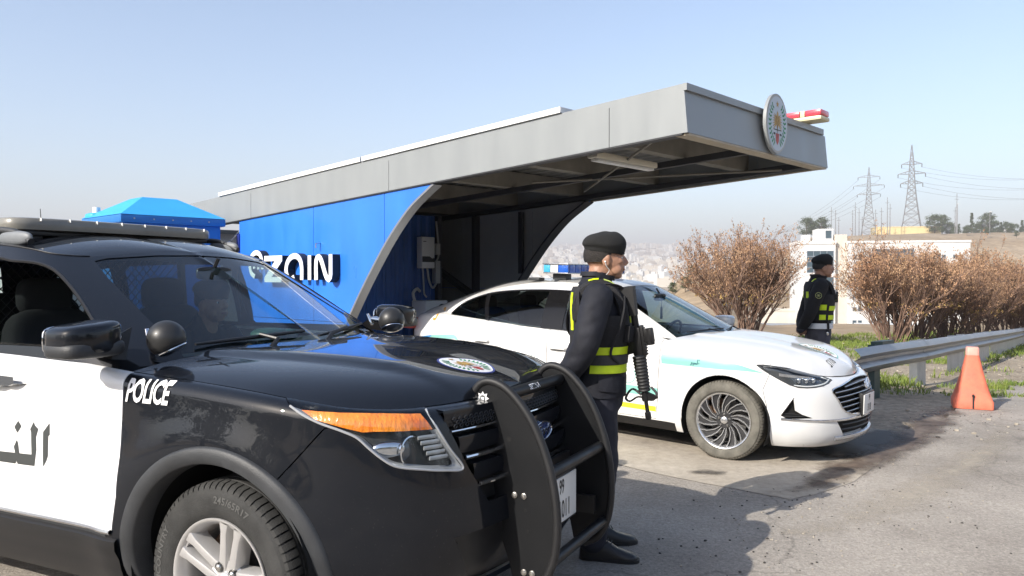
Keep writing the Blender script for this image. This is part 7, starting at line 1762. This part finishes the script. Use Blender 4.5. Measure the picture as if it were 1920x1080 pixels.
def officer_two():
    arms = ([(-.02, -.195, 1.400), (-.085, -.236, 1.27), (-.135, -.240, 1.13), (-.180, -.17, 1.0), (-.200, -.060, .925)], [(-.005, .190, 1.405), (-.045, .240, 1.27), (-.085, .256, 1.135), (-.135, .205, 1.02), (-.175, .06, .945)])
    p = (3.40, 8.83); r_, hc = person('traffic_officer', 'traffic officer with white belt and round arm badge standing behind the sedan', (*p, gz(*p) - .0), R(-8), dict(arms=arms, hands=[((-.203, -.055, .922), (.0, 1, -.25), (-1, 0, 0), 1), ((-.200, .055, .935), (0, -1, -.3), (-1, 0, 0), -1)], belt_z=.93, seed=11, fold=.005, flop=185, beret_tilt=2, jacket='black_knit', trouser='trouser_grey', moustache=True, head=(.045, 0, 1.603)))
    boots(r_, [(.03, -.112, -8), (.03, .115, 12)]); collar(r_, 'black_knit')
    wrapband('vest', 'vest_black', r_, TORSO, -180, 180, .006, 1.02, 1.31, 56, .012, 10); wrapband('vest_back', 'vest_black', r_, TORSO, 128, 232, .006, 1.31, 1.45, 20, .012, 5); wrapband('vest_chest', 'vest_black', r_, TORSO, -48, 48, .006, 1.31, 1.42, 20, .014, 5)
    wrapband('white_belt', 'belt_white', r_, TORSO, -180, 180, .008, .935, .995, 48, .007, 2); wrapband('belt_loop', 'vest_black', r_, TORSO, -70, -60, .016, .90, 1.03, 4, .006, 4); MB().superq((.05, -.195, .885), (.012, .006, .02), .7, .7).build('belt_clip', 'bolt', r_)
    for s in (-1, 1):
        st, rows = straps(r_, s, 'vest_black')
        b = MB(); b.grid([[(rows[i][2].lerp(rows[i][3], .5 + q / .04 * .5) + (rows[i][2] - rows[i][0]).normalized() * .004) for q in (-.03, 0, .03)] for i in range(5, 9)]); b.build('reflective_patch', 'hivis', r_)
        b = MB(); b.grid([[(rows[i][2].lerp(rows[i][3], .5 + q / .04 * .5) + (rows[i][2] - rows[i][0]).normalized() * .004) for q in (-.03, 0, .03)] for i in range(14, 18)]); b.build('reflective_patch', 'hivis', r_)
        a0, a1 = (-66, -5) if s < 0 else (5, 66)
        for z0, z1 in ((1.135, 1.185), (1.035, 1.085)): wrapband('reflective_band', 'hivis', r_, TORSO, a0, a1, .019, z0, z1, 14, .004, 3)
        for z0, z1 in ((1.14, 1.20), (1.035, 1.09)): wrapband('reflective_band', 'hivis', r_, TORSO, *((-104, -78) if s < 0 else (78, 104)), .019, z0, z1, 6, .004, 3)
        wrapband('reflective_patch', 'hivis', r_, TORSO, *((196, 214) if s < 0 else (146, 164)), .019, 1.27, 1.34, 5, .004, 3)
        wrapband('reflective_patch', 'hivis', r_, TORSO, *((-26, -10) if s < 0 else (10, 26)), .022, 1.245, 1.305, 5, .004, 3)
    MB().box((.165, -.055, 1.22), (.195, -.005, 1.34), bev=.006).build('radio', 'plastic_black', r_); MB().box((.150, -.10, 1.31), (.160, -.04, 1.36), bev=.003).build('name_badge', 'belt_white', r_)
    # round arm badge on the sleeve
    c = Vector((-.035, -.305, 1.325)); nn = Vector((.05, -1, .22)).normalized(); u_, v_, _ = frame(nn); c = Vector((-.078, -.236, 1.285)) + nn * .080
    b = MB(); b.add([c + u_ * (.036 * math.cos(t)) + v_ * (.036 * math.sin(t)) for t in (2 * math.pi * k / 28 for k in range(28))], [tuple(range(28))]); b.build('arm_badge', 'vest_black', r_)
    P = [c + nn * .002 + u_ * (.032 * math.cos(t)) + v_ * (.032 * math.sin(t)) for t in (2 * math.pi * k / 28 for k in range(29))]; MB().tube(P, .0024, 5, cap=False).build('badge_border', 'badge_gold', r_)
    for q in range(3): MB().tube([c + nn * .003 + u_ * (.02 * math.cos(q * 1.05 + a)) + v_ * (.02 * math.sin(q * 1.05 + a)) for a in (0, math.pi)], .0022, 5).build('badge_mark', 'badge_gold', r_)
    return r_
mat('badge_gold', (0.42, 0.44, 0.16), 0.5)
off2 = officer_two()
def driver():
    arms = ([(-.01, -.185, 1.075), (.06, -.235, .94), (.16, -.23, .84), (.28, -.19, .90), (.40, -.12, 1.0)], [(-.01, .185, 1.075), (.06, .235, .94), (.16, .23, .84), (.28, .19, .90), (.40, .12, 1.0)])
    m = Matrix.Translation(SUV_LOC) @ Matrix.Rotation(-SUV_T, 4, 'Z'); p = m @ Vector((-1.44, .37, .06))
    r_, hc = person('driver', 'driver in black beret seated at the wheel of the black SUV', p, -SUV_T, dict(arms=arms, sit=True, hands=[((.405, -.115, 1.005), (.8, .1, .5), (0, 0, 1), 1), ((.405, .115, 1.005), (.8, -.1, .5), (0, 0, 1), -1)], head=(.05, 0, 1.285), seed=20, jacket='jacket_navy'))
    return r_
driver()
# ================================================================ shrubs, trees, buildings, pylons, haze
mat('twig_brown', (0.21, 0.135, 0.10), 0.85, var=0.3, vscale=3)
mat('leaf_tan', (0.37, 0.20, 0.115), 0.8, col2=(0.44, 0.285, 0.165), vscale=1.3)
def vary(name, lo, hi):
    nt = MATS[name].node_tree; b = nt.nodes['Principled BSDF']; src = b.inputs['Base Color'].links[0].from_socket; oi = nd(nt, 'ShaderNodeObjectInfo'); mr = nd(nt, 'ShaderNodeMapRange'); mr.inputs[3].default_value = lo; mr.inputs[4].default_value = hi; nt.links.new(oi.outputs['Random'], mr.inputs[0])
    mx = nd(nt, 'ShaderNodeMix', data_type='RGBA', blend_type='MULTIPLY'); mx.inputs[0].default_value = 1; nt.links.new(src, mx.inputs[6]); nt.links.new(mr.outputs[0], mx.inputs[7]); nt.links.new(mx.outputs[2], b.inputs['Base Color'])
vary('leaf_tan', .78, 1.12)
mat('leaf_ochre', (0.36, 0.24, 0.05), 0.8, col2=(0.28, 0.20, 0.06), vscale=1.5)
mat('pine_green', (0.035, 0.055, 0.022), 0.85, col2=(0.075, 0.095, 0.035), vscale=.6)
mat('bark', (0.10, 0.075, 0.055), 0.9, var=0.3)
mat('limestone', (0.62, 0.62, 0.605), 0.7, var=0.05, vscale=.3)
mat('limestone_warm', (0.58, 0.53, 0.45), 0.75, var=0.08, vscale=.3)
mat('stone_yellow', (0.62, 0.50, 0.26), 0.75, var=0.06, vscale=.3)
mat('far_pane', (0.045, 0.075, 0.095), 0.15, coat=0.4)
mat('roof_metal', (0.28, 0.31, 0.35), 0.5, metal=0.2, var=0.1, vscale=.6)
mat('solar', (0.03, 0.045, 0.10), 0.2, coat=0.6)
mat('lattice', (0.20, 0.20, 0.205), 0.6, metal=0.3)
def window_mat(name, col, sx, sz, dark=.45):
    # distant facade: rows of small windows too far away to tell apart
    m = mat(name, col, .8, var=.05, vscale=.2); nt = m.node_tree; b = nt.nodes['Principled BSDF']; src = b.inputs['Base Color'].links[0].from_socket
    tc = nd(nt, 'ShaderNodeTexCoord'); sp = nd(nt, 'ShaderNodeSeparateXYZ'); nt.links.new(tc.outputs['Object'], sp.inputs[0])
    ad = nd(nt, 'ShaderNodeMath', operation='ADD'); nt.links.new(sp.outputs[0], ad.inputs[0]); nt.links.new(sp.outputs[1], ad.inputs[1])
    def band(sock, per, wid):
        a = nd(nt, 'ShaderNodeMath', operation='DIVIDE'); a.inputs[1].default_value = per; nt.links.new(sock, a.inputs[0]); f = nd(nt, 'ShaderNodeMath', operation='FRACT'); nt.links.new(a.outputs[0], f.inputs[0]); l = nd(nt, 'ShaderNodeMath', operation='LESS_THAN'); l.inputs[1].default_value = wid; nt.links.new(f.outputs[0], l.inputs[0]); return l.outputs[0]
    mu = nd(nt, 'ShaderNodeMath', operation='MULTIPLY'); nt.links.new(band(ad.outputs[0], sx, .42), mu.inputs[0]); nt.links.new(band(sp.outputs[2], sz, .5), mu.inputs[1])
    gn = nd(nt, 'ShaderNodeNewGeometry'); sn = nd(nt, 'ShaderNodeSeparateXYZ'); nt.links.new(gn.outputs['Normal'], sn.inputs[0]); lt = nd(nt, 'ShaderNodeMath', operation='LESS_THAN'); lt.inputs[1].default_value = .5; nt.links.new(sn.outputs[2], lt.inputs[0]); m2 = nd(nt, 'ShaderNodeMath', operation='MULTIPLY'); nt.links.new(mu.outputs[0], m2.inputs[0]); nt.links.new(lt.outputs[0], m2.inputs[1])
    mx = nd(nt, 'ShaderNodeMix', data_type='RGBA'); nt.links.new(m2.outputs[0], mx.inputs[0]); nt.links.new(src, mx.inputs[6]); mx.inputs[7].default_value = (col[0] * dark, col[1] * dark, col[2] * dark * 1.05, 1); nt.links.new(mx.outputs[2], b.inputs['Base Color'])
for nm, c in (('facade_white', (.66, .64, .60)), ('facade_cream', (.60, .54, .45)), ('facade_tan', (.50, .43, .35))): window_mat(nm, c, 3.4, 3.2)
# ---- leafless shrubs in a row behind the rail
def shrub_mesh(seed, H, Wd, nst, leafy):
    rg = random.Random(seed); br = MB(); lv = MB(); tips = []
    def grow(p, d, l, r_, depth):
        n = 4; pts = [p]; q = p.copy(); dd = d.copy()
        for k in range(n): dd = (dd + Vector((rg.gauss(0, .10), rg.gauss(0, .10), .045 if depth < 2 else .03))).normalized(); q = q + dd * (l / n); pts.append(q.copy())
        br.tube(pts, [r_ * (1 - .16 * k) for k in range(n + 1)], 3 if depth > 1 else 4, cap=False)
        if depth >= 3: tips.append((pts[2], pts[-1], dd)); return
        for k in range(rg.choice((3, 4, 4, 5)) if depth else 5):
            f = rg.uniform(.35, 1.0); i = min(n - 1, int(f * n)); o = pts[i].lerp(pts[i + 1], f * n - i); u_, v_, _ = frame(dd); a = rg.random() * 6.28; sp = rg.uniform(.25, .62)
            grow(o, (dd + (u_ * math.cos(a) + v_ * math.sin(a)) * sp + Vector((0, 0, .10))).normalized(), l * rg.uniform(.48, .66), r_ * .5, depth + 1)
    for k in range(nst):
        a = 6.283 * k / nst + rg.gauss(0, .2); out = rg.uniform(.05, 1.0) ** .7; rr = .30 * math.sqrt(rg.random()) * Wd / 4; d = Vector((math.cos(a) * out * Wd / H * .62, math.sin(a) * out * Wd / H * .62, 1)).normalized()
        grow(Vector((math.cos(a) * rr, math.sin(a) * rr, -.05)), d, H * rg.uniform(.42, .54), rg.uniform(.022, .046), 0)
    for (a_, b_, d) in tips:
        for k in range(leafy):
            p = a_.lerp(b_, rg.random() ** .7) + Vector((rg.gauss(0, .03), rg.gauss(0, .03), rg.gauss(0, .03))); s = rg.uniform(.018, .040); u_, v_, w_ = frame(Vector((rg.gauss(0, 1), rg.gauss(0, 1), rg.gauss(0, 1))))
            lv.cur = 1 if (p.z < H * .38 and rg.random() < .45) else 0; lv.add([p - u_ * s * .5, p + v_ * s * .9, p + u_ * s * .5, p - v_ * s * .9], [(0, 1, 2, 3)])
    t = br.build('stems', 'twig_brown', None, fix=False, angle=60); c = lv.build('foliage', ['leaf_tan', 'leaf_ochre'], None, smooth=False, fix=False)
    td, cd_ = t.data, c.data; bpy.data.objects.remove(t); bpy.data.objects.remove(c); return td, cd_
SH = [shrub_mesh(21, 3.9, 4.9, 46, 8), shrub_mesh(33, 3.6, 4.4, 38, 8), shrub_mesh(47, 3.5, 4.6, 38, 8)]
def shrub(x, y, k, sc, rz, label, group=None, dz=0):
    e_ = empty('bare_shrub', (x, y, terrain(x, y) + dz), rz, label, 'shrub', group); e_.scale = (sc, sc, sc)
    for nm, me in zip(('stems', 'foliage'), SH[k]): link(bpy.data.objects.new(nm, me), e_)
shrub(7.35, 25.2, 0, 1.0, .3, 'large round leafless shrub standing alone behind the sedan')
RL, RG = 'leafless brown shrub in the row behind the guard rail', 'row of brown shrubs behind the guard rail'
for i, (x, y, k, sc, rz) in enumerate(((11.75, 24.6, 1, .98, 1.0), (13.3, 26.2, 2, 1.06, 2.2), (15.3, 27.9, 0, .84, 4.0), (17.6, 30.1, 1, 1.08, 5.1), (20.2, 32.4, 2, .98, .4), (22.6, 34.6, 0, .98, 2.0), (24.6, 36.3, 1, 1.05, 3.2), (27.6, 39.0, 2, 1.0, 4.4))): shrub(x, y, k, sc, rz, RL, RG)
# ---- evergreen trees: clumps of needles on a trunk
def tree_mesh(seed, H, Wd, kind):
    rg = random.Random(seed); tr = MB(); lv = MB(); tr.tube([(0, 0, -.5), (.05 * H * .1, 0, H * .4), (0, .03 * H, H * .85)], [H * .028, H * .02, H * .006], 7)
    cl = 46 if kind == 'round' else 40
    for k in range(cl):
        if kind == 'round': f = rg.uniform(.28, 1); a = rg.random() * 6.28; rr = Wd * .5 * math.sin(math.pi * min(1, (f - .2) / .85)) ** .7 * rg.uniform(.3, 1); c = Vector((rr * math.cos(a), rr * math.sin(a), f * H)); cr = Wd * rg.uniform(.08, .16)
        else: f = rg.uniform(.12, 1); a = rg.random() * 6.28; rr = Wd * .5 * (1 - f) ** .7 * rg.uniform(.4, 1); c = Vector((rr * math.cos(a), rr * math.sin(a), f * H)); cr = Wd * rg.uniform(.08, .15)
        tr.tube([(0, 0, max(.15 * H, c.z - rr * .6)), c], [H * .008, H * .003], 4, cap=False)
        for _ in range(70):
            d = Vector((rg.gauss(0, 1), rg.gauss(0, 1), rg.gauss(0, .7))); p = c + d * cr * .6; s = H * rg.uniform(.008, .020); u_, v_, w_ = frame(Vector((rg.gauss(0, 1), rg.gauss(0, 1), rg.gauss(0, 1)))); lv.add([p - u_ * s, p + v_ * s * 1.6, p + u_ * s, p - v_ * s * 1.2], [(0, 1, 2, 3)])
    t = tr.build('trunk', 'bark', None, fix=False); c = lv.build('crown', 'pine_green', None, smooth=False, fix=False); td, cd_ = t.data, c.data; bpy.data.objects.remove(t); bpy.data.objects.remove(c); return td, cd_
TR = {'round': [tree_mesh(5, 7, 6.5, 'round'), tree_mesh(6, 8, 6, 'round')], 'cone': [tree_mesh(8, 9, 3.4, 'cone'), tree_mesh(9, 11, 2.4, 'cone')]}
def at_px(px, r): a = math.atan((px - 960) / 1493.3); return r * math.sin(a), r * math.cos(a)
def tree(px, r, kind, k, sc, label, group, zoff=0):
    x, y = at_px(px, r); e_ = empty('evergreen_tree', (x, y, terrain(x, y) + zoff), rnd.random() * 6, label, 'tree', group); e_.scale = (sc, sc, sc)
    for nm, me in zip(('trunk', 'crown'), TR[kind][k]): link(bpy.data.objects.new(nm, me), e_)
LA = ('round dark evergreen on the ridge behind the white office block', 'evergreens behind the office block'); LB = ('green tree on the far hilltop right of the yellow building', 'trees on the far hilltop'); LC = ('low scrub tree on the bare slope below the hilltop', 'scrub on the bare slope')
for px, r, kd, k, sc in ((1512, 470, 'round', 0, 1.7), (1540, 480, 'round', 1, 1.5), (1526, 490, 'round', 1, 1.2)): tree(px, r, kd, k, sc, *LA)
for px, r, kd, k, sc in ((1752, 560, 'round', 0, 1.9), (1766, 570, 'round', 1, 1.7), (1780, 575, 'round', 0, 1.3), (1797, 590, 'cone', 0, 1.1), (1812, 600, 'round', 1, 1.2), (1821, 590, 'cone', 1, 1.5), (1836, 595, 'round', 0, 1.4), (1851, 590, 'round', 1, 2.0), (1862, 600, 'round', 0, 1.6), (1876, 600, 'cone', 0, 1.2), (1888, 610, 'round', 1, 1.4), (1901, 600, 'round', 0, 1.3), (1915, 600, 'cone', 0, 1.3), (1930, 600, 'round', 1, 1.4), (1790, 545, 'round', 0, .8), (1830, 550, 'round', 1, .9), (1870, 555, 'round', 0, .8)): tree(px, r, kd, k, sc, *LB)
for px, r, sc in ((1765, 505, .5), (1812, 495, .55), (1850, 480, .5), (1893, 490, .6), (1905, 470, .45), (1300, 95, .25), (1285, 88, .22), (1262, 92, .2)): tree(px, r, 'round', 0, sc, *LC)
# trees and bushes on the bank across the road (mirrored in the car paint)
LD = ('evergreen on the bank across the road from the checkpoint', 'trees on the bank across the road')
for k in range(34):
    a = R(-80 + k * 4.8 + rnd.uniform(-3, 3) + 180); r = rnd.uniform(30, 52); x, y = r * math.sin(a), r * math.cos(a); e_ = empty('evergreen_tree', (x, y, terrain(x, y)), rnd.random() * 6, LD[0], 'tree', LD[1]); sc = rnd.uniform(.6, 1.1); e_.scale = (sc, sc, sc)
    for nm, me in zip(('trunk', 'crown'), TR['round'][k % 2]): link(bpy.data.objects.new(nm, me), e_)
# ---- office block down in the valley, window by window
def office():
    D = 232.0; a = R(21.5); x0, y0 = at_px(1497, D); base = -14.0
    o = empty('office_block', (x0, y0, base), R(-10), 'white office block with glazed stair strip in the valley', 'building')
    H = 24.6; Wm = 9.6
    MB().box((0, 0, 0), (Wm, 14, H)).build('wall', 'limestone', o); MB().box((-.2, -.2, H), (Wm + .2, 14, H + .9)).build('parapet', 'limestone', o)
    MB().box((Wm + .02, 1.2, 0), (Wm + 3.2, 12, H + 2.6)).build('stair_tower', 'limestone_warm', o)
    MB().box((Wm + 3.22, .6, 0), (Wm + 34, 14, H + .2)).build('wing_wall', 'limestone', o); MB().box((Wm + 3.22, .4, H + .2), (Wm + 34.2, 14, H + .8)).build('wing_parapet', 'limestone', o)
    MB().box((Wm - 4.5, 1.5, H + .9), (Wm - .3, 8, H + 4.2)).build('roof_room', 'limestone', o); MB().box((1.4, 2, H + .9), (3.4, 5, H + 2.6)).build('roof_tank', 'limestone', o)
    def win(xa, xb, za, zb_, y, nx=1, nz=1, nm='window'):
        w = MB().box((xa, y - .02, za), (xb, y + .15, zb_)).build(nm, 'far_pane', o); b = MB()
        for i in range(nx + 1): xx = xa + (xb - xa) * i / nx; MB().box((xx - .06, y - .10, za - .06), (xx + .06, y - .021, zb_ + .06)).build('mullion', 'roof_metal', w) if nx > 1 or i in (0, nx) else None
        for j in range(nz + 1): zz_ = za + (zb_ - za) * j / nz; MB().box((xa, y - .09, zz_ - .06), (xb, y - .022, zz_ + .06)).build('transom', 'roof_metal', w)
    win(2.2, Wm - .5, H - 7.8, H - 1.9, 0, 4, 4); win(Wm - 2.6, Wm - .5, 2.0, H - 9.0, 0, 1, 7); win(Wm - 2.3, Wm - .8, H + 1.6, H + 3.7, 1.5, 1, 1)
    for z in (H - 12.5, H - 16.4, H - 20): win(2.8, 4.4, z, z + 1.6, 0); win(5.4, 6.1, z + .5, z + 1.2, 0)
    for r_ in range(6):
        for c in range(7):
            xx = Wm + 4.6 + c * 4.2; z = 2.2 + r_ * 3.55
            for d in (0, 1.4): win(xx + d, xx + d + .95, z + .6, z + 1.6, .6)
    win(Wm + 10.2, Wm + 20, H - 5.9, H - 1.5, .58, 6, 2)
office()
def block(px, r, w, d, h, zb_, label, mt='limestone', rows_=1, cols=3, group=None, rz=None, cat='building', name='low_building'):
    x, y = at_px(px, r); o = empty(name, (x, y, zb_), R(-12) if rz is None else rz, label, cat, group)
    MB().box((-w / 2, 0, 0), (w / 2, d, h)).build('wall', mt, o); MB().box((-w / 2 - .15, -.15, h), (w / 2 + .15, d, h + .5)).build('parapet', mt, o)
    for i in range(rows_):
        for c in range(cols): xx = -w / 2 + w * (c + .5) / cols; z = h * (i + .35) / rows_; MB().box((xx - .7, -.05, z), (xx + .7, .1, z + 1.3)).build('window', 'far_pane', o)
    return o
block(1466, 235, 17, 8, 8.6, -16.5, 'low cream building below the leafless shrub', 'limestone_warm', 1, 3)
block(1600, 200, 18, 8, 6.4, -18.0, 'white flat roofed house in front of the office block', 'limestone', 1, 5)
block(1730, 205, 26, 8, 7.5, -17.5, 'white boundary building behind the shrub stems', 'limestone', 1, 6)
block(1745, 300, 24, 10, 8.5, -9.5, 'pale building behind the shrub row', 'limestone', 2, 6)
block(1702, 560, 38, 14, 11.5, 21.5, 'yellow stone building below the tall pylon', 'stone_yellow', 1, 6)
block(1640, 545, 12, 8, 7, 20, 'small yellow gatehouse beside the yellow building', 'stone_yellow', 1, 3)
block(1715, 520, 32, 10, 5.5, 18.5, 'long white store below the yellow building', 'limestone', 1, 4)
block(1868, 640, 12, 8, 7, 27, 'white villa among the hilltop trees', 'limestone', 1, 3)
block(1822, 640, 22, 8, 6, 26, 'white hall behind the hilltop trees', 'limestone', 1, 4)
def shelter(px, r, w, d, h, zg, label, mt='roof_metal', tilt=.12):
    x, y = at_px(px, r); o = empty('parking_shelter', (x, y, zg), R(-10), label, 'shelter')
    b = MB(); b.add([(-w / 2, 0, h), (w / 2, 0, h), (w / 2, d, h + d * tilt), (-w / 2, d, h + d * tilt), (-w / 2, 0, h + .25), (w / 2, 0, h + .25), (w / 2, d, h + .25 + d * tilt), (-w / 2, d, h + .25 + d * tilt)], [(0, 3, 2, 1), (4, 5, 6, 7), (0, 1, 5, 4), (1, 2, 6, 5), (2, 3, 7, 6), (3, 0, 4, 7)]); b.build('roof', mt, o, smooth=False)
    n = max(2, int(w / 5))
    for k in range(n + 1): MB().box((-w / 2 + w * k / n - .12, d * .4, 0), (-w / 2 + w * k / n + .12, d * .4 + .24, h + d * tilt * .4)).build('post', 'roof_metal', o)
shelter(1458, 226, 22, 6, 5.4, -17.5, 'long grey car park roof beside the low cream building'); shelter(1468, 208, 22, 6, 4.6, -17.6, 'nearer grey car park roof below the shrub, in front of the longer one')
shelter(1862, 430, 24, 10, 4, 6.0, 'blue solar panel shelter on the bare hillside', 'solar', .16); shelter(1875, 395, 26, 9, 4, -1.0, 'lower solar panel shelter on the bare hillside', 'solar', .16)
# ---- pylons
def pylon(px, r, H, wb, arms_, label):
    x, y = at_px(px, r); z0 = terrain(x, y); o = empty('power_pylon', (x, y, z0), R(-25), label, 'pylon')
    def half(z): return interp([(0, wb / 2), (H * .55, wb * .16), (H * .84, wb * .075), (H, .05)], z)
    L = [H * f for f in (0, .10, .2, .29, .37, .44, .5, .56, .62, .68, .74, .80, .86, .92, 1)]; t = wb * .018
    for sx in (-1, 1):
        for sy in (-1, 1): MB().tube([(sx * half(z), sy * half(z), z) for z in L], t, 4, cap=False).build('leg', 'lattice', o)
    b = MB()
    for i in range(len(L) - 1):
        z, w = L[i], L[i + 1]; a, c = half(z), half(w)
        for s in (-1, 1):
            b.bar((-a, s * a, z), (c, s * c, w), t); b.bar((a, s * a, z), (-c, s * c, w), t); b.bar((s * a, -a, z), (s * c, c, w), t); b.bar((s * a, a, z), (s * c, -c, w), t)
            b.bar((-c, s * c, w), (c, s * c, w), t); b.bar((s * c, -c, w), (s * c, c, w), t)
    br = b.build('bracing', 'lattice', o, smooth=False); br['kind'] = 'stuff'
    ends = []
    for f, l in arms_:
        z = H * f; b = MB(); a = half(z)
        for s in (-1, 1):
            for sy in (-1, 1): b.bar((s * a, sy * a, z), (s * l, 0, z + .2), t); b.bar((s * a, sy * a, z + H * .03), (s * l, 0, z + .2), t)
            for q in (.33, .66): b.bar((s * (a + (l - a) * q), -a * (1 - q), z), (s * (a + (l - a) * q), a * (1 - q), z + H * .03 * (1 - q)), t * .8)
            ends.append((s * l, z))
        b.build('cross_arm', 'lattice', o, smooth=False)
        for s in (-1, 1): MB().cyl((s * l, 0, z), (s * l, 0, z - H * .035), t * 1.3, 6).build('insulator', 'steel_dark', o)
    return o, ends
PY2, e2 = pylon(1708, 610, 66, 14.5, ((.47, 0), ) and ((.60, 6.8), (.70, 8.4), (.80, 6.2)), 'tall lattice pylon behind the yellow building'); PY1, e1 = pylon(1628, 560, 46, 9.5, ((.62, 6.8), (.74, 9.0), (.86, 6.4)), 'shorter lattice pylon left of the tall pylon')
def wire(p, q, sag, own): 
    P = [Vector(p).lerp(Vector(q), k / 16) - Vector((0, 0, sag * 4 * (k / 16) * (1 - k / 16))) for k in range(17)]; MB().tube(P, .07, 4, cap=False).build('power_line', 'lattice', own)
for l, z in e1: wire((l, 0, z - 1.6), (-62 + l * .3, 50, 6 + z * .06), 4, PY1)
for l, z in e2: wire((l, 0, z - 2.1), (120 + l, 25, z - 8), 7, PY2)
sub = [(1553, 8), (1558, 19), (1566, 17), (1572, 12), (1598, 17), (1603, 22), (1610, 18), (1616, 13), (1641, 17), (1652, 18), (1663, 24), (1668, 20), (1790, 16), (1793, 24)]
for k, (px, h) in enumerate(sub):
    x, y = at_px(px, 540); o = empty('substation_mast', (x, y, terrain(x, y) + 1), 0, 'thin steel mast of the substation on the ridge', 'mast', 'substation masts on the ridge'); MB().tube([(0, 0, 0), (0, 0, h)], [.28, .16], 6).build('pole', 'lattice', o); MB().bar((-1.2, 0, h * .86), (1.2, 0, h * .86), .2).build('cross_bar', 'lattice', o)
for px, r, h in ((1369 + 425, 520, 17), (1855, 480, 12)):
    x, y = at_px(px, r); o = empty('lamp_post', (x, y, terrain(x, y)), 0, 'slender lamp post on the hillside road', 'lamp post', 'lamp posts on the hillside'); MB().tube([(0, 0, 0), (0, 0, h)], [.2, .12], 6).build('pole', 'lattice', o); MB().box((-.2, -1.6, h - .1), (.2, .1, h + .12)).build('lamp_head', 'limestone', o)
# ---- the far city on its hills
rg = random.Random(99); FB = {}
def fbox(mt):
    if mt not in FB: me = MB().box((-.5, -.5, 0), (.5, .5, 1)).add([(-.12, -.2, 1), (.22, -.2, 1), (.22, .2, 1), (-.12, .2, 1), (-.12, -.2, 1.14), (.22, -.2, 1.14), (.22, .2, 1.14), (-.12, .2, 1.14)], [(4, 5, 6, 7), (0, 1, 5, 4), (1, 2, 6, 5), (2, 3, 7, 6), (3, 0, 4, 7)]).build('m', mt, None, smooth=False, fix=False); FB[mt] = me.data; bpy.data.objects.remove(me)
    return FB[mt]
pl = []
while len(pl) < 1750:
    az = rg.uniform(.3, 16.6); r = 1150 + 3500 * rg.random() ** .75; x, y = r * math.sin(R(az)), r * math.cos(R(az))
    if noise.noise(Vector((x * .004, y * .004, 8))) < -.28: continue
    w = rg.uniform(12, 26); h = rg.choice((7, 10, 10, 13, 13, 16, 19)) * rg.uniform(.85, 1.1)
    if rg.random() < .03: h *= 1.7
    pl.append((h * w / r / r, x, y, r, w, rg.uniform(11, 20), h, rg.uniform(-.5, .5), rg.choice(('facade_white', 'facade_white', 'facade_cream', 'facade_tan'))))
pl.sort(reverse=True)
st = {k: MB() for k in ('facade_white', 'facade_cream', 'facade_tan')}
for k, (_, x, y, r, w, d, h, rz, mt) in enumerate(pl):
    z = terrain(x, y) - 4
    if k < 280:
        o = bpy.data.objects.new('city_building', fbox('limestone' if mt == 'facade_white' else 'limestone_warm')); link(o); o.location = (x, y, z); o.rotation_euler = (0, 0, rz); o.scale = (w, d, h + 4)
        tag(o, 'small pale stone building in the hazy city across the valley', 'building', 'buildings of the far city')
    else: st[mt].box((-w / 2, -d / 2, 0), (w / 2, d / 2, h + 4), Matrix.Translation((x, y, z)) @ Matrix.Rotation(rz, 4, 'Z'))
for k, b in st.items(): b.build('far_city_houses', k, None, smooth=False, fix=False)['kind'] = 'stuff'
# ---- dusty air
hz = bpy.data.materials.new('haze_air'); hz.use_nodes = True; nt = hz.node_tree; nt.nodes.clear(); out = nd(nt, 'ShaderNodeOutputMaterial'); pv = nd(nt, 'ShaderNodeVolumePrincipled'); pv.inputs['Color'].default_value = (.735, .725, .755, 1); pv.inputs['Density'].default_value = .00046; pv.inputs['Anisotropy'].default_value = .0; nt.links.new(pv.outputs[0], out.inputs['Volume'])
b = MB().box((-7200, -7200, -45), (7200, 7200, 262)); ho = b.build('haze', hz, None, smooth=False); ho['kind'] = 'stuff'
